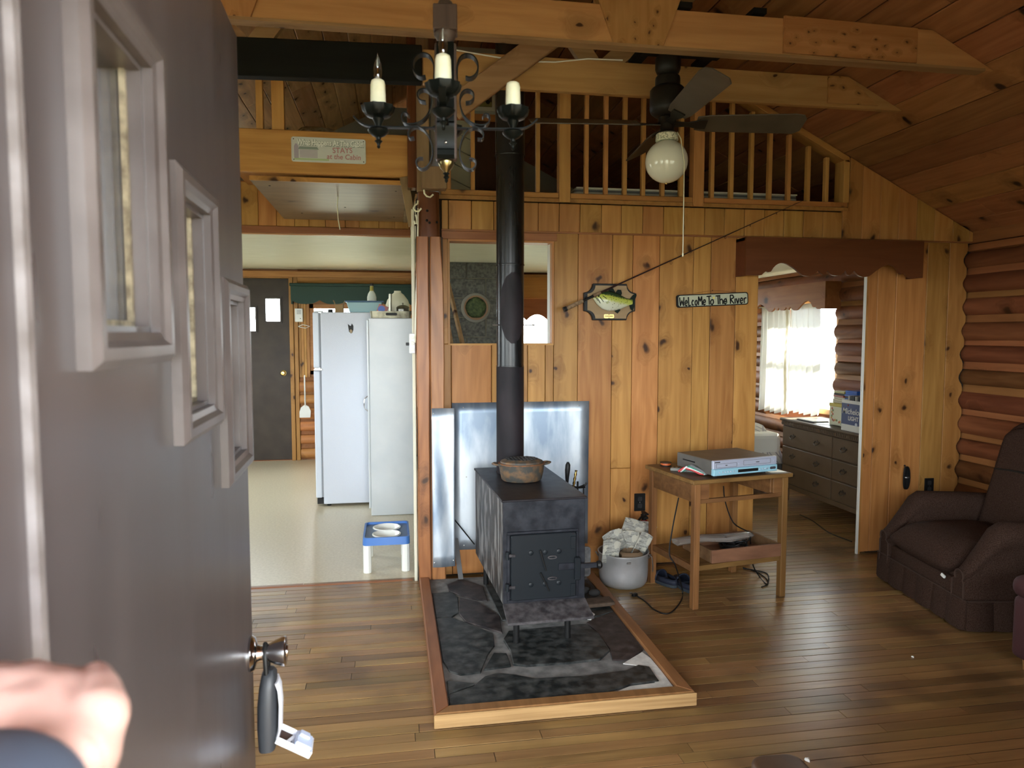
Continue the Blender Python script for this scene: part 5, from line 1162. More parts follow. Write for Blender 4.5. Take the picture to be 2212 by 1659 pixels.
# door
dx0, dx1, dz0, dz1 = -0.168, 0.150, 0.240-dz, 0.548-dz
fr2 = MB()
for (a0_, a1_, b0_, b1_) in ((dx0-0.012, dx1+0.012, dz1, dz1+0.012), (dx0-0.012, dx1+0.012, dz0-0.012, dz0), (dx0-0.012, dx0, dz0, dz1), (dx1, dx1+0.012, dz0, dz1)):
    fr2.box(a0_, a1_, F0-0.012, F0, b0_, b1_)
fr2.build('door_frame', M['stove'], st, bevel=0.002)
pl = [(p[0]+(dx0+dx1)/2, p[1]+dz0) for p in rrect((dx1-dx0)/2-0.003, dz1-dz0, 0.012)]
sd = MB().prism(pl, 'y', F0-0.024, F0-0.001).build('door', M['stovedoor'], st, bevel=0.003)
for zrow in (0.462-dz, 0.312-dz):
    for xr_ in (-0.072, -0.004, 0.062):
        MB().lathe([(0.012, 0), (0.012, 0.004), (0.009, 0.006), (0.001, 0.0065)], (xr_, F0-0.024, zrow), 16, Rk).build('stud', M['stovedoor'], sd, smooth=True)
for zrow in (0.436-dz, 0.336-dz):
    MB().tube([(0.030+0.016*math.cos(2*PI*q/16)*1.3, F0-0.029, zrow+0.006*math.sin(2*PI*q/16)) for q in range(17)], 0.003, 6, cap=False).build('draft_slot_ring', M['stovebase'], sd, smooth=True)
MB().tube([(-0.030, F0-0.034, 0.475-dz), (-0.002, F0-0.040, 0.378-dz)], [0.005, 0.0032], 8).build('draft_lever', M['black'], sd, smooth=True)
MB().tube([(-0.028, F0-0.034, 0.368-dz), (0.014, F0-0.040, 0.280-dz)], [0.005, 0.0032], 8).build('draft_lever', M['black'], sd, smooth=True)
for zz_ in (0.455-dz, 0.305-dz):
    hg_ = MB().box(dx0-0.016, dx0+0.022, F0-0.030, F0-0.020, zz_-0.007, zz_+0.007).build('hinge_strap', M['stovebase'], sd, bevel=0.002)
    MB().tube([(dx0-0.014, F0-0.024, zz_-0.018), (dx0-0.014, F0-0.024, zz_+0.018)], 0.009, 10).build('hinge', M['stovedoor'], st, smooth=True)
MB().box(0.060, 0.150, F0-0.031, F0-0.024, 0.372-dz, 0.404-dz).build('latch_plate', M['stove'], sd, bevel=0.002)
MB().box(0.135, 0.163, F0-0.048, F0-0.030, 0.325-dz, 0.432-dz).build('latch_guard', M['stovedoor'], sd, bevel=0.003)
MB().box(0.150, 0.245, F0-0.040, F0-0.026, 0.376-dz, 0.400-dz).build('latch_bar', M['stove'], sd, bevel=0.002)
MB().lathe([(0.001, 0), (0.016, 0.004), (0.02, 0.016), (0.014, 0.026), (0.001, 0.028)], (0.243, F0-0.033, 0.388-dz), 14, Euler((0, PI/2, 0)).to_matrix()).build('latch_knob', M['black'], sd, smooth=True)
for (xx, zz_) in ((0.132, 0.500-dz), (0.132, 0.275-dz)): MB().box(xx-0.012, xx+0.012, F0-0.030, F0-0.024, zz_-0.03, zz_+0.03).build('riveted_tab', M['stovedoor'], sd, bevel=0.002)

# stove pipe
M['pipe'] = plain('black_stove_pipe', (0.005,0.006,0.006), 0.28, c2=(0.012,0.012,0.013), scale=10, stretch=(1,1,0.12), var=0.10, detail=6, spec=0.4)
M['pipep'] = plain('purple_worn_pipe', (0.022,0.017,0.020), 0.6, spec=0.2, c2=(0.010,0.009,0.011), scale=9, stretch=(1,1,0.4), var=0.1)
px_c = onY(1102, 900, 3.85).x
pp = thing('stove_pipe', 'tall black stove pipe rising from the wood stove to the roof', 'stove pipe', (px_c, 3.85, 0.712))
za = lambda y_: onY(1102, y_, 3.85-0.07).z - 0.712
R1 = 0.0755
secs = [(0.0, za(792), R1, M['pipep']), (za(792), za(570), R1*0.985, M['pipe']), (za(570), za(330), R1, M['pipe']), (za(330), za(60), R1*1.05, M['pipe']), (za(60), zr(px_c+0.09)-0.006-0.712, R1*1.03, M['pipe'])]
for (z0, z1, r_, mt) in secs:
    MB().lathe([(r_, z0), (r_, z1)], (0,0,0), 40, None, False).build('pipe_section', mt, pp, smooth=True)
    MB().lathe([(r_+0.0015, z0-0.004), (r_+0.0025, z0), (r_+0.0015, z0+0.004)], (0,0,0), 40, None, False).build('seam_bead', mt, pp, smooth=True)
# worn purple patch where the paint burned, as its own thin sleeve segment
for (yc, ht_) in ((655, 52), (700, 40)): pass
m = MB(); zc = za(652); n = 26; ring = []
for j in range(19):
    t_ = j/18; zz_ = za(742) + (za(588)-za(742))*t_; half = math.radians(58)*math.sqrt(max(0.02, 1-(2*t_-1)**2))
    ring.append([Vector(((R1*0.985+0.0006)*math.cos(-PI/2+0.05+half*(2*i/12-1)), (R1*0.985+0.0006)*math.sin(-PI/2+0.05+half*(2*i/12-1)), zz_)) for i in range(13)])
vsx = [p for r_ in ring for p in r_]; fs = [(j*13+i, j*13+i+1, (j+1)*13+i+1, (j+1)*13+i) for j in range(18) for i in range(12)]
m.add(vsx, fs); m.build('burned_paint_patch', M['pipep'], pp, smooth=True)
# damper handle
zd = onY(1150, 702, 3.80).z-0.712
MB().tube([(-0.10, -0.02, zd), (0.135, -0.02, zd)], 0.003, 8).build('damper_rod', M['screw'], pp, smooth=True)
MB().tube([(0.12+0.022*(1-math.cos(2*PI*q/16)), -0.02, zd+0.007*math.sin(2*PI*q/16)) for q in range(17)], 0.0022, 6, cap=False).build('damper_coil', M['screw'], pp, smooth=True)

# cast-iron steamer pot on the stove
kc = onZ(1128, 1032, 0.7135)
kt = thing('steamer_pot', 'rusty cast iron steamer pot with lattice lid on the wood stove', 'pot', (0.655, 3.615, 0.7135))
M['rust'] = plain('rusty_cast_iron', (0.045,0.042,0.035), 0.65, c2=(0.16,0.085,0.035), scale=28, bump=0.4, lo=0.42, hi=0.68, detail=7)
M['rustr'] = plain('rust_rim', (0.20,0.075,0.025), 0.75, c2=(0.10,0.05,0.02), scale=40)
def oval(m, k=1.0):
    for i in range(len(m.v)): m.v[i] = Vector((m.v[i].x*1.0, m.v[i].y*0.84*k, m.v[i].z))
    return m
oval(MB().lathe([(0.001, 0), (0.098, 0), (0.106, 0.008), (0.113, 0.04), (0.120, 0.085), (0.121, 0.088), (0.112, 0.088), (0.104, 0.012), (0.001, 0.012)], (0,0,0), 36)).build('pot_body', M['rust'], kt, smooth=True)
oval(MB().lathe([(0.113, 0.086), (0.1225, 0.086), (0.1225, 0.092), (0.113, 0.092)], (0,0,0), 36)).build('rim', M['rustr'], kt, smooth=True)
lid = oval(MB().lathe([(0.112, 0.092), (0.110, 0.101), (0.082, 0.112), (0.080, 0.108), (0.106, 0.094)], (0,0,0), 36)).build('lid_ring', M['rust'], kt, smooth=True)
M['lidiron'] = plain('dark_cast_iron', (0.020,0.020,0.020), 0.55, bump=0.2)
for s_ in (-1, 1):
    for k in range(-3, 4):
        o_ = k*0.026; half = math.sqrt(max(0.0, 0.083**2-o_**2))
        a_, b_ = Vector((o_*0.7071*s_-half*0.7071, o_*0.7071+half*0.7071*s_, 0.1105)), Vector((o_*0.7071*s_+half*0.7071, o_*0.7071-half*0.7071*s_, 0.1105))
        a_.y *= 0.84; b_.y *= 0.84
        MB().bar(a_, b_, 0.0075, 0.005).build('lattice_bar', M['lidiron'], lid)
oval(MB().lathe([(0.001, 0.098), (0.105, 0.098), (0.105, 0.0985), (0.001, 0.0985)], (0,0,0), 24)).build('inside_shade_disc', M['black'], lid)  # black disc under the lattice stands in for shade inside the pot
for s_ in (-1, 1):
    MB().tube([(s_*0.112, -0.030, 0.084), (s_*0.140, -0.024, 0.088), (s_*0.152, 0, 0.089), (s_*0.140, 0.024, 0.088), (s_*0.112, 0.030, 0.084)], [0.006, 0.0055, 0.006, 0.0055, 0.006], 8).build('handle', M['rust'], kt, smooth=True)

# galvanized heat shields
M['galv'] = plain('galvanized_steel', (0.26,0.33,0.42), 0.44, metal=0.7, c2=(0.62,0.67,0.71), scale=3.2, var=0.10, stretch=(2.2,1,0.6), lo=0.38, hi=0.62, detail=5)
def sheet(x0, x1, z0, z1, yy, label, tear=False):
    t = thing('heat_shield', label, 'metal sheet', ((x0+x1)/2, yy, z0))
    n = 14; rnd = random.Random(int(x0*100)); vs_ = []; fs = []
    for j in range(n+1):
        for i in range(n+1):
            u, v = i/n, j/n
            vs_.append((x0+(x1-x0)*u-(x0+x1)/2, -0.004-0.0035*math.sin(u*5.0+v*2)-0.003*math.sin(v*4.4+u*3)-0.002, (z1-z0)*v))
    for j in range(n):
        for i in range(n): fs.append((j*(n+1)+i, j*(n+1)+i+1, (j+1)*(n+1)+i+1, (j+1)*(n+1)+i))
    o = MB().add(vs_, fs).build('sheet', M['galv'], t, smooth=True); sm_ = o.modifiers.new('thick', 'SOLIDIFY'); sm_.thickness = 0.001
    for (u, v) in ((0.08, 0.97), (0.92, 0.97), (0.08, 0.03), (0.92, 0.04), (0.1, 0.5)):
        MB().lathe([(0.004, 0), (0.004, 0.002), (0.001, 0.003)], (x0+(x1-x0)*u-(x0+x1)/2, -0.013, (z1-z0)*v), 10, Rk).build('screw', M['screw'], t)
    return t
sheet(0.345, 1.190, 0.165, 1.060, W-0.002, 'wide galvanized heat shield on the wall behind the stove')
sheet(0.215, 0.346, 0.118, 1.046, 4.087, 'narrow galvanized heat shield strip next to the log post')
an = MB().add([(0.360, 4.03, 0.056), (0.388, 4.03, 0.056), (0.375, 4.215, 0.245), (0.345, 4.215, 0.245), (0.360, 4.034, 0.054), (0.388, 4.034, 0.054), (0.375, 4.219, 0.243), (0.345, 4.219, 0.243)], [(0,1,2,3),(7,6,5,4),(0,4,5,1),(1,5,6,2),(2,6,7,3),(3,7,4,0)]).build('angle_iron', plain('gray_steel_strap', (0.35,0.37,0.38), 0.4, metal=0.8), None, loc=(0.365, 4.145, 0.056)); tag(an, 'loose gray metal strap leaning below the heat shield', 'metal strap')
rdk = MB().tube([(0.352, 4.228, 0.36), (0.47, 4.17, 0.215)], 0.004, 6).build('iron_rod', M['black'], None, smooth=True, loc=(0.41, 4.19, 0.29)); tag(rdk, 'thin black rod leaning on the heat shield behind the stove', 'rod')

# fireplace tools to the right of the stove
ft = thing('tool_stand', 'black fireplace tool stand between the stove and the aluminum pot', 'tool stand', (1.005, 3.80, 0.0545))
MB().lathe([(0.001, 0), (0.075, 0), (0.075, 0.008), (0.02, 0.02), (0.008, 0.03), (0.001, 0.03)], (0,0,0), 20).build('base', M['black'], ft, smooth=True)
MB().tube([(0, 0, 0.02), (0, 0, 0.60)], 0.006, 8).build('pole', M['black'], ft, smooth=True)
MB().tube([(-0.05, -0.03, 0.575), (0.0, 0, 0.565), (0.045, 0.01, 0.575), (0.055, 0.01, 0.59)], 0.0055, 8).build('hook_bar', M['black'], ft, smooth=True)
MB().tube([(-0.045, 0.03, 0.575), (0, 0, 0.565), (0.03, -0.04, 0.575)], 0.0055, 8).build('hook_bar', M['black'], ft, smooth=True)
def tool(nm, label, x, y_, parts):
    t = thing(nm, label, nm.replace('_', ' '), (x, y_, 0.12), 0.0, 'fireplace tools')
    for (pn, pts, r_, mt) in parts: MB().tube(pts, r_, 10).build(pn, mt, t, smooth=True)
    return t
tool('hearth_brush', 'black-handled hearth brush hanging on the tool stand', 0.945, 3.80, [('shaft', [(0,0,0.10),(0,0,0.55)], 0.004, M['black']), ('grip', [(0,0,0.53),(0,0,0.56),(0.002,0,0.60),(0.004,0,0.63),(0.004,0,0.645)], [0.008,0.011,0.015,0.014,0.006], M['black']), ('bristles', [(0,0,0.02),(0,0,0.10)], [0.026,0.014], M['black'])])
tool('fire_poker', 'fire poker with a ribbed brass handle hanging on the tool stand', 0.972, 3.76, [('shaft', [(0,0,0.0),(0,0,0.53)], 0.004, M['black']), ('brass_grip', [(0,0,0.515)]+[(0.002*k,0,0.522+0.012*k) for k in range(8)], [0.005]+[0.0085 if k % 2 else 0.0055 for k in range(8)], M['brass'])])
shv = tool('ash_shovel', 'ash shovel hanging low on the tool stand beside the stove', 1.035, 3.785, [('shaft', [(0,0,0.15),(0,0,0.52)], 0.004, M['black'])])
MB().prism([(p[0], p[1]) for p in rrect(0.042, 0.17, 0.02)], 'y', -0.008, -0.002).build('blade', plain('worn_shovel_steel', (0.07,0.07,0.07), 0.45, metal=0.6, c2=(0.2,0.2,0.2), scale=20), shv, bevel=0.001)

# ================================================================== ALUMINUM POT WITH NEWSPAPERS
pc_ = onY(1346, 1240, 3.965)
ap = thing('aluminum_pot', 'dented aluminum canning pot full of newspapers beside the hearth', 'pot', (pc_.x, 3.965, 0.0))
M['alu'] = plain('dull_aluminum', (0.50,0.50,0.50), 0.36, metal=0.45, c2=(0.38,0.38,0.37), scale=8, var=0.1, bump=0.06)
dent = lambda a, r, z: 1.0 - (0.055*math.exp(-((a-4.62)**2)/0.04 - ((z-0.055)**2)/0.0007) if r > 0.10 else 0.0)
MB().lathe([(0.001, 0.0), (0.112, 0.0), (0.128, 0.008), (0.138, 0.025), (0.143, 0.055), (0.145, 0.09), (0.146, 0.185), (0.150, 0.190), (0.150, 0.196), (0.143, 0.196), (0.142, 0.19), (0.141, 0.06), (0.13, 0.022), (0.001, 0.012)], (0,0,0), 48, None, True, dent).build('pot_wall', M['alu'], ap, smooth=True)
MB().tube([(0.148*math.cos(2*PI*q/40), 0.148*math.sin(2*PI*q/40), 0.196) for q in range(41)], 0.004, 6, cap=False).build('rolled_rim', M['alu'], ap, smooth=True)
for a in (math.radians(-25), math.radians(165)):
    c_, s_ = math.cos(a), math.sin(a)
    MB().tube([(c_*0.147+s_*0.018, s_*0.147-c_*0.018, 0.165), (c_*0.160, s_*0.160, 0.185), (c_*0.147-s_*0.018, s_*0.147+c_*0.018, 0.165)], 0.004, 6).build('handle_ear', M['screw'], ap, smooth=True)
MB().tube([(0.135, -0.062, 0.185), (0.150, -0.072, 0.172), (0.158, -0.070, 0.12), (0.160, -0.06, 0.08)], 0.003, 6).build('wire_bail', M['screw'], ap, smooth=True)
MB().box(-0.028, -0.002, -0.1485, -0.144, 0.160, 0.172).build('rivet_plate', M['screw'], ap, bevel=0.002)
def newsmat(seed):
    m, nt, b = _mat('newsprint'); b.inputs['Roughness'].default_value = 0.85
    tc = _n(nt, 'ShaderNodeTexCoord'); br = _n(nt, 'ShaderNodeTexBrick'); br.inputs['Scale'].default_value = 55; br.inputs['Mortar Size'].default_value = 0.03
    br.inputs['Color1'].default_value = (0.10,0.10,0.10,1); br.inputs['Color2'].default_value = (0.40,0.40,0.36,1); br.inputs['Mortar'].default_value = (0.50,0.485,0.40,1); br.inputs['Row Height'].default_value = 0.22; br.inputs['Brick Width'].default_value = 1.6
    mp = _n(nt, 'ShaderNodeMapping'); mp.inputs['Rotation'].default_value = (PI/2, 0, 0); mp.inputs['Location'].default_value = (seed*0.37, seed*0.21, 0)
    L(nt, tc.outputs['Object'], mp.inputs['Vector']); L(nt, mp.outputs[0], br.inputs['Vector'])
    no = _n(nt, 'ShaderNodeTexNoise'); no.inputs['Scale'].default_value = 22; L(nt, tc.outputs['Object'], no.inputs['Vector'])
    st_ = _n(nt, 'ShaderNodeMath', operation='GREATER_THAN'); st_.inputs[1].default_value = 0.52; L(nt, no.outputs['Fac'], st_.inputs[0])
    mx = _n(nt, 'ShaderNodeMix', data_type='RGBA'); mx.inputs[7].default_value = (0.50,0.485,0.40,1); L(nt, st_.outputs[0], mx.inputs[0]); L(nt, br.outputs[0], mx.inputs[6]); L(nt, mx.outputs[2], b.inputs['Base Color'])
    return m
news = [newsmat(1), newsmat(2.7)]
def newspaper(px0, py0, px1, py1, Y, tilt, rot, label, k):
    a, b = onY(px0, py0, Y), onY(px1, py1, Y); w_, h_ = abs(b.x-a.x), abs(a.z-b.z)
    o = thing('newspaper', label, 'newspaper', ((a.x+b.x)/2, Y, min(a.z, b.z)), 0, 'newspapers in the aluminum pot'); o.rotation_euler = (tilt, rot, 0)
    for i in range(4):
        e = MB(); n = 6; vs_ = []
        for j in range(n+1):
            u = j/n; bow = 0.012*math.sin(PI*u)+0.004*i
            vs_ += [(-w_/2+w_*u, bow, 0.0), (-w_/2+w_*u+0.004*i, bow+0.006*(1-u), h_*(1.0-0.03*i)+0.006*math.sin(3*u+i))]
        e.add(vs_, [(2*j, 2*j+2, 2*j+3, 2*j+1) for j in range(n)])
        q = e.build('folded_sheet', news[(k+i) % 2], o, smooth=True); md = q.modifiers.new('thick', 'SOLIDIFY'); md.thickness = 0.0012
newspaper(1300, 1168, 1335, 1216, 3.885, 0.10, 0.05, 'front newspaper with a photo block standing in the pot', 0)
newspaper(1318, 1145, 1358, 1190, 3.93, 0.1, -0.45, 'newspaper leaning left behind the front one', 1)
newspaper(1332, 1124, 1378, 1180, 3.985, -0.05, 0.35, 'tallest folded newspaper at the back of the pot', 0)
newspaper(1335, 1148, 1372, 1200, 3.955, 0.15, 0.10, 'crumpled newspaper in the middle of the pot', 1)
newspaper(1362, 1150, 1388, 1200, 3.94, 0.1, 0.45, 'newspaper slanting right in the pot', 0)
newspaper(1372, 1130, 1408, 1175, 4.02, -0.05, 0.25, 'folded newspaper leaning out at the back right of the pot', 1)
newspaper(1388, 1160, 1410, 1200, 3.97, 0.05, 0.12, 'rolled newspaper at the right rim of the pot', 0)
bg = MB().lathe([(0.050, 0.012), (0.062, 0.10), (0.066, 0.17), (0.055, 0.18), (0.05, 0.10)], (0,0,0), 12, None, False, lambda a, r, z: 1+0.12*math.sin(3*a+z*20)).build('paper_bag', plain('brown_paper', (0.17,0.11,0.06), 0.8, bump=0.4, scale=30), None, smooth=True, loc=None)
bg.location = (pc_.x+0.02, 3.90, 0.035); tag(bg, 'crumpled brown paper bag inside the aluminum pot', 'paper bag')

# fire extinguisher behind the table leg
ex = thing('fire_extinguisher', 'red fire extinguisher half hidden behind the left table leg', 'fire extinguisher', (1.515, 4.13, 0.0))
redm = plain('red_enamel', (0.42,0.012,0.014), 0.25)
MB().lathe([(0.001, 0), (0.048, 0), (0.05, 0.006), (0.05, 0.27), (0.042, 0.30), (0.02, 0.315), (0.018, 0.33), (0.001, 0.33)], (0,0,0), 28).build('cylinder', redm, ex, smooth=True)
MB().box(-0.012, 0.012, -0.045, 0.03, 0.345, 0.36).box(-0.012, 0.012, -0.05, 0.02, 0.37, 0.38).build('lever', M['black'], ex, bevel=0.002)
MB().lathe([(0.014, 0.325), (0.014, 0.375), (0.001, 0.376)], (0,0,0), 12).build('valve', M['black'], ex, smooth=True)
MB().tube([(-0.015, 0, 0.35), (-0.045, -0.02, 0.33), (-0.056, -0.02, 0.25), (-0.054, -0.02, 0.14)], 0.007, 8).build('hose', M['black'], ex, smooth=True)

# ================================================================== TABLE WITH VCR
TR = math.radians(10.0); TW, TD, TH = 0.645, 0.50, 0.702
tfl = Vector((1.548, 3.486, 0))    # front-left top corner
cT, sT = math.cos(TR), math.sin(TR)
tc_ = tfl + Vector((cT*TW/2 - sT*TD/2, sT*TW/2 + cT*TD/2, 0))
tb_ = thing('side_table', 'worn oak side table with its drawer missing, holding the disc player', 'table', (tc_.x, tc_.y, 0), TR)
M['oak'] = wood('worn_oak', (0.22,0.112,0.038), (0.11,0.052,0.017), 'x', 0.5, randv=0.08, grain=34)
M['oakz'] = wood('worn_oak_leg', (0.25,0.125,0.041), (0.125,0.058,0.018), 'z', 0.5, randv=0.08, grain=34)
M['oakd'] = wood('dark_oak_top', (0.10,0.058,0.026), (0.05,0.028,0.012), 'x', 0.42, randv=0.0, grain=30)
def TB(m, nm, mat, bev=0.002): return m.build(nm, mat, tb_, bevel=bev)
TB(MB().box(-TW/2, TW/2, -TD/2, TD/2, TH-0.022, TH), 'tabletop', M['oak'], 0.003)
TB(MB().box(-TW/2+0.012, TW/2-0.012, -TD/2+0.012, TD/2-0.012, TH, TH+0.0012), 'top_finish', M['oakd'], 0)
lw = 0.036; lx, ly = TW/2-0.038, TD/2-0.032
for (sx, sy) in ((-1, -1), (1, -1), (-1, 1), (1, 1)):
    TB(MB().box(sx*lx-lw/2, sx*lx+lw/2, sy*ly-lw/2, sy*ly+lw/2, 0.0, TH-0.022), 'leg', M['oakz'])
az0, az1 = TH-0.022-0.105, TH-0.022
for sx in (-1, 1): TB(MB().box(sx*lx-0.009, sx*lx+0.009, -ly+lw/2, ly-lw/2, az0, az1), 'side_apron', M['oak'])
TB(MB().box(-lx+lw/2, lx-lw/2, ly-0.009, ly+0.009, az0, az1), 'back_apron', M['oak'])
fy = -ly-0.010
TB(MB().box(-lx+lw/2, -lx+lw/2+0.058, fy, fy+0.02, az0+0.018, az1), 'front_block', M['oak']); TB(MB().box(lx-lw/2-0.058, lx-lw/2, fy, fy+0.02, az0+0.018, az1), 'front_block', M['oak'])
TB(MB().box(-lx+lw/2, lx-lw/2, fy, fy+0.02, az0-0.005, az0+0.018), 'front_rail', M['oak'])
TB(MB().box(lx-lw/2-0.062, lx-lw/2-0.052, fy+0.02, ly, az0+0.01, az1), 'drawer_runner', M['oak']); TB(MB().box(-lx+lw/2+0.052, -lx+lw/2+0.062, fy+0.02, ly, az0+0.01, az0+0.03), 'drawer_runner', M['oak'])
sz_ = 0.232
for sx in (-1, 1): TB(MB().box(sx*lx-0.010, sx*lx+0.010, -ly+lw/2, ly-lw/2, sz_-0.035, sz_), 'side_stretcher', M['oak'])
TB(MB().box(-lx+0.010, lx-0.010, -ly-0.004, -ly+0.016, sz_-0.028, sz_), 'front_stretcher', M['oak'])
TB(MB().box(-lx+0.010, lx-0.010, -ly+0.016, ly-0.016, sz_-0.012, sz_), 'shelf', M['oak'])
def tw(x, y_, z=0.0): return Vector((tc_.x + cT*x - sT*y_, tc_.y + sT*x + cT*y_, z))
# the loose drawer on the shelf
dwp = tw(0.055, -0.075, sz_+0.001)
dw = thing('loose_drawer', 'shallow wooden drawer full of cables sitting on the lower table shelf', 'drawer', dwp, TR+math.radians(-2))
M['dwood'] = wood('drawer_wood', (0.22,0.115,0.058), (0.12,0.06,0.03), 'x', 0.6, randv=0.05)
DWX, DWY, DWZ = 0.225, 0.150, 0.072
MB().box(-DWX, DWX, -DWY, -DWY+0.014, 0, DWZ).build('drawer_front', M['dwood'], dw, bevel=0.002)
MB().box(-DWX, DWX, DWY-0.010, DWY, 0, DWZ-0.004).build('drawer_back', M['dwood'], dw, bevel=0.001)
for s_ in (-1, 1): MB().box(s_*DWX-0.006*(1+s_), s_*DWX+0.006*(1-s_), -DWY+0.014, DWY-0.010, 0, DWZ-0.002).build('drawer_side', M['dwood'], dw, bevel=0.001)
MB().box(-DWX+0.012, DWX-0.012, -DWY+0.014, DWY-0.010, 0.0, 0.006).build('drawer_bottom', M['dwood'], dw)
rc2 = random.Random(3)
def dwl(x, y_, z): p = tw(0.055, -0.075); a = TR+math.radians(-2); return Vector((p.x+math.cos(a)*x-math.sin(a)*y_, p.y+math.sin(a)*x+math.cos(a)*y_, sz_+z))
for k in range(5):
    pts = []
    ph = rc2.uniform(0, 6); rx, ry = rc2.uniform(0.05, 0.11), rc2.uniform(0.03, 0.07); ox, oy = rc2.uniform(-0.03, 0.09), rc2.uniform(-0.02, 0.05)
    for q in range(40): a = ph+q*0.42; pts.append(dwl(ox+rx*math.cos(a)*(1-0.006*q), oy+ry*math.sin(a), 0.018+0.0015*q+0.012*math.sin(a*1.7+k)))
    o = MB().tube(pts, 0.0035, 6).build('coiled_cable', M['black'], None, smooth=True, loc=pts[0]); tag(o, 'black cable tangled with others in the loose drawer', 'cable', 'cables in the loose drawer')
pts = [dwl(-0.35, 0.02, 0.085), dwl(-0.20, 0.0, 0.098), dwl(-0.05, -0.02, 0.090), dwl(0.08, -0.01, 0.094), dwl(0.13, 0.0, 0.088)]
m = MB(); rr = []
for i, p in enumerate(pts):
    w_ = (0.055, 0.05, 0.04, 0.035, 0.015)[i]; rr.append([p+Vector((0.012*math.sin(j*2.1+i), w_*math.cos(2*PI*j/10), 0.016*math.sin(2*PI*j/10)*(1+0.4*math.sin(j*3+i)))) for j in range(10)])
pbm = plain('clear_plastic_bag', (0.40,0.36,0.32), 0.18, spec=0.8); pbm.node_tree.nodes['Principled BSDF'].inputs['Alpha'].default_value = 0.55
o = m.loft(rr).build('plastic_bag', pbm, None, smooth=True, loc=pts[2]); tag(o, 'clear plastic bag lying across the loose drawer', 'plastic bag')
o = MB().obox(dwl(-0.10, -0.10, 0.030), (0.06, 0.02, 0.016), (0.2, 0.1, 0.5)).build('wall_plug', plain('beige_plastic', (0.45,0.38,0.28), 0.5), None, bevel=0.003, loc=dwl(-0.10, -0.10, 0.030)); tag(o, 'small beige plug in the front of the loose drawer', 'plug')

# disc / cassette player
VR = math.radians(13.0); VW, VD, VH = 0.432, 0.335, 0.082
vfl = onZ(1542, 1030, TH+0.012); cV, sV = math.cos(VR), math.sin(VR)
vc = Vector((vfl.x + cV*VW/2 - sV*VD/2, vfl.y + sV*VW/2 + cV*VD/2, TH+0.0015))
vc_ = thing('disc_player', 'silver and pale blue disc and cassette player on the oak table', 'disc player', vc, VR)
M['vtop'] = plain('dusty_gray_metal', (0.13,0.12,0.105), 0.45, c2=(0.10,0.095,0.085), scale=12)
M['vsil'] = plain('silver_plastic', (0.52,0.56,0.68), 0.3, metal=0.3); M['vblu'] = plain('pale_blue_plastic_face', (0.30,0.55,0.66), 0.3)
f0 = 0.012
MB().box(-VW/2+0.003, VW/2-0.003, -VD/2+0.022, VD/2, f0, f0+VH-0.002).build('case', M['vtop'], vc_, bevel=0.004)
MB().box(-VW/2, VW/2, -VD/2+0.006, -VD/2+0.024, f0+0.036, f0+VH).build('upper_face', M['vsil'], vc_, bevel=0.003)
MB().box(-VW/2, VW/2, -VD/2, -VD/2+0.024, f0, f0+0.036).build('lower_face', M['vblu'], vc_, bevel=0.003)
vy = -VD/2
dkl = plain('dark_line', (0.05,0.05,0.06), 0.4)
def frame_lines(x0, x1, z0, z1, yy, nm):
    t = 0.0012; return MB().box(x0, x1, yy-0.0008, yy, z0, z0+t).box(x0, x1, yy-0.0008, yy, z1-t, z1).box(x0, x0+t, yy-0.0008, yy, z0, z1).box(x1-t, x1, yy-0.0008, yy, z0, z1).build(nm, dkl, vc_)
frame_lines(-0.196, -0.060, f0+0.042, f0+0.064, vy+0.006, 'disc_tray'); frame_lines(-0.015, 0.170, f0+0.046, f0+0.072, vy+0.006, 'cassette_slot')
MB().box(-0.056, 0.080, vy-0.001, vy+0.001, f0+0.010, f0+0.026).build('display_window', M['black'], vc_)
MB().box(-0.207, -0.172, vy+0.0045, vy+0.0065, f0+0.070, f0+0.0745).build('maker_mark', M['black'], vc_)
MB().box(-0.136, -0.124, vy+0.0045, vy+0.0065, f0+0.051, f0+0.055).build('tray_mark', dkl, vc_); MB().box(0.070, 0.092, vy+0.0045, vy+0.0065, f0+0.056, f0+0.060).build('slot_mark', dkl, vc_)
MB().prism([(p[0]+0.183, p[1]+f0+0.012) for p in rrect(0.020, 0.014, 0.007)], 'y', vy-0.001, vy+0.001).build('hifi_badge', dkl, vc_)
for x in (-0.180, -0.158, -0.140, -0.122, -0.104, -0.082, 0.092, 0.112, 0.130, 0.147):
    MB().lathe([(0.0042, 0), (0.0042, 0.002), (0.003, 0.003), (0.0005, 0.003)], (x, vy, f0+0.018), 10, Rk).build('button', M['vsil'], vc_, smooth=True)
for x in (-0.045, -0.029, 0.195): MB().lathe([(0.0042, 0), (0.0042, 0.002), (0.003, 0.003), (0.0005, 0.003)], (x, vy+0.006, f0+0.055), 10, Rk).build('button', M['vsil'], vc_, smooth=True)
for (x, y_) in ((-0.18, vy+0.04), (0.15, vy+0.04), (-0.18, 0.13), (0.15, 0.13)): MB().lathe([(0.014, 0), (0.014, f0), (0.012, f0)], (x, y_, 0), 14).build('foot', M['black'], vc_, smooth=True)
MB().box(-VW/2+0.0018, -VW/2+0.0032, 0.0, 0.11, f0+0.045, f0+0.052).build('side_vent', M['black'], vc_)
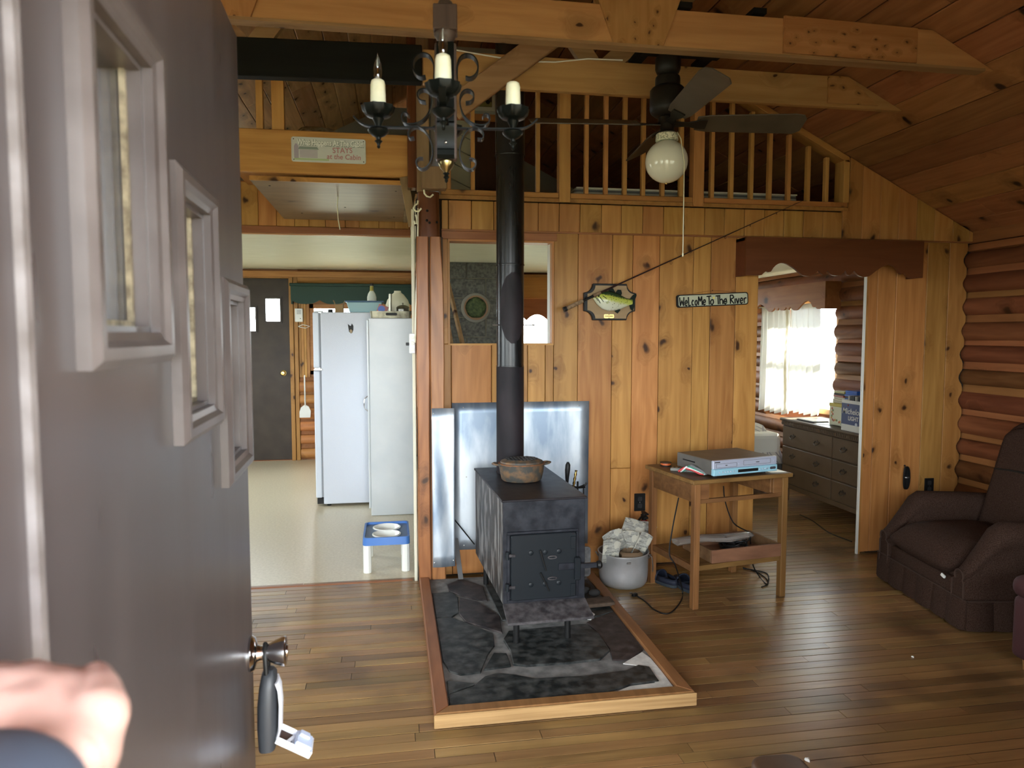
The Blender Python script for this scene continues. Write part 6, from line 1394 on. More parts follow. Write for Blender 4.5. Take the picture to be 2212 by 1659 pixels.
# things on the table
zt_ = TH+0.0013
p = onZ(1438, 1006, zt_); sp2 = thing('wire_spool', 'black spool wound with orange wire on the back corner of the oak table', 'spool', p)
MB().lathe([(0.001, 0), (0.034, 0), (0.034, 0.004), (0.02, 0.005), (0.02, 0.018), (0.034, 0.019), (0.034, 0.022), (0.001, 0.022)], (0,0,0), 24).build('reel', M['black'], sp2, smooth=True)
MB().lathe([(0.021, 0.005), (0.029, 0.006), (0.029, 0.017), (0.021, 0.018)], (0,0,0), 24).build('orange_wire', plain('orange_wire', (0.5,0.10,0.02), 0.5), sp2, smooth=True)
p = onZ(1478, 1018, zt_); rm = thing('remote_control', 'gray remote control lying left of the disc player', 'remote control', p, math.radians(-32))
MB().box(-0.075, 0.075, -0.022, 0.022, 0, 0.018).build('body', plain('gray_remote', (0.20,0.20,0.18), 0.4), rm, bevel=0.004)
for i in range(5):
    for j in range(2): MB().box(-0.06+i*0.025, -0.05+i*0.025, -0.012+j*0.016, -0.004+j*0.016, 0.018, 0.0195).build('button', M['black'], rm)
cols = [plain('av_plug_red', (0.5,0.03,0.03), 0.4), plain('av_plug_white', (0.7,0.7,0.68), 0.4), plain('av_green', (0.04,0.22,0.15), 0.4), plain('av_gray', (0.16,0.17,0.18), 0.4)]
base_ = onZ(1497, 1026, zt_)
for k in range(4):
    q = [base_+Vector((-0.06+0.012*k, 0.06, 0.010)), base_+Vector((-0.03+0.01*k, 0.05-0.01*k, 0.030+0.006*k)), base_+Vector((0.0+0.012*k, 0.02-0.012*k, 0.026)), base_+Vector((0.03+0.01*k, -0.02-0.006*k, 0.010)), base_+Vector((0.045+0.008*k, -0.035, 0.008))]
    o = MB().tube(q, [0.006, 0.007, 0.007, 0.006, 0.004], 8).build('av_lead', cols[k], None, smooth=True, loc=q[0]); tag(o, ['red', 'white', 'green', 'gray'][k]+' coloured lead bunched beside the remote control', 'cable', 'coloured leads on the table')
p = tw(0.26, -0.17, zt_); o = MB().prism([(-0.05, -0.03), (0.045, -0.045), (0.055, 0.14), (-0.04, 0.14)], 'z', 0, 0.0008).build('paper_sheet', M['printw'], None); o.location = p; o.rotation_euler = (0, 0, TR); tag(o, 'white sheet of paper under the right end of the disc player', 'paper')
# cords down to the floor
def cord(pts, r_, label, nm='power_cord', sub=3):
    P_ = [Vector(p) for p in pts]
    out = []
    for i in range(len(P_)-1):
        p0, p1, p2, p3 = P_[max(i-1, 0)], P_[i], P_[i+1], P_[min(i+2, len(P_)-1)]
        for k in range(5):
            t = k/5; out.append(0.5*((2*p1)+(-p0+p2)*t+(2*p0-5*p1+4*p2-p3)*t*t+(-p0+3*p1-3*p2+p3)*t**3))
    out.append(P_[-1])
    o = MB().tube(out, r_, 7).build(nm, M['black'], None, smooth=True, loc=P_[0]); return tag(o, label, 'cord')
Z0 = 0.004
cl_ = [onY(1466, 1075, 3.66), onY(1453, 1140, 3.62), onY(1446, 1195, 3.60), onY(1459, 1222, 3.58), onZ(1474, 1275, Z0+0.01), onZ(1470, 1300, Z0), onZ(1445, 1325, Z0), onZ(1415, 1318, Z0), onZ(1395, 1300, Z0), onZ(1377, 1288, Z0)]
o = cord(cl_, 0.0038, 'black power cord with a plug, looping from the table to the pot')
MB().obox(onZ(1371, 1285, 0.008)-cl_[0], (0.034, 0.02, 0.016), (0, 0, 0.5)).build('plug', M['black'], o, bevel=0.003)
for k in (-1, 1): MB().obox(onZ(1363, 1281, 0.008)-cl_[0]+Vector((0, 0.005*k, 0)), (0.018, 0.002, 0.005), (0, 0, 0.5)).build('plug_prong', M['screw'], o)
cord([onY(1563, 1050, 3.95), onY(1567, 1085, 3.95), onY(1585, 1130, 3.92), dwl(0.14, 0.02, 0.09), dwl(0.10, 0.0, 0.05)], 0.0038, 'black cord hanging behind the oak table into the drawer')
cord([dwl(0.16, 0.05, 0.07), onY(1625, 1215, 3.90), onZ(1640, 1245, Z0), onZ(1657, 1262, Z0), onZ(1658, 1240, Z0), onZ(1630, 1232, Z0), onZ(1605, 1228, Z0)], 0.0038, 'black cord looped on the floor at the right of the oak table')
cord([onZ(1605, 1226, Z0), onZ(1635, 1236, Z0), onZ(1655, 1250, Z0), onZ(1658, 1262, Z0), onZ(1645, 1268, Z0)], 0.0032, 'second thin black cord lying across the loop right of the oak table')

# slippers
M['navy'] = plain('navy_felt', (0.010,0.014,0.030), 0.7, bump=0.1); M['navysole'] = plain('slate_sole', (0.03,0.04,0.05), 0.7)
for k, (px_, py_, rz, lab) in enumerate(((1440, 1266, 1.9, 'navy clog slipper nearest the left table leg'), (1487, 1276, 1.6, 'navy clog slipper in the middle under the oak table'))):
    p = onZ(px_, py_, 0.0); s_ = thing('slipper', lab, 'slipper', (p.x, p.y+0.06, 0), rz, 'pair of slippers under the table')
    ell = [(0.125*math.cos(2*PI*q/20)*(1.0 if math.cos(2*PI*q/20) > 0 else 0.95), 0.045*math.sin(2*PI*q/20)) for q in range(20)]
    MB().prism(ell, 'z', 0, 0.022).build('sole', M['navysole'], s_, bevel=0.006, seg=2)
    m = MB(); rr = []
    for i in range(7):
        u = i/6; x = 0.01+0.112*u; hw_ = 0.046*math.sqrt(max(0.03, 1-(x/0.125)**2))+0.002; hgt = 0.060*(1-u*0.75)
        rr.append([Vector((x, hw_*math.cos(PI*j/8), 0.020+hgt*math.sin(PI*j/8))) for j in range(9)])
    m.loft(rr, False).build('upper', M['navy'], s_, smooth=True).modifiers.new('thick', 'SOLIDIFY').thickness = 0.006
    rr = [[Vector((-0.115+0.06*u*0, 0, 0))]*0 for u in range(0)]
    m = MB(); ri = []
    for i in range(13):
        a = PI/2+PI*i/12; ri.append((0.122*math.cos(a), 0.046*math.sin(a)))
    m.add([(x, y_, 0.02) for x, y_ in ri]+[(x*0.97+0.004, y_*0.9, 0.050) for x, y_ in ri], [(i, i+1, 14+i, 13+i) for i in range(12)])
    m.build('heel_cup', M['navy'], s_, smooth=True).modifiers.new('thick', 'SOLIDIFY').thickness = 0.006

# ================================================================== KITCHEN
# raised pet feeder
pf_ = thing('pet_feeder', 'blue and white raised pet feeder at the kitchen threshold', 'pet feeder', (-0.052, 4.575, 0.0))
M['blue'] = plain('cornflower_plastic', (0.055,0.17,0.48), 0.4); M['bluetop'] = plain('slate_blue_plastic', (0.10,0.16,0.27), 0.45); M['bowl'] = plain('white_bowl_plastic', (0.74,0.75,0.71), 0.3)
PX, PY, PZ = 0.145, 0.195, 0.222
def rr2(w_, d_, r, n=4):
    return [(p[0], p[1]-d_) for p in rrect(w_, 2*d_, r, n)]
outer, inner = rr2(PX, PY, 0.03), rr2(PX-0.014, PY-0.016, 0.022)
m = MB(); n = len(outer)
vs_ = [(x, y_, PZ-0.048) for x, y_ in outer]+[(x*0.985, y_*0.985, PZ) for x, y_ in outer]+[(x, y_, PZ) for x, y_ in inner]+[(x, y_, PZ-0.014) for x, y_ in inner]
fs = []
for b0_ in range(3):
    for i in range(n): j = (i+1) % n; fs.append((b0_*n+i, b0_*n+j, (b0_+1)*n+j, (b0_+1)*n+i))
m.add(vs_, fs).build('rim', M['blue'], pf_, smooth=True)
def holed_plate(name, outer_, circles, z, mat, parent):
    bm = bmesh.new()
    for loop in [outer_]+[[(cx_+r_*math.cos(2*PI*q/32), cy_+r_*math.sin(2*PI*q/32)) for q in range(32)] for (cx_, cy_, r_) in circles]:
        v_ = [bm.verts.new((p[0], p[1], z)) for p in loop]
        for i in range(len(v_)): bm.edges.new((v_[i], v_[(i+1) % len(v_)]))
    bmesh.ops.triangle_fill(bm, use_beauty=True, use_dissolve=False, edges=bm.edges[:])
    me = bpy.data.meshes.new(name); bm.to_mesh(me); bm.free(); me.materials.append(mat)
    o = bpy.data.objects.new(name, me); COL.objects.link(o); o.parent = parent; return o
holed_plate('tray_top', inner, [(0, -0.075, 0.084), (0, 0.085, 0.084)], PZ-0.014, M['bluetop'], pf_)
for yb in (-0.075, 0.085): MB().lathe([(0.001, PZ-0.062), (0.05, PZ-0.062), (0.070, PZ-0.040), (0.080, PZ-0.010), (0.090, PZ-0.008), (0.090, PZ-0.012), (0.084, PZ-0.013), (0.001, PZ-0.055)][:6]+[(0.082, PZ-0.006), (0.066, PZ-0.036), (0.047, PZ-0.056), (0.001, PZ-0.057)], (0, yb, 0), 32, None, False).build('bowl', M['bowl'], pf_, smooth=True)
for (sx, sy) in ((-1, -1), (1, -1), (-1, 1), (1, 1)):
    MB().lathe([(0.026, 0), (0.026, PZ-0.046), (0.024, PZ-0.046)], (sx*(PX-0.028), sy*(PY-0.03), 0), 10).build('leg', M['bowl'], pf_, smooth=False)

# refrigerator facing left
M['enamel'] = plain('white_textured_enamel', (0.60,0.64,0.72), 0.26, bump=0.35, scale=220, spec=0.5); M['enamels'] = plain('white_smooth_enamel', (0.62,0.67,0.75), 0.3)
rf = thing('refrigerator', 'white refrigerator standing side-on in the kitchen', 'refrigerator', (-0.22, 6.53, 0.0))
RY0, RY1 = 6.19-6.53, 6.88-6.53; RXB0, RXB1 = -0.595+0.22, 0.10+0.22
MB().box(RXB0, RXB1, RY0, RY1, 0.02, 1.655).build('cabinet_body', M['enamel'], rf, bevel=0.006)
dw0 = -0.66+0.22
fd = MB().box(dw0, RXB0-0.012, RY0+0.004, RY1-0.004, 1.185, 1.655).build('freezer_door', M['enamels'], rf, bevel=0.010, seg=2)
rd = MB().box(dw0, RXB0-0.012, RY0+0.004, RY1-0.004, 0.075, 1.165).build('fridge_door', M['enamels'], rf, bevel=0.010, seg=2)
MB().box(RXB0-0.012, RXB0, RY0+0.008, RY1-0.008, 0.08, 1.65).build('door_gasket', plain('gray_gasket', (0.25,0.27,0.30), 0.6), rf)
MB().box(dw0+0.01, RXB0, RY0+0.02, RY1-0.02, 0.02, 0.07).build('kick_plate', M['black'], rf)
MB().box(dw0+0.004, RXB0+0.008, RY0-0.006, RY0+0.02, 1.165, 1.182).build('center_hinge', M['screw'], rf, bevel=0.002)
MB().box(dw0+0.01, RXB0+0.02, RY0+0.004, RY0+0.05, 1.655, 1.668).build('top_hinge', M['white'], rf, bevel=0.003)
for (a, b) in ((0.70, 1.12), (1.22, 1.45)): MB().box(dw0-0.025, dw0, RY1-0.06, RY1-0.035, a, b).build('handle', M['enamels'], rf, bevel=0.004)
for (x, y_) in ((RXB0+0.04, RY0+0.05), (RXB1-0.05, RY0+0.05), (RXB0+0.04, RY1-0.05), (RXB1-0.05, RY1-0.05)): MB().lathe([(0.018, 0), (0.018, 0.022), (0.001, 0.022)], (x, y_, 0), 12).build('leveling_foot', M['black'], rf)
# dog-head magnet
mg = thing('dog_magnet', 'small black and tan dog head magnet on the refrigerator side', 'magnet', onY(758, 708, 6.188)); k_ = 6.188/FPX*1.01
def mgp(pts): return [((x-758)*k_, (708-y_)*k_) for x, y_ in pts]
MB().prism(mgp([(754,716),(753,708),(752,700),(755,703),(758,705),(760,699),(763,704),(763,712),(761,718),(758,720)]), 'y', -0.004, 0.0).build('dark_head', M['black'], mg)
MB().prism(mgp([(755,714),(758,711),(761,714),(760,719),(757,719)]), 'y', -0.006, -0.004).build('tan_muzzle', plain('tan_fur', (0.40,0.30,0.18), 0.7), mg)

# tall white cabinet in front of it
tc2 = thing('tall_cabinet', 'tall narrow white painted cabinet in front of the refrigerator', 'cabinet', (-0.015, 5.96, 0.0))
M['cabw'] = plain('white_painted_cabinet', (0.66,0.70,0.72), 0.25, c2=(0.60,0.65,0.68), scale=5, bump=0.04)
MB().box(-0.170, 0.176, -0.155, 0.155, 0.0, 1.598).build('cabinet_body', M['cabw'], tc2, bevel=0.004)
cdr = MB().box(-0.187, -0.171, -0.153, 0.153, 0.06, 1.585).build('cabinet_door', M['cabw'], tc2, bevel=0.004)
MB().tube([(-0.187, -0.10, 0.97), (-0.212, -0.10, 0.95), (-0.218, -0.10, 0.91), (-0.212, -0.10, 0.87), (-0.187, -0.10, 0.85)], 0.006, 8).build('pull_handle', M['chrome'], cdr, smooth=True)

# on top of the refrigerator and cabinet
zt1, zt2 = 1.656, 1.600
def on_top(px, py, Y): p = onY(px, py, Y); return p.x
tub = thing('storage_tub', 'clear storage tub with blue lid on the refrigerator', 'storage tub', (-0.235, 6.40, zt1)); 
M['tubc'] = plain('clear_blue_plastic', (0.42,0.62,0.66), 0.2, spec=0.7); M['tublid'] = plain('blue_lid', (0.05,0.12,0.22), 0.4)
MB().add([(-0.125,-0.12,0),(0.125,-0.12,0),(0.125,0.12,0),(-0.125,0.12,0),(-0.15,-0.15,0.088),(0.15,-0.15,0.088),(0.15,0.15,0.088),(-0.15,0.15,0.088)], [(0,3,2,1),(4,5,6,7),(0,1,5,4),(1,2,6,5),(2,3,7,6),(3,0,4,7)]).build('tub_body', M['tubc'], tub, bevel=0.006)
MB().box(-0.165, 0.165, -0.16, 0.16, 0.088, 0.100).build('lid', M['tublid'], tub, bevel=0.004)
bt = thing('liquor_bottle', 'clear liquor bottle with gold neck label on the refrigerator', 'bottle', (on_top(803, 640, 6.60), 6.62, zt1))
MB().lathe([(0.001, 0), (0.040, 0), (0.042, 0.005), (0.042, 0.15), (0.034, 0.18), (0.018, 0.205), (0.0145, 0.22), (0.0145, 0.25)], (0,0,0), 24).build('glass_body', plain('bottle_glass', (0.70,0.75,0.68), 0.1, spec=0.8), bt, smooth=True)
MB().lathe([(0.0195, 0.2), (0.0165, 0.212), (0.0155, 0.248)], (0,0,0), 20, None, False).build('neck_label', plain('gold_foil', (0.42,0.36,0.08), 0.35, metal=0.4), bt, smooth=True)
MB().lathe([(0.0165, 0.25), (0.017, 0.272), (0.001, 0.273)], (0,0,0), 16).build('cap', M['black'], bt, smooth=True)
MB().box(-0.026, 0.026, -0.0435, -0.040, 0.06, 0.12).build('front_label', M['trimw'], bt)
bx = thing('cardboard_box', 'small open cardboard box left of the storage tub on the refrigerator', 'box', (-0.462, 6.52, zt1)); M['card'] = plain('cardboard', (0.36,0.22,0.10), 0.8)
MB().box(-0.035, 0.035, -0.05, 0.05, 0, 0.075).build('box_body', M['card'], bx, bevel=0.002)
MB().obox((-0.04, 0, 0.09), (0.004, 0.10, 0.05), (0, -0.4, 0)).build('flap', M['card'], bx); MB().obox((0.04, 0, 0.09), (0.004, 0.10, 0.05), (0, 0.5, 0)).build('flap', M['card'], bx)
o = MB().lathe([(0.001, 0), (0.022, 0.0), (0.020, 0.03), (0.001, 0.031)], (0,0,0), 14).build('small_dark_tin', M['black'], None, smooth=True); o.location = (-0.53, 6.40, zt1); tag(o, 'small dark round tin at the front edge of the refrigerator top', 'tin')
# baking tray with things in it
bp_ = thing('baking_tray', 'old tin roasting tray with a slot handle on the tall cabinet', 'tray', (-0.012, 5.96, zt2))
M['tinold'] = plain('tarnished_tin', (0.28,0.27,0.20), 0.35, metal=0.8, c2=(0.12,0.11,0.08), scale=20)
ol = rr2(0.165, 0.145, 0.02)
m = MB(); n = len(ol); m.add([(x*0.96, y_*0.96, 0) for x, y_ in ol]+[(x, y_, 0.055) for x, y_ in ol]+[(x*0.975, y_*0.975, 0.055) for x, y_ in ol]+[(x*0.94, y_*0.94, 0.003) for x, y_ in ol], [tuple(range(n))]+[(b0_*n+i, b0_*n+(i+1) % n, (b0_+1)*n+(i+1) % n, (b0_+1)*n+i) for b0_ in range(3) for i in range(n)]+[tuple(range(4*n-1, 3*n-1, -1))]).build('tray_shell', M['tinold'], bp_)
MB().prism([(p[0]+0.005, p[1]+0.020) for p in rrect(0.045, 0.022, 0.010)], 'y', -0.147, -0.140).build('slot_handle', M['black'], bp_)
jg = thing('milk_jug', 'cream plastic jug behind the roasting tray things on the cabinet', 'jug', (0.045, 6.02, zt2+0.003))
MB().lathe([(0.001, 0), (0.095, 0), (0.098, 0.01), (0.098, 0.11), (0.085, 0.15), (0.05, 0.195), (0.03, 0.21), (0.028, 0.225), (0.001, 0.226)], (0,0,0), 24).build('jug_body', plain('cream_translucent_plastic', (0.80,0.79,0.62), 0.4), jg, smooth=True)
o = MB().tube([(0, 0, 0), (0.004, 0.0, 0.19)], 0.013, 12).build('metal_tube', plain('brushed_tube', (0.38,0.37,0.30), 0.3, metal=0.8), None, smooth=True); o.location = (-0.018, 5.86, zt2+0.004); tag(o, 'upright metal tube standing in the roasting tray', 'tube')
kb = thing('blue_carton', 'blue and red printed carton tilted in the roasting tray', 'carton', (-0.095, 5.90, zt2+0.022)); kb.rotation_euler = (0, 0.35, 0)
MB().box(-0.04, 0.04, -0.03, 0.03, 0, 0.085).build('carton_body', plain('red_print_card', (0.42,0.14,0.13), 0.5), kb, bevel=0.002); MB().lathe([(0.001, 0), (0.028, 0), (0.028, 0.001), (0.001, 0.001)], (-0.008, -0.0305, 0.05), 18, Rk).build('blue_disc', plain('blue_print', (0.05,0.12,0.5), 0.4), kb)
kp2 = thing('small_kettle', 'small tarnished lidded pot in the roasting tray', 'pot', (0.085, 5.885, zt2+0.004))
MB().lathe([(0.001, 0), (0.045, 0), (0.052, 0.02), (0.052, 0.075), (0.054, 0.078), (0.001, 0.079)], (0,0,0), 22).build('pot_body', M['tinold'], kp2, smooth=True)
MB().lathe([(0.055, 0.079), (0.045, 0.092), (0.02, 0.102), (0.005, 0.104), (0.005, 0.112), (0.009, 0.118), (0.001, 0.122)], (0,0,0), 22).build('lid', M['tinold'], kp2, smooth=True)
bc = thing('white_timer', 'white box with black dots in front of the small lidded pot', 'box', (0.07, 5.845, zt2+0.022)); MB().box(-0.022, 0.022, -0.012, 0.0, 0, 0.05).build('case', M['bowl'], bc, bevel=0.002)
for k in range(3): MB().ball((-0.002, -0.012, 0.012+k*0.013), 0.0028, 8, 6).build('dot', M['black'], bc)
# green valance and back-wall items
gv = thing('green_valance', 'dark green scalloped wooden valance over the kitchen window', 'valance', (onY(761, 640, YB-0.10).x, YB-0.02, 1.815))
gw = 1.36
def gscal():
    pts = []; n = 90
    for i in range(n+1):
        u = i/n; v = abs(((u*4.3) % 1.0)-0.5)*2; pts.append((-gw/2+gw*u, 0.045*(max(0, v-0.15)/0.85)**2.2))
    return pts+[(gw/2, 0.235), (-gw/2, 0.235)]
M['green'] = plain('dark_green_paint_satin', (0.022,0.052,0.038), 0.45, spec=0.2)
MB().prism(gscal(), 'y', -0.14, -0.122).build('face_board', M['green'], gv)
MB().box(-gw/2-0.012, gw/2+0.012, -0.152, -0.0, 0.20, 0.235).build('crown_strip', M['green'], gv, bevel=0.006)
for s_ in (-1, 1): MB().box(s_*(gw/2)-0.009*(1+s_), s_*(gw/2)+0.009*(1-s_), -0.122, 0.0, 0.0, 0.20).build('return_board', M['green'], gv)
dt = thing('wall_detector', 'white plug-in detector on the boards left of the kitchen window', 'detector', (-1.02, YB-0.031, 1.612)); dt.location.x = onY(646, 680, YB-0.03).x
MB().box(-0.045, 0.045, -0.03, 0, 0, 0.155).build('case', M['bowl'], dt, bevel=0.006)
for k in range(5): MB().box(-0.022, 0.026, -0.0312, -0.0295, 0.09+k*0.010, 0.095+k*0.010).build('vent_slot', plain('gray_vent', (0.3,0.3,0.28), 0.6), dt)
MB().ball((0.018, -0.03, 0.04), 0.005, 8, 6).build('test_button', M['black'], dt)
p = onY(660, 705, YB-0.10); o = MB().tube([p+Vector((-0.09, 0.06, 0.0)), p+Vector((-0.03, 0, 0.02)), p+Vector((0.05, 0, 0.0)), p+Vector((0.0, 0, -0.02)), p+Vector((-0.06, 0.02, -0.01)), p+Vector((-0.09, 0.06, 0.0))], 0.004, 6).build('wire_hanger', M['trimw'], None, smooth=True, loc=p); tag(o, 'bent white wire hanger on the boards under the detector', 'hanger')
fs_ = thing('fly_swatter', 'white fly swatter hanging upside down on the kitchen log wall', 'fly swatter', onY(660, 900, YB-0.13)); kk = (YB-0.13)/FPX*1.01
MB().prism([((x-660)*kk, (900-y_)*kk) for x, y_ in ((648,902),(670,902),(671,888),(667,879),(662,876),(657,876),(651,881),(648,890))], 'y', -0.004, 0.0).build('paddle', M['bowl'], fs_, bevel=0.001)
MB().tube([((660-660)*kk, -0.002, (900-878)*kk), ((659.5-660)*kk, -0.002, (900-816)*kk)], 0.008, 8).build('handle', M['bowl'], fs_, smooth=True)
MB().ball((0, 0, (900-815)*kk), 0.009, 8, 6).build('hang_loop', M['bowl'], fs_, smooth=True)
# concrete-block chimney seen through the pass-through
cm = struct(MB().box(0.565, 1.24, 7.46, 8.15, 0.0, 2.214).build('wall_chimney', plain('sooty_mortar', (0.13,0.12,0.10), 0.9, c2=(0.20,0.18,0.14), scale=14)), 'sooty concrete block chimney in the kitchen')
M['cblock'] = plain('sooty_concrete_block', (0.075,0.075,0.070), 0.95, c2=(0.16,0.155,0.14), scale=34, bump=0.6, detail=8)
tx, tz = 0.862, 1.747
for r in range(11):
    zb0 = 0.02+r*0.203; off = 0.0 if r % 2 else 0.20
    x = 0.57-off
    while x < 1.24:
        x0, x1 = max(x, 0.565), min(x+0.395, 1.24)
        if x1-x0 > 0.03: 
            hole = (x0 < tx+0.15 and x1 > tx-0.15 and zb0 < tz+0.14 and zb0+0.19 > tz-0.14)
            MB().box(x0+0.004, x1-0.004, 7.446 if not hole else 7.452, 7.47, zb0+0.005, min(zb0+0.197, 2.213)).build('block', M['cblock'], cm, bevel=0.004)
        x += 0.403
MB().lathe([(0.155, 0.0), (0.150, 0.008), (0.125, 0.014), (0.125, -0.02)], (tx, 7.452, tz), 32, Rk, False).build('mortar_collar', plain('pale_mortar', (0.24,0.23,0.20), 0.95, bump=0.4), cm, smooth=True)
MB().lathe([(0.128, -0.01), (0.128, 0.030), (0.112, 0.030), (0.112, -0.002), (0.001, -0.002)], (tx, 7.452, tz), 32, Rk, False).build('clay_thimble', plain('clay_thimble', (0.28,0.17,0.10), 0.8), cm, smooth=True)
gcl = MB().lathe([(0.108, 0.004), (0.098, 0.014), (0.06, 0.020), (0.001, 0.016)], (0,0,0), 28, Rk, True, lambda a, r, z: 1+0.06*math.sin(5*a)).build('stuffed_rag', plain('green_crumpled_cloth', (0.035,0.055,0.018), 0.7, c2=(0.09,0.12,0.04), scale=38, bump=1.0), None, smooth=True); gcl.location = (tx, 7.446, tz); tag(gcl, 'crumpled green rag stuffed into the round chimney hole', 'rag')
# leaning strips just inside the pass-through
for (a, b, lab) in (((968, 612), (1003, 742), 'pale wooden strip leaning inside the pass-through'), ((966, 690), (978, 742), 'short wooden strip at the lower left inside the pass-through')):
    p0, p1 = onY(a[0], a[1], 4.55), onY(b[0], b[1], 4.40)
    p1b = p1+(p1-p0)*(1.40/(p0.z-p1.z)*0.985) if False else Vector((p1.x+(p1.x-p0.x)*(p1.z/(p0.z-p1.z))*0.99, p1.y, 0.02))
    o = MB().bar(p0, Vector((p1.x, p1.y, p1.z-0.05)), 0.02, 0.022).build('leaning_strip', M['brace'], None, loc=p1); tag(o, lab, 'wood strip')
# second kitchen window valance + cabinet board above, seen through the pass-through
kv = thing('orange_valance', 'reddish scalloped valance over the window seen through the pass-through', 'valance', (1.72, YB-0.02, 1.632))
def ksc():
    w_ = 0.86; pts = []
    for i in range(61):
        u = i/60; s_ = abs(u-0.5)*2; z = 0.0 if s_ > 0.92 else 0.075*abs(math.sin((0.92-s_)/0.92*PI*1.5))**0.8; pts.append((-w_/2+w_*u, z))
    return pts+[(w_/2, 0.26), (-w_/2, 0.26)]
M['orv'] = wood('orange_brown_stain', (0.33,0.11,0.035), (0.23,0.07,0.02), 'x', 0.4, knots=0.2, randv=0)
MB().prism(ksc(), 'y', -0.135, -0.117).build('face_board', M['orv'], kv)
for s_ in (-1, 1): MB().box(s_*0.43-0.009*(1+s_), s_*0.43+0.009*(1-s_), -0.117, 0, 0, 0.26).build('return_board', M['orv'], kv)
o = MB().box(1.27, 2.17, YB-0.12, YB-0.085, 1.90, 2.155).build('wall_cupboard_board', wood('orange_pine', (0.52,0.22,0.06), (0.40,0.15,0.04), 'x', 0.4, randv=0), None, bevel=0.003, loc=(1.72, YB-0.10, 1.90)); tag(o, 'orange pine board above the reddish valance seen through the pass-through', 'board')

# ================================================================== BEDROOM
# valance and sheer curtain on the log wall window
bv = thing('bedroom_valance', 'brown scalloped wooden valance over the bedroom window', 'valance', (XR-0.03, 6.30, 1.690)); bw_ = 1.36
sc2 = scallop(bw_, 0.235)
MB().prism([(y_, z) for (y_, z) in sc2], 'x', -0.150, -0.132).build('face_board', M['valance2'], bv)
for s_ in (-1, 1): MB().box(-0.132, 0.0, s_*bw_/2-0.009*(1+s_), s_*bw_/2+0.009*(1-s_), 0, 0.235).build('return_board', M['valance2'], bv)
cu = thing('sheer_curtain', 'white sheer curtains with lace edges hanging at the bedroom window', 'curtain', (XR-0.10, 6.27, 0.66))
M['sheer'] = sheer_mat('sheer_white', (0.72,0.72,0.68), 0.985, 0.07); M['lace'] = sheer_mat('lace_edge', (0.66,0.60,0.44), 0.96, 0.25)
def panel(y0, y1, nm, zb_):
    n, mm_ = 64, 12; vs_ = []; fs = []
    for j in range(mm_+1):
        v = j/mm_
        for i in range(n+1):
            u = i/n; fl2 = 1.0+0.05*(1-v)
            yy = (y0+y1)/2+(y0-(y0+y1)/2)*(1-2*u)*fl2
            amp = 0.010+0.016*(1-v); x = amp*math.sin(u*34+0.8*math.sin(v*3))+0.008*math.sin(u*13+v*2)
            z = zb_+(1.74-zb_)*v+0.010*math.sin(u*34)*(1-v)
            vs_.append((x, yy-6.27, z-0.66))
    for j in range(mm_):
        for i in range(n): fs.append((j*(n+1)+i, j*(n+1)+i+1, (j+1)*(n+1)+i+1, (j+1)*(n+1)+i))
    return MB().add(vs_, fs).build(nm, M['sheer'], cu, smooth=True)
pa = panel(6.31, 6.84, 'left_panel', 0.70); pb2 = panel(5.82, 6.30, 'right_panel', 0.74)
for (yy, par, zz_) in ((6.315, pa, 0.70), (6.295, pb2, 0.74)):
    m = MB(); vs_ = []; fs = []
    for j in range(31):
        v = j/30; w_ = 0.010+0.004*math.sin(j*2.3); vs_ += [(-0.028+0.006*math.sin(v*9), yy-6.27-w_, zz_+(1.74-zz_)*v-0.66), (-0.028+0.006*math.sin(v*9+1), yy-6.27+w_, zz_+(1.74-zz_)*v-0.66)]
    m.add(vs_, [(2*j, 2*j+1, 2*j+3, 2*j+2) for j in range(30)]).build('lace_edge', M['lace'], par)
MB().tube([(0.0, -0.62, 1.745-0.66), (0.0, 0.62, 1.745-0.66)], 0.007, 8).build('curtain_rod', M['trimw'], cu, smooth=True)
# dresser
DY0, DY1, DXF, DXB, DZT = 4.42, 5.80, 3.40, 3.79, 0.735
dr_ = thing('dresser', 'taupe painted dresser with curved brass-dark pulls against the log wall', 'dresser', ((DXF+DXB)/2, (DY0+DY1)/2, 0))
M['taupe'] = plain('taupe_paint', (0.092,0.058,0.033), 0.45, c2=(0.108,0.070,0.042), scale=6, spec=0.2); M['pull'] = plain('dark_bronze_pull', (0.06,0.045,0.035), 0.35, metal=0.5)
dxh, dyh = (DXB-DXF)/2, (DY1-DY0)/2
MB().box(-dxh+0.012, dxh, -dyh+0.01, dyh-0.01, 0.16, DZT-0.06).build('carcass', M['taupe'], dr_, bevel=0.003)
MB().box(-dxh-0.022, dxh, -dyh-0.012, dyh+0.012, DZT-0.022, DZT).build('top', M['taupe'], dr_, bevel=0.006)
MB().box(-dxh-0.006, dxh, -dyh, dyh, DZT-0.062, DZT-0.022).build('frieze', M['taupe'], dr_, bevel=0.002)
for k in range(62):
    y_ = -dyh+0.014+k*(2*dyh-0.028)/61; MB().box(-dxh-0.013, -dxh-0.005, y_-0.0065, y_+0.0065, DZT-0.052, DZT-0.030).build('dentil', M['taupe'], dr_)
MB().box(-dxh+0.004, dxh, -dyh+0.004, dyh-0.004, 0.125, 0.165).build('base_rail', M['taupe'], dr_, bevel=0.003)
for (x, y_) in ((-dxh+0.03, -dyh+0.03), (-dxh+0.03, dyh-0.03), (dxh-0.03, -dyh+0.03), (dxh-0.03, dyh-0.03)): MB().box(x-0.024, x+0.024, y_-0.024, y_+0.024, 0, 0.13).build('foot', M['taupe'], dr_, bevel=0.004)
rows = [(0.170, 0.325), (0.335, 0.490), (0.500, 0.668)]
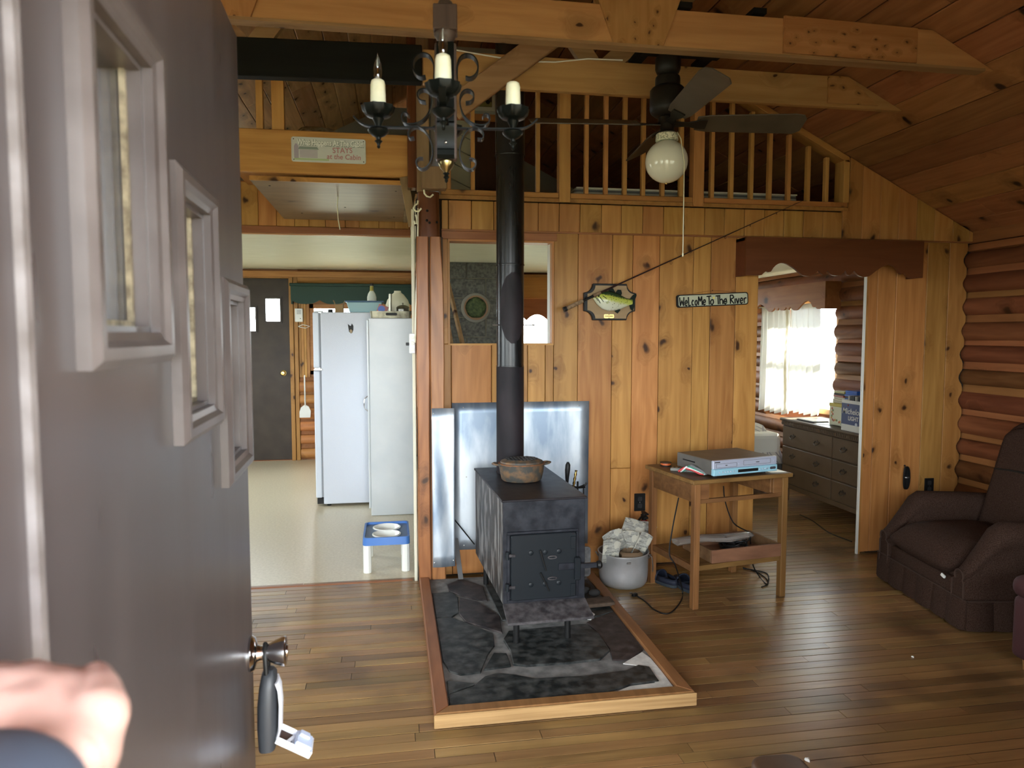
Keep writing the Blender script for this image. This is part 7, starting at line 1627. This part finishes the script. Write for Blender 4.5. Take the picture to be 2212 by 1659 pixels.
for ri, (z0, z1) in enumerate(rows):
    for (y0, y1) in ((-dyh+0.014, -0.05), (-0.045, dyh-0.014)):
        dwr = MB().box(-dxh-0.004, -dxh+0.012, y0+0.002, y1-0.002, z0, z1).build('drawer', M['taupe'], dr_, bevel=0.004)
        for fy2 in (0.27, 0.76):
            yy = y0+(y1-y0)*fy2; zc = (z0+z1)/2
            MB().tube([(-dxh-0.006, yy-0.032, zc+0.012), (-dxh-0.018, yy-0.030, zc-0.004), (-dxh-0.024, yy, zc-0.016), (-dxh-0.018, yy+0.030, zc-0.004), (-dxh-0.006, yy+0.032, zc+0.012)], 0.004, 6).build('pull', M['pull'], dwr, smooth=True)
            MB().prism([(yy-0.036, zc+0.004), (yy+0.036, zc+0.004), (yy+0.034, zc+0.020), (yy+0.014, zc+0.014), (yy, zc+0.030), (yy-0.014, zc+0.014), (yy-0.034, zc+0.020)], 'x', -dxh-0.0065, -dxh-0.0035).build('back_plate', M['pull'], dwr)
# on the dresser
ztd = DZT+0.001
p = onX(1747, 905, 3.52); o = MB().box(-0.07, 0.07, -0.14, 0.10, 0, 0.014).build('closed_laptop', plain('white_glossy_lid', (0.62,0.62,0.62), 0.15), None, bevel=0.004); o.location = (3.50, 5.52, ztd); tag(o, 'thin white glossy slab lying at the far end of the dresser', 'tablet'); MB().box(-0.0715, 0.0715, -0.1415, 0.1015, 0.002, 0.008).build('dark_edge', M['black'], o)
o = MB().prism([(0.16*math.cos(2*PI*q/24)*(1+0.08*math.sin(5*q)), 0.16*math.sin(2*PI*q/24)*(1+0.08*math.sin(5*q))) for q in range(24)], 'z', 0, 0.002).build('lace_doily', M['trimw'], None); o.location = (3.585, 5.36, ztd); tag(o, 'crumpled white lace doily on the dresser', 'doily')
tb2 = thing('flowered_tin', 'cream tin box with fruit pattern and yellow lid on the dresser', 'tin box', (3.60, 5.125, ztd+0.0022))
M['cream'] = plain('cream_enamel', (0.56,0.55,0.42), 0.35); 
MB().box(-0.10, 0.10, -0.145, 0.145, 0, 0.165).build('tin_body', M['cream'], tb2, bevel=0.006)
MB().box(-0.103, 0.103, -0.148, 0.148, 0.152, 0.180).build('yellow_lid', plain('mustard_yellow', (0.48,0.38,0.06), 0.4), tb2, bevel=0.004)
fr_c = [plain('fruit_red', (0.35,0.07,0.04), 0.5), plain('fruit_orange', (0.45,0.20,0.04), 0.5), plain('leaf_green', (0.12,0.16,0.05), 0.5)]
rnf = random.Random(5)
for k in range(16):
    if k < 9: yy, zz_ = 0.085-0.022*k+rnf.uniform(-0.006, 0.006), 0.030+rnf.uniform(-0.010, 0.016)
    else: yy, zz_ = 0.105+rnf.uniform(-0.012, 0.010), 0.045+(k-9)*0.015
    MB().lathe([(0.001, 0), (0.010, 0), (0.009, 0.0012), (0.001, 0.0014)], (-0.1, yy, zz_), 10, Euler((0, -PI/2, 0)).to_matrix()).build('printed_fruit', fr_c[k % 3], tb2)
mb_ = thing('beer_carton', 'blue and white beer carton holding disc cases, nearest the doorway on the dresser', 'carton', (3.53, 4.845, ztd))
M['cwhite'] = plain('white_card', (0.60,0.60,0.58), 0.5); M['cblue'] = plain('navy_card', (0.035,0.055,0.16), 0.4)
MB().box(-0.125, -0.122, -0.125, 0.125, 0, 0.235).box(0.122, 0.125, -0.125, 0.125, 0, 0.235).box(-0.122, 0.122, -0.125, -0.122, 0, 0.235).box(-0.122, 0.122, 0.122, 0.125, 0, 0.235).box(-0.122, 0.122, -0.122, 0.122, 0, 0.003).build('carton_body', M['cwhite'], mb_)
MB().box(-0.1265, -0.1245, -0.124, 0.124, 0.050, 0.210).build('blue_panel', M['cblue'], mb_)
RXN = (PI/2, 0, -PI/2)
text_part('lettering', 'Michelob', 0.062, M['cwhite'], mb_, (-0.1275, 0.0, 0.150), RXN, 0.0003, 0.0006, shear=0.25)
text_part('lettering', 'LIGHT', 0.044, M['cwhite'], mb_, (-0.1275, -0.02, 0.098), RXN, 0.0003, 0.0010)
MB().ball((-0.1268, 0.045, 0.196), 0.006, 8, 6).build('printed_crest', fr_c[0], mb_)
MB().lathe([(0.001, 0), (0.014, 0), (0.014, 0.001), (0.001, 0.001)], (-0.126, -0.055, 0.058), 14, Euler((0, -PI/2, 0)).to_matrix()).build('printed_seal', M['vsil'], mb_)
MB().box(-0.02, 0.0, 0.0, 0.0, 0, 0).build('inner_fold', M['cwhite'], mb_) if False else None
cs = [plain('case_black', (0.02,0.02,0.022), 0.3), plain('case_blue', (0.02,0.10,0.42), 0.3), plain('case_cream', (0.5,0.47,0.38), 0.4), plain('case_red', (0.28,0.05,0.03), 0.4), plain('case_dark', (0.05,0.04,0.04), 0.35), plain('case_olive', (0.30,0.27,0.06), 0.45)]
for k in range(9):   # upright cases in the carton
    o = MB().box(-0.095, 0.095, -0.006, 0.006, 0, 0.135).build('disc_case', cs[(0, 4, 0, 0, 2, 0, 4, 0, 2)[k]], None, bevel=0.001); o.location = (3.53, 4.745+k*0.0245, ztd+0.130); o.rotation_euler = (0.06*math.sin(k), 0, 0)
    tag(o, 'dark disc case standing upright in the beer carton', 'disc case', 'disc cases in the beer carton')
def pile(x, y_, z0, order, label_side, w_=0.135, d_=0.19):
    z = z0
    for k, ci in enumerate(order):
        h_ = 0.0155; o = MB().box(-w_/2, w_/2, -d_/2*0.72, d_/2*0.72, 0, h_-0.001).build('disc_case', cs[ci], None, bevel=0.001)
        o.location = (x+rnf.uniform(-0.006, 0.006), y_+rnf.uniform(-0.004, 0.004), z); o.rotation_euler = (0, 0, rnf.uniform(-0.05, 0.05)); z += h_
        cn = ('black', 'blue', 'cream', 'red', 'dark brown', 'olive')[ci]
        tag(o, '%s disc case, number %s from the bottom of the %s stack on the flowered tin' % (cn, ('one', 'two', 'three', 'four', 'five', 'six', 'seven', 'eight', 'nine', 'ten')[k], label_side), 'disc case', 'disc cases stacked on the flowered tin')
pile(3.60, 5.205, ztd+0.1832, (2, 2, 2, 3, 0, 5), 'far')
pile(3.60, 5.058, ztd+0.1832, (1, 1, 1, 0, 1, 1, 1), 'near')
pile(3.70, 4.86, ztd+0.266+0.0, (0, 4, 0, 2, 0, 4), 'dark', 0.12, 0.19) if False else None
# stack of dark cases on top of the upright ones, behind
z = ztd+0.27
for k, ci in enumerate((0, 4, 0, 3, 0)):
    o = MB().box(-0.065, 0.065, -0.09, 0.09, 0, 0.0145).build('disc_case', cs[ci], None, bevel=0.001); o.location = (3.615+rnf.uniform(-0.005, 0.005), 4.85, z+k*0.0155); tag(o, ('black', 'dark', 'glossy black', 'red', 'topmost black')[k]+' disc case lying flat on the upright cases in the carton', 'disc case', 'disc cases lying on the carton')
# bed
bd = thing('bed', 'bed with a plaid quilt beyond the dresser in the bedroom', 'bed', (3.02, 6.95, 0))
MB().box(-0.56, 0.50, -0.98, 0.98, 0.10, 0.34).build('box_spring', plain('gray_ticking', (0.10,0.10,0.10), 0.8), bd, bevel=0.02)
def quiltmat():
    m, nt, b = _mat('plaid_quilt'); b.inputs['Roughness'].default_value = 0.85
    g = _n(nt, 'ShaderNodeNewGeometry'); mp = _n(nt, 'ShaderNodeMapping'); mp.inputs['Rotation'].default_value = (0.2, 0.3, 0.75); L(nt, g.outputs['Position'], mp.inputs['Vector'])
    br = _n(nt, 'ShaderNodeTexBrick'); br.inputs['Scale'].default_value = 6.0; br.inputs['Mortar Size'].default_value = 0.03; br.offset = 0.0
    br.inputs['Color1'].default_value = (0.55,0.53,0.48,1); br.inputs['Color2'].default_value = (0.45,0.44,0.41,1); br.inputs['Mortar'].default_value = (0.26,0.25,0.27,1)
    L(nt, mp.outputs[0], br.inputs['Vector']); L(nt, br.outputs[0], b.inputs['Base Color']); return m
m = MB(); nx_, ny_ = 16, 26; vs_ = []; fs = []
for j in range(ny_+1):
    for i in range(nx_+1):
        u, v = i/nx_, j/ny_; x, y_ = -0.60+1.14*u, -1.02+2.02*v
        edge = min(u, 1-u, v)*9; drop = 0.30*(1-min(1, edge))**1.5
        z = 0.600+0.020*math.sin(u*9+v*4)+0.014*math.sin(v*17+u*5)-drop
        if v < 0.02: z = 0.30
        vs_.append((x, y_, z))
for j in range(ny_):
    for i in range(nx_): fs.append((j*(nx_+1)+i, j*(nx_+1)+i+1, (j+1)*(nx_+1)+i+1, (j+1)*(nx_+1)+i))
q = m.add(vs_, fs).build('quilt', quiltmat(), bd, smooth=True); q.modifiers.new('thick', 'SOLIDIFY').thickness = 0.012
MB().box(-0.55, 0.49, -0.97, 0.97, 0.34, 0.57).build('mattress', plain('white_sheet', (0.6,0.6,0.56), 0.8), bd, bevel=0.05, seg=3)
for (x, y_) in ((-0.5, -0.9), (0.45, -0.9), (-0.5, 0.9), (0.45, 0.9)): MB().box(x-0.03, x+0.03, y_-0.03, y_+0.03, 0, 0.12).build('leg', M['oakz'], bd)
cord([onZ(1728, 1112, Z0), onZ(1755, 1125, Z0), onZ(1790, 1150, Z0), onZ(1840, 1170, Z0)], 0.004, 'dark cord lying on the bedroom floor in front of the dresser')

# ================================================================== RECLINER
M['tweed'] = plain('brown_tweed', (0.030,0.016,0.011), 0.95, c2=(0.066,0.040,0.030), scale=260, bump=0.5, spec=0.04, detail=2)
M['tweedw'] = plain('worn_tweed_piping', (0.060,0.038,0.029), 0.95, scale=200, bump=0.3, spec=0.04)
rcx = thing('recliner', 'dark brown tweed recliner with pleated skirt in the corner by the log wall', 'armchair', (2.835, 3.415, 0), math.radians(-8.7))
HY = 0.415
def rbox(nm, x0, x1, y0, y1, z0, z1, r, mat=None, parent=None, puff=0.0):
    m = MB().box(x0, x1, y0, y1, z0, z1); o = m.build(nm, mat or M['tweed'], parent or rcx, bevel=r, seg=4, smooth=True); return o
rbox('base_frame', 0.03, 0.80, -HY+0.03, HY-0.03, 0.10, 0.26, 0.02)
rbox('front_panel', 0.0, 0.06, -0.285, 0.285, 0.115, 0.235, 0.018)
# crowned seat cushion
m = MB(); nx_, ny_ = 12, 12; vs_ = []; fs = []
for side in (0, 1):
    for j in range(ny_+1):
        for i in range(nx_+1):
            u, v = i/nx_*2-1, j/ny_*2-1; k = (1-abs(u)**4)*(1-abs(v)**4)
            z = 0.215+0.075 + (1 if side else -1)*(0.018+0.075*k**0.4) + (0.03*k if side else 0.0) + 0.02*(u+1)/2
            vs_.append((0.245+0.275*u, 0.265*v, z))
N_ = (nx_+1)*(ny_+1)
for s_ in (0, 1):
    for j in range(ny_):
        for i in range(nx_):
            q = (j*(nx_+1)+i, j*(nx_+1)+i+1, (j+1)*(nx_+1)+i+1, (j+1)*(nx_+1)+i); fs.append(tuple(t+s_*N_ for t in (q if s_ else q[::-1])))
per = [i for i in range(nx_+1)]+[(j)*(nx_+1)+nx_ for j in range(1, ny_+1)]+[ny_*(nx_+1)+i for i in range(nx_-1, -1, -1)]+[j*(nx_+1) for j in range(ny_-1, 0, -1)]
for a_, b_ in zip(per, per[1:]+per[:1]): fs.append((a_, b_, b_+N_, a_+N_))
sc_o = m.add(vs_, fs).build('seat_cushion', M['tweed'], rcx, smooth=True, sub=1)
# rolled arms whose front scroll slopes down to the seat
def arm(sy):
    rings = []
    for (x, zt_, r_, w_) in ((-0.005, 0.300, 0.030, 0.045), (0.03, 0.335, 0.040, 0.052), (0.10, 0.43, 0.050, 0.056), (0.16, 0.515, 0.062, 0.058), (0.20, 0.540, 0.068, 0.058), (0.45, 0.535, 0.070, 0.058), (0.72, 0.520, 0.066, 0.058), (0.80, 0.50, 0.050, 0.050)):
        yc = sy*0.345; ring = [Vector((x, yc-w_, 0.115)), Vector((x, yc-w_, max(0.13, zt_-2.0*r_)))]
        for k in range(11):
            a = math.radians(215-250*k/10); ring.append(Vector((x, yc+sy*0.008+r_*1.12*math.cos(a), zt_-r_+r_*math.sin(a))))
        ring += [Vector((x, yc+w_, max(0.13, zt_-2.0*r_))), Vector((x, yc+w_, 0.115))]
        rings.append(ring)
    a_o = MB().loft(rings).build('arm', M['tweed'], rcx, smooth=True)
    pth = [r_[7] + Vector((-0.006, 0, 0)) for r_ in rings[:4]]
    MB().tube([rings[0][i]+Vector((-0.002, 0, 0)) for i in range(len(rings[0]))], 0.005, 6).build('front_piping', M['tweedw'], a_o, smooth=True)
arm(-1); arm(1)
# leaning back with a padded border
Rl = Matrix.Rotation(math.radians(15), 3, 'Y')
def backpart(nm, half_w, z0, z1, t0, t1, r_, top_round, mat):
    pts = []
    for k in range(17):
        a = PI*k/16; pts.append((half_w*math.cos(a) if abs(math.cos(a)) < 1 else half_w*math.cos(a), z1-top_round+top_round*math.sin(a)**0.6))
    pts += [(-half_w*0.97, z0), (half_w*0.97, z0)]
    m = MB().prism(pts, 'x', t0, t1)
    for i in range(len(m.v)): m.v[i] = Rl @ m.v[i] + Vector((0.47, 0, 0.20))
    return m.build(nm, mat, rcx, bevel=r_, seg=3, smooth=True)
backpart('back_shell', 0.345, -0.05, 0.84, 0.03, 0.17, 0.05, 0.16, M['tweed'])
backpart('back_pillow', 0.290, 0.05, 0.79, -0.035, 0.10, 0.06, 0.13, M['tweed'])
m = MB().tube([Rl @ Vector((-0.038, y_, 0.50+0.02*math.sin((y_+0.26)*6))) + Vector((0.47, 0, 0.20)) for y_ in [-0.24+0.04*k for k in range(13)]], 0.005, 6).build('tufting_seam', M['black'], rcx, smooth=True)
# pleated skirt: separate panels
def skirt(p0, p1, n, nrm):
    p0, p1 = Vector(p0), Vector(p1); d = (p1-p0)/n; nv = Vector(nrm)
    for k in range(n):
        a, b = p0+d*k+nv*(0.004*(k % 2)), p0+d*(k+1.06)+nv*(0.004*(k % 2)); m = MB(); rings = []
        for (t_, o_) in ((0, 0.0), (0.15, 0.008), (0.5, 0.014), (0.85, 0.010), (1.0, -0.004)):
            q = a+(b-a)*t_; rings.append([q+nv*(o_*0.3)+Vector((0, 0, 0.155)), q+nv*(o_+0.008)+Vector((0, 0, 0.012)), q+nv*(o_-0.002)+Vector((0, 0, 0.012)), q-nv*0.006+Vector((0, 0, 0.155))])
        m.loft(rings).build('skirt_pleat', M['tweed'], rcx, smooth=True)
skirt((-0.004, HY-0.01, 0), (-0.004, -HY+0.01, 0), 6, (-1, 0, 0)); skirt((0.0, -HY+0.006, 0), (0.80, -HY+0.006, 0), 6, (0, -1, 0)); skirt((0.80, HY-0.006, 0), (0.0, HY-0.006, 0), 6, (0, 1, 0))
MB().tube([(-0.006, -HY, 0.158), (-0.006, HY, 0.158)], 0.005, 6).build('skirt_welt', M['tweedw'], rcx, smooth=True); MB().tube([(0.0, -HY, 0.158), (0.8, -HY, 0.158)], 0.005, 6).build('skirt_welt', M['tweedw'], rcx, smooth=True)
MB().obox((-0.012, -0.235, 0.228), (0.012, 0.030, 0.016), (0.3, 0.2, 0.1)).build('exposed_stuffing', M['bowl'], rcx, bevel=0.003)

# footstool at the right edge of the view and small bench at the bottom
M['maroon'] = plain('maroon_upholstery', (0.050,0.013,0.014), 0.8, bump=0.2, scale=120)
os_ = thing('ottoman', 'dark maroon upholstered ottoman cut off by the right edge', 'ottoman', (2.98, 2.40, 0))
MB().box(-0.30, 0.30, -0.27, 0.27, 0.05, 0.33).build('body', M['maroon'], os_, bevel=0.03, seg=3, smooth=True)
MB().box(-0.31, 0.31, -0.28, 0.28, 0.32, 0.42).build('cushion', M['maroon'], os_, bevel=0.045, seg=4, smooth=True)
for (x, y_) in ((-0.25, -0.22), (0.25, -0.22), (-0.25, 0.22), (0.25, 0.22)): MB().lathe([(0.016, 0), (0.022, 0.06), (0.001, 0.06)], (x, y_, 0), 12).build('foot', M['oakz'], os_, smooth=True)
bn = thing('small_bench', 'brown rounded end of a low bench at the bottom edge', 'bench', (0.885, 1.228, 0), math.radians(-3))
M['leather'] = plain('brown_leather', (0.085,0.045,0.024), 0.5, c2=(0.065,0.034,0.018), scale=30)
MB().prism([(p[0], p[1]-0.32) for p in rrect(0.066, 0.64, 0.040, 6)], 'z', 0.405, 0.450).build('padded_top', M['leather'], bn, bevel=0.012, seg=3, smooth=True)
for (x, y_) in ((-0.04, -0.26), (0.04, -0.26), (-0.04, 0.22), (0.04, 0.22)): MB().box(x-0.014, x+0.014, y_-0.014, y_+0.014, 0, 0.41).build('leg', M['oakz'], bn, bevel=0.002)
MB().box(-0.008, 0.008, -0.25, 0.21, 0.15, 0.19).build('stretcher', M['oakz'], bn)
for (px_, py_, sz, lab) in ((1745, 1641, 0.016, 'small white scrap on the floor by the bench'), (1972, 1418, 0.010, 'tiny pale crumb on the floor in front of the recliner')):
    p = onZ(px_, py_, 0.004); o = MB().lathe([(0.001, 0), (sz*0.6, 0.0), (sz*0.45, sz*0.5), (0.001, sz*0.6)], (0,0,0), 8, None, True, lambda a, r, z: 1+0.35*math.sin(3*a)).build('scrap', M['bowl'], None); o.location = (p.x, p.y, 0.0008); tag(o, lab, 'scrap')

# ================================================================== LOFT THINGS
def ticking():
    m, nt, b = _mat('mattress_ticking'); b.inputs['Roughness'].default_value = 0.85
    g = _n(nt, 'ShaderNodeNewGeometry'); sx = _n(nt, 'ShaderNodeSeparateXYZ'); L(nt, g.outputs['Position'], sx.inputs[0])
    mu = _n(nt, 'ShaderNodeMath', operation='MULTIPLY'); mu.inputs[1].default_value = 190; L(nt, sx.outputs[2], mu.inputs[0]); si = _n(nt, 'ShaderNodeMath', operation='SINE'); L(nt, mu.outputs[0], si.inputs[0])
    gt = _n(nt, 'ShaderNodeMath', operation='GREATER_THAN'); gt.inputs[1].default_value = 0.2; L(nt, si.outputs[0], gt.inputs[0])
    mx = _n(nt, 'ShaderNodeMix', data_type='RGBA'); mx.inputs[6].default_value = (0.42,0.42,0.38,1); mx.inputs[7].default_value = (0.10,0.11,0.12,1); L(nt, gt.outputs[0], mx.inputs[0]); L(nt, mx.outputs[2], b.inputs['Base Color']); return m
tk = ticking()
for (x0, x1, lab) in ((1.12, 1.83, 'striped mattress on the loft floor behind the middle balusters'), (1.95, 2.62, 'second striped mattress on the loft floor under the sloping rail')):
    t = thing('loft_mattress', lab, 'mattress', ((x0+x1)/2, 5.25, 2.2855)); w_ = (x1-x0)/2
    MB().box(-w_, w_, -0.90, 0.90, 0, 0.10).build('mattress_body', tk, t, bevel=0.03, seg=3, smooth=True)
    for z in (0.012, 0.088): MB().tube([(-w_+0.01, -0.90, z), (w_-0.01, -0.90, z)], 0.005, 6).build('piping', M['trimw'], t)
pbg = thing('bundled_bag', 'clear plastic bag of bundled things on the landing behind the tin sign beam', 'bag', (onY(683, 280, 4.52).x, 4.52, 2.561))
m = MB().lathe([(0.001, 0), (0.10, 0), (0.13, 0.04), (0.12, 0.09), (0.07, 0.135), (0.02, 0.15), (0.001, 0.152)], (0,0,0), 22, None, True, lambda a, r, z: 1+0.14*math.sin(4*a+z*30)+0.05*math.sin(9*a))
for i in range(len(m.v)): m.v[i].x *= 1.35
pbm2 = plain('cloudy_plastic', (0.34,0.32,0.24), 0.2, c2=(0.16,0.14,0.09), scale=18, spec=0.8, bump=0.6)
m.build('bag', pbm2, pbg, smooth=True)
MB().tube([(0.12, -0.05, 0.03), (0.20, -0.06, 0.015), (0.27, -0.05, 0.004)], [0.03, 0.02, 0.008], 8).build('bag_tail', pbm2, pbg, smooth=True)
pic = thing('framed_picture', 'framed print with a wide white mat on the loft closet', 'picture', (onY(1037, 212, 5.235).x, 5.238, onY(1037, 240, 5.235).z))
pk = 5.235/FPX*1.01; pw_, ph2 = 31*pk, 54*pk
MB().box(-pw_, pw_, -0.014, 0.0, 0, ph2).build('mat_board', plain('pale_green_mat', (0.52,0.53,0.42), 0.6), pic, bevel=0.002)
MB().box(-pw_*0.80, pw_*0.80, -0.016, -0.013, 0.028, ph2-0.02).build('print', plain('dark_brown_print', (0.045,0.030,0.018), 0.5), pic)
MB().box(-pw_*0.78, pw_*0.78, -0.0168, -0.0155, 0.030, 0.062).build('grass_band', plain('olive_print', (0.20,0.19,0.06), 0.6), pic)
MB().box(-pw_*0.3, pw_*0.62, -0.0175, -0.0155, 0.07, 0.105).build('wagon_body', plain('brown_wagon_print', (0.13,0.07,0.035), 0.6), pic)
for x in (-0.01, 0.055): MB().lathe([(0.001, 0), (0.015, 0), (0.015, 0.001), (0.001, 0.001)], (x, -0.017, 0.062), 14, Rk).build('wheel', M['black'], pic)

# hearth odds and ends, right of the stove
p = onZ(1290, 1306, 0.055); bkp = MB().obox((0, 0, 0.012), (0.17, 0.085, 0.022), (0.05, 0, 0.10)).build('bark_slab', plain('brown_bark', (0.055,0.036,0.022), 0.85, c2=(0.09,0.06,0.04), scale=30, bump=0.5), None, bevel=0.008, seg=2); bkp.location = (p.x, p.y, 0.0555); tag(bkp, 'flat brown slab of bark lying on the hearth right of the stove', 'firewood')
for k, (px_, py_) in enumerate(((1262, 1282), (1284, 1288))):
    p = onZ(px_, py_, 0.055); o = MB().ball((0, 0, 0.02), 0.022, 12, 8, (1.5, 1.1, 0.9)).build('dark_lump', plain('charred_wood', (0.018,0.017,0.016), 0.9, bump=0.8, scale=60), None, smooth=True); o.location = (p.x, p.y, 0.0545); tag(o, ('charred lump nearest the stove side on the hearth', 'charred lump in front of the tool stand on the hearth')[k], 'charcoal', 'charred lumps on the hearth')
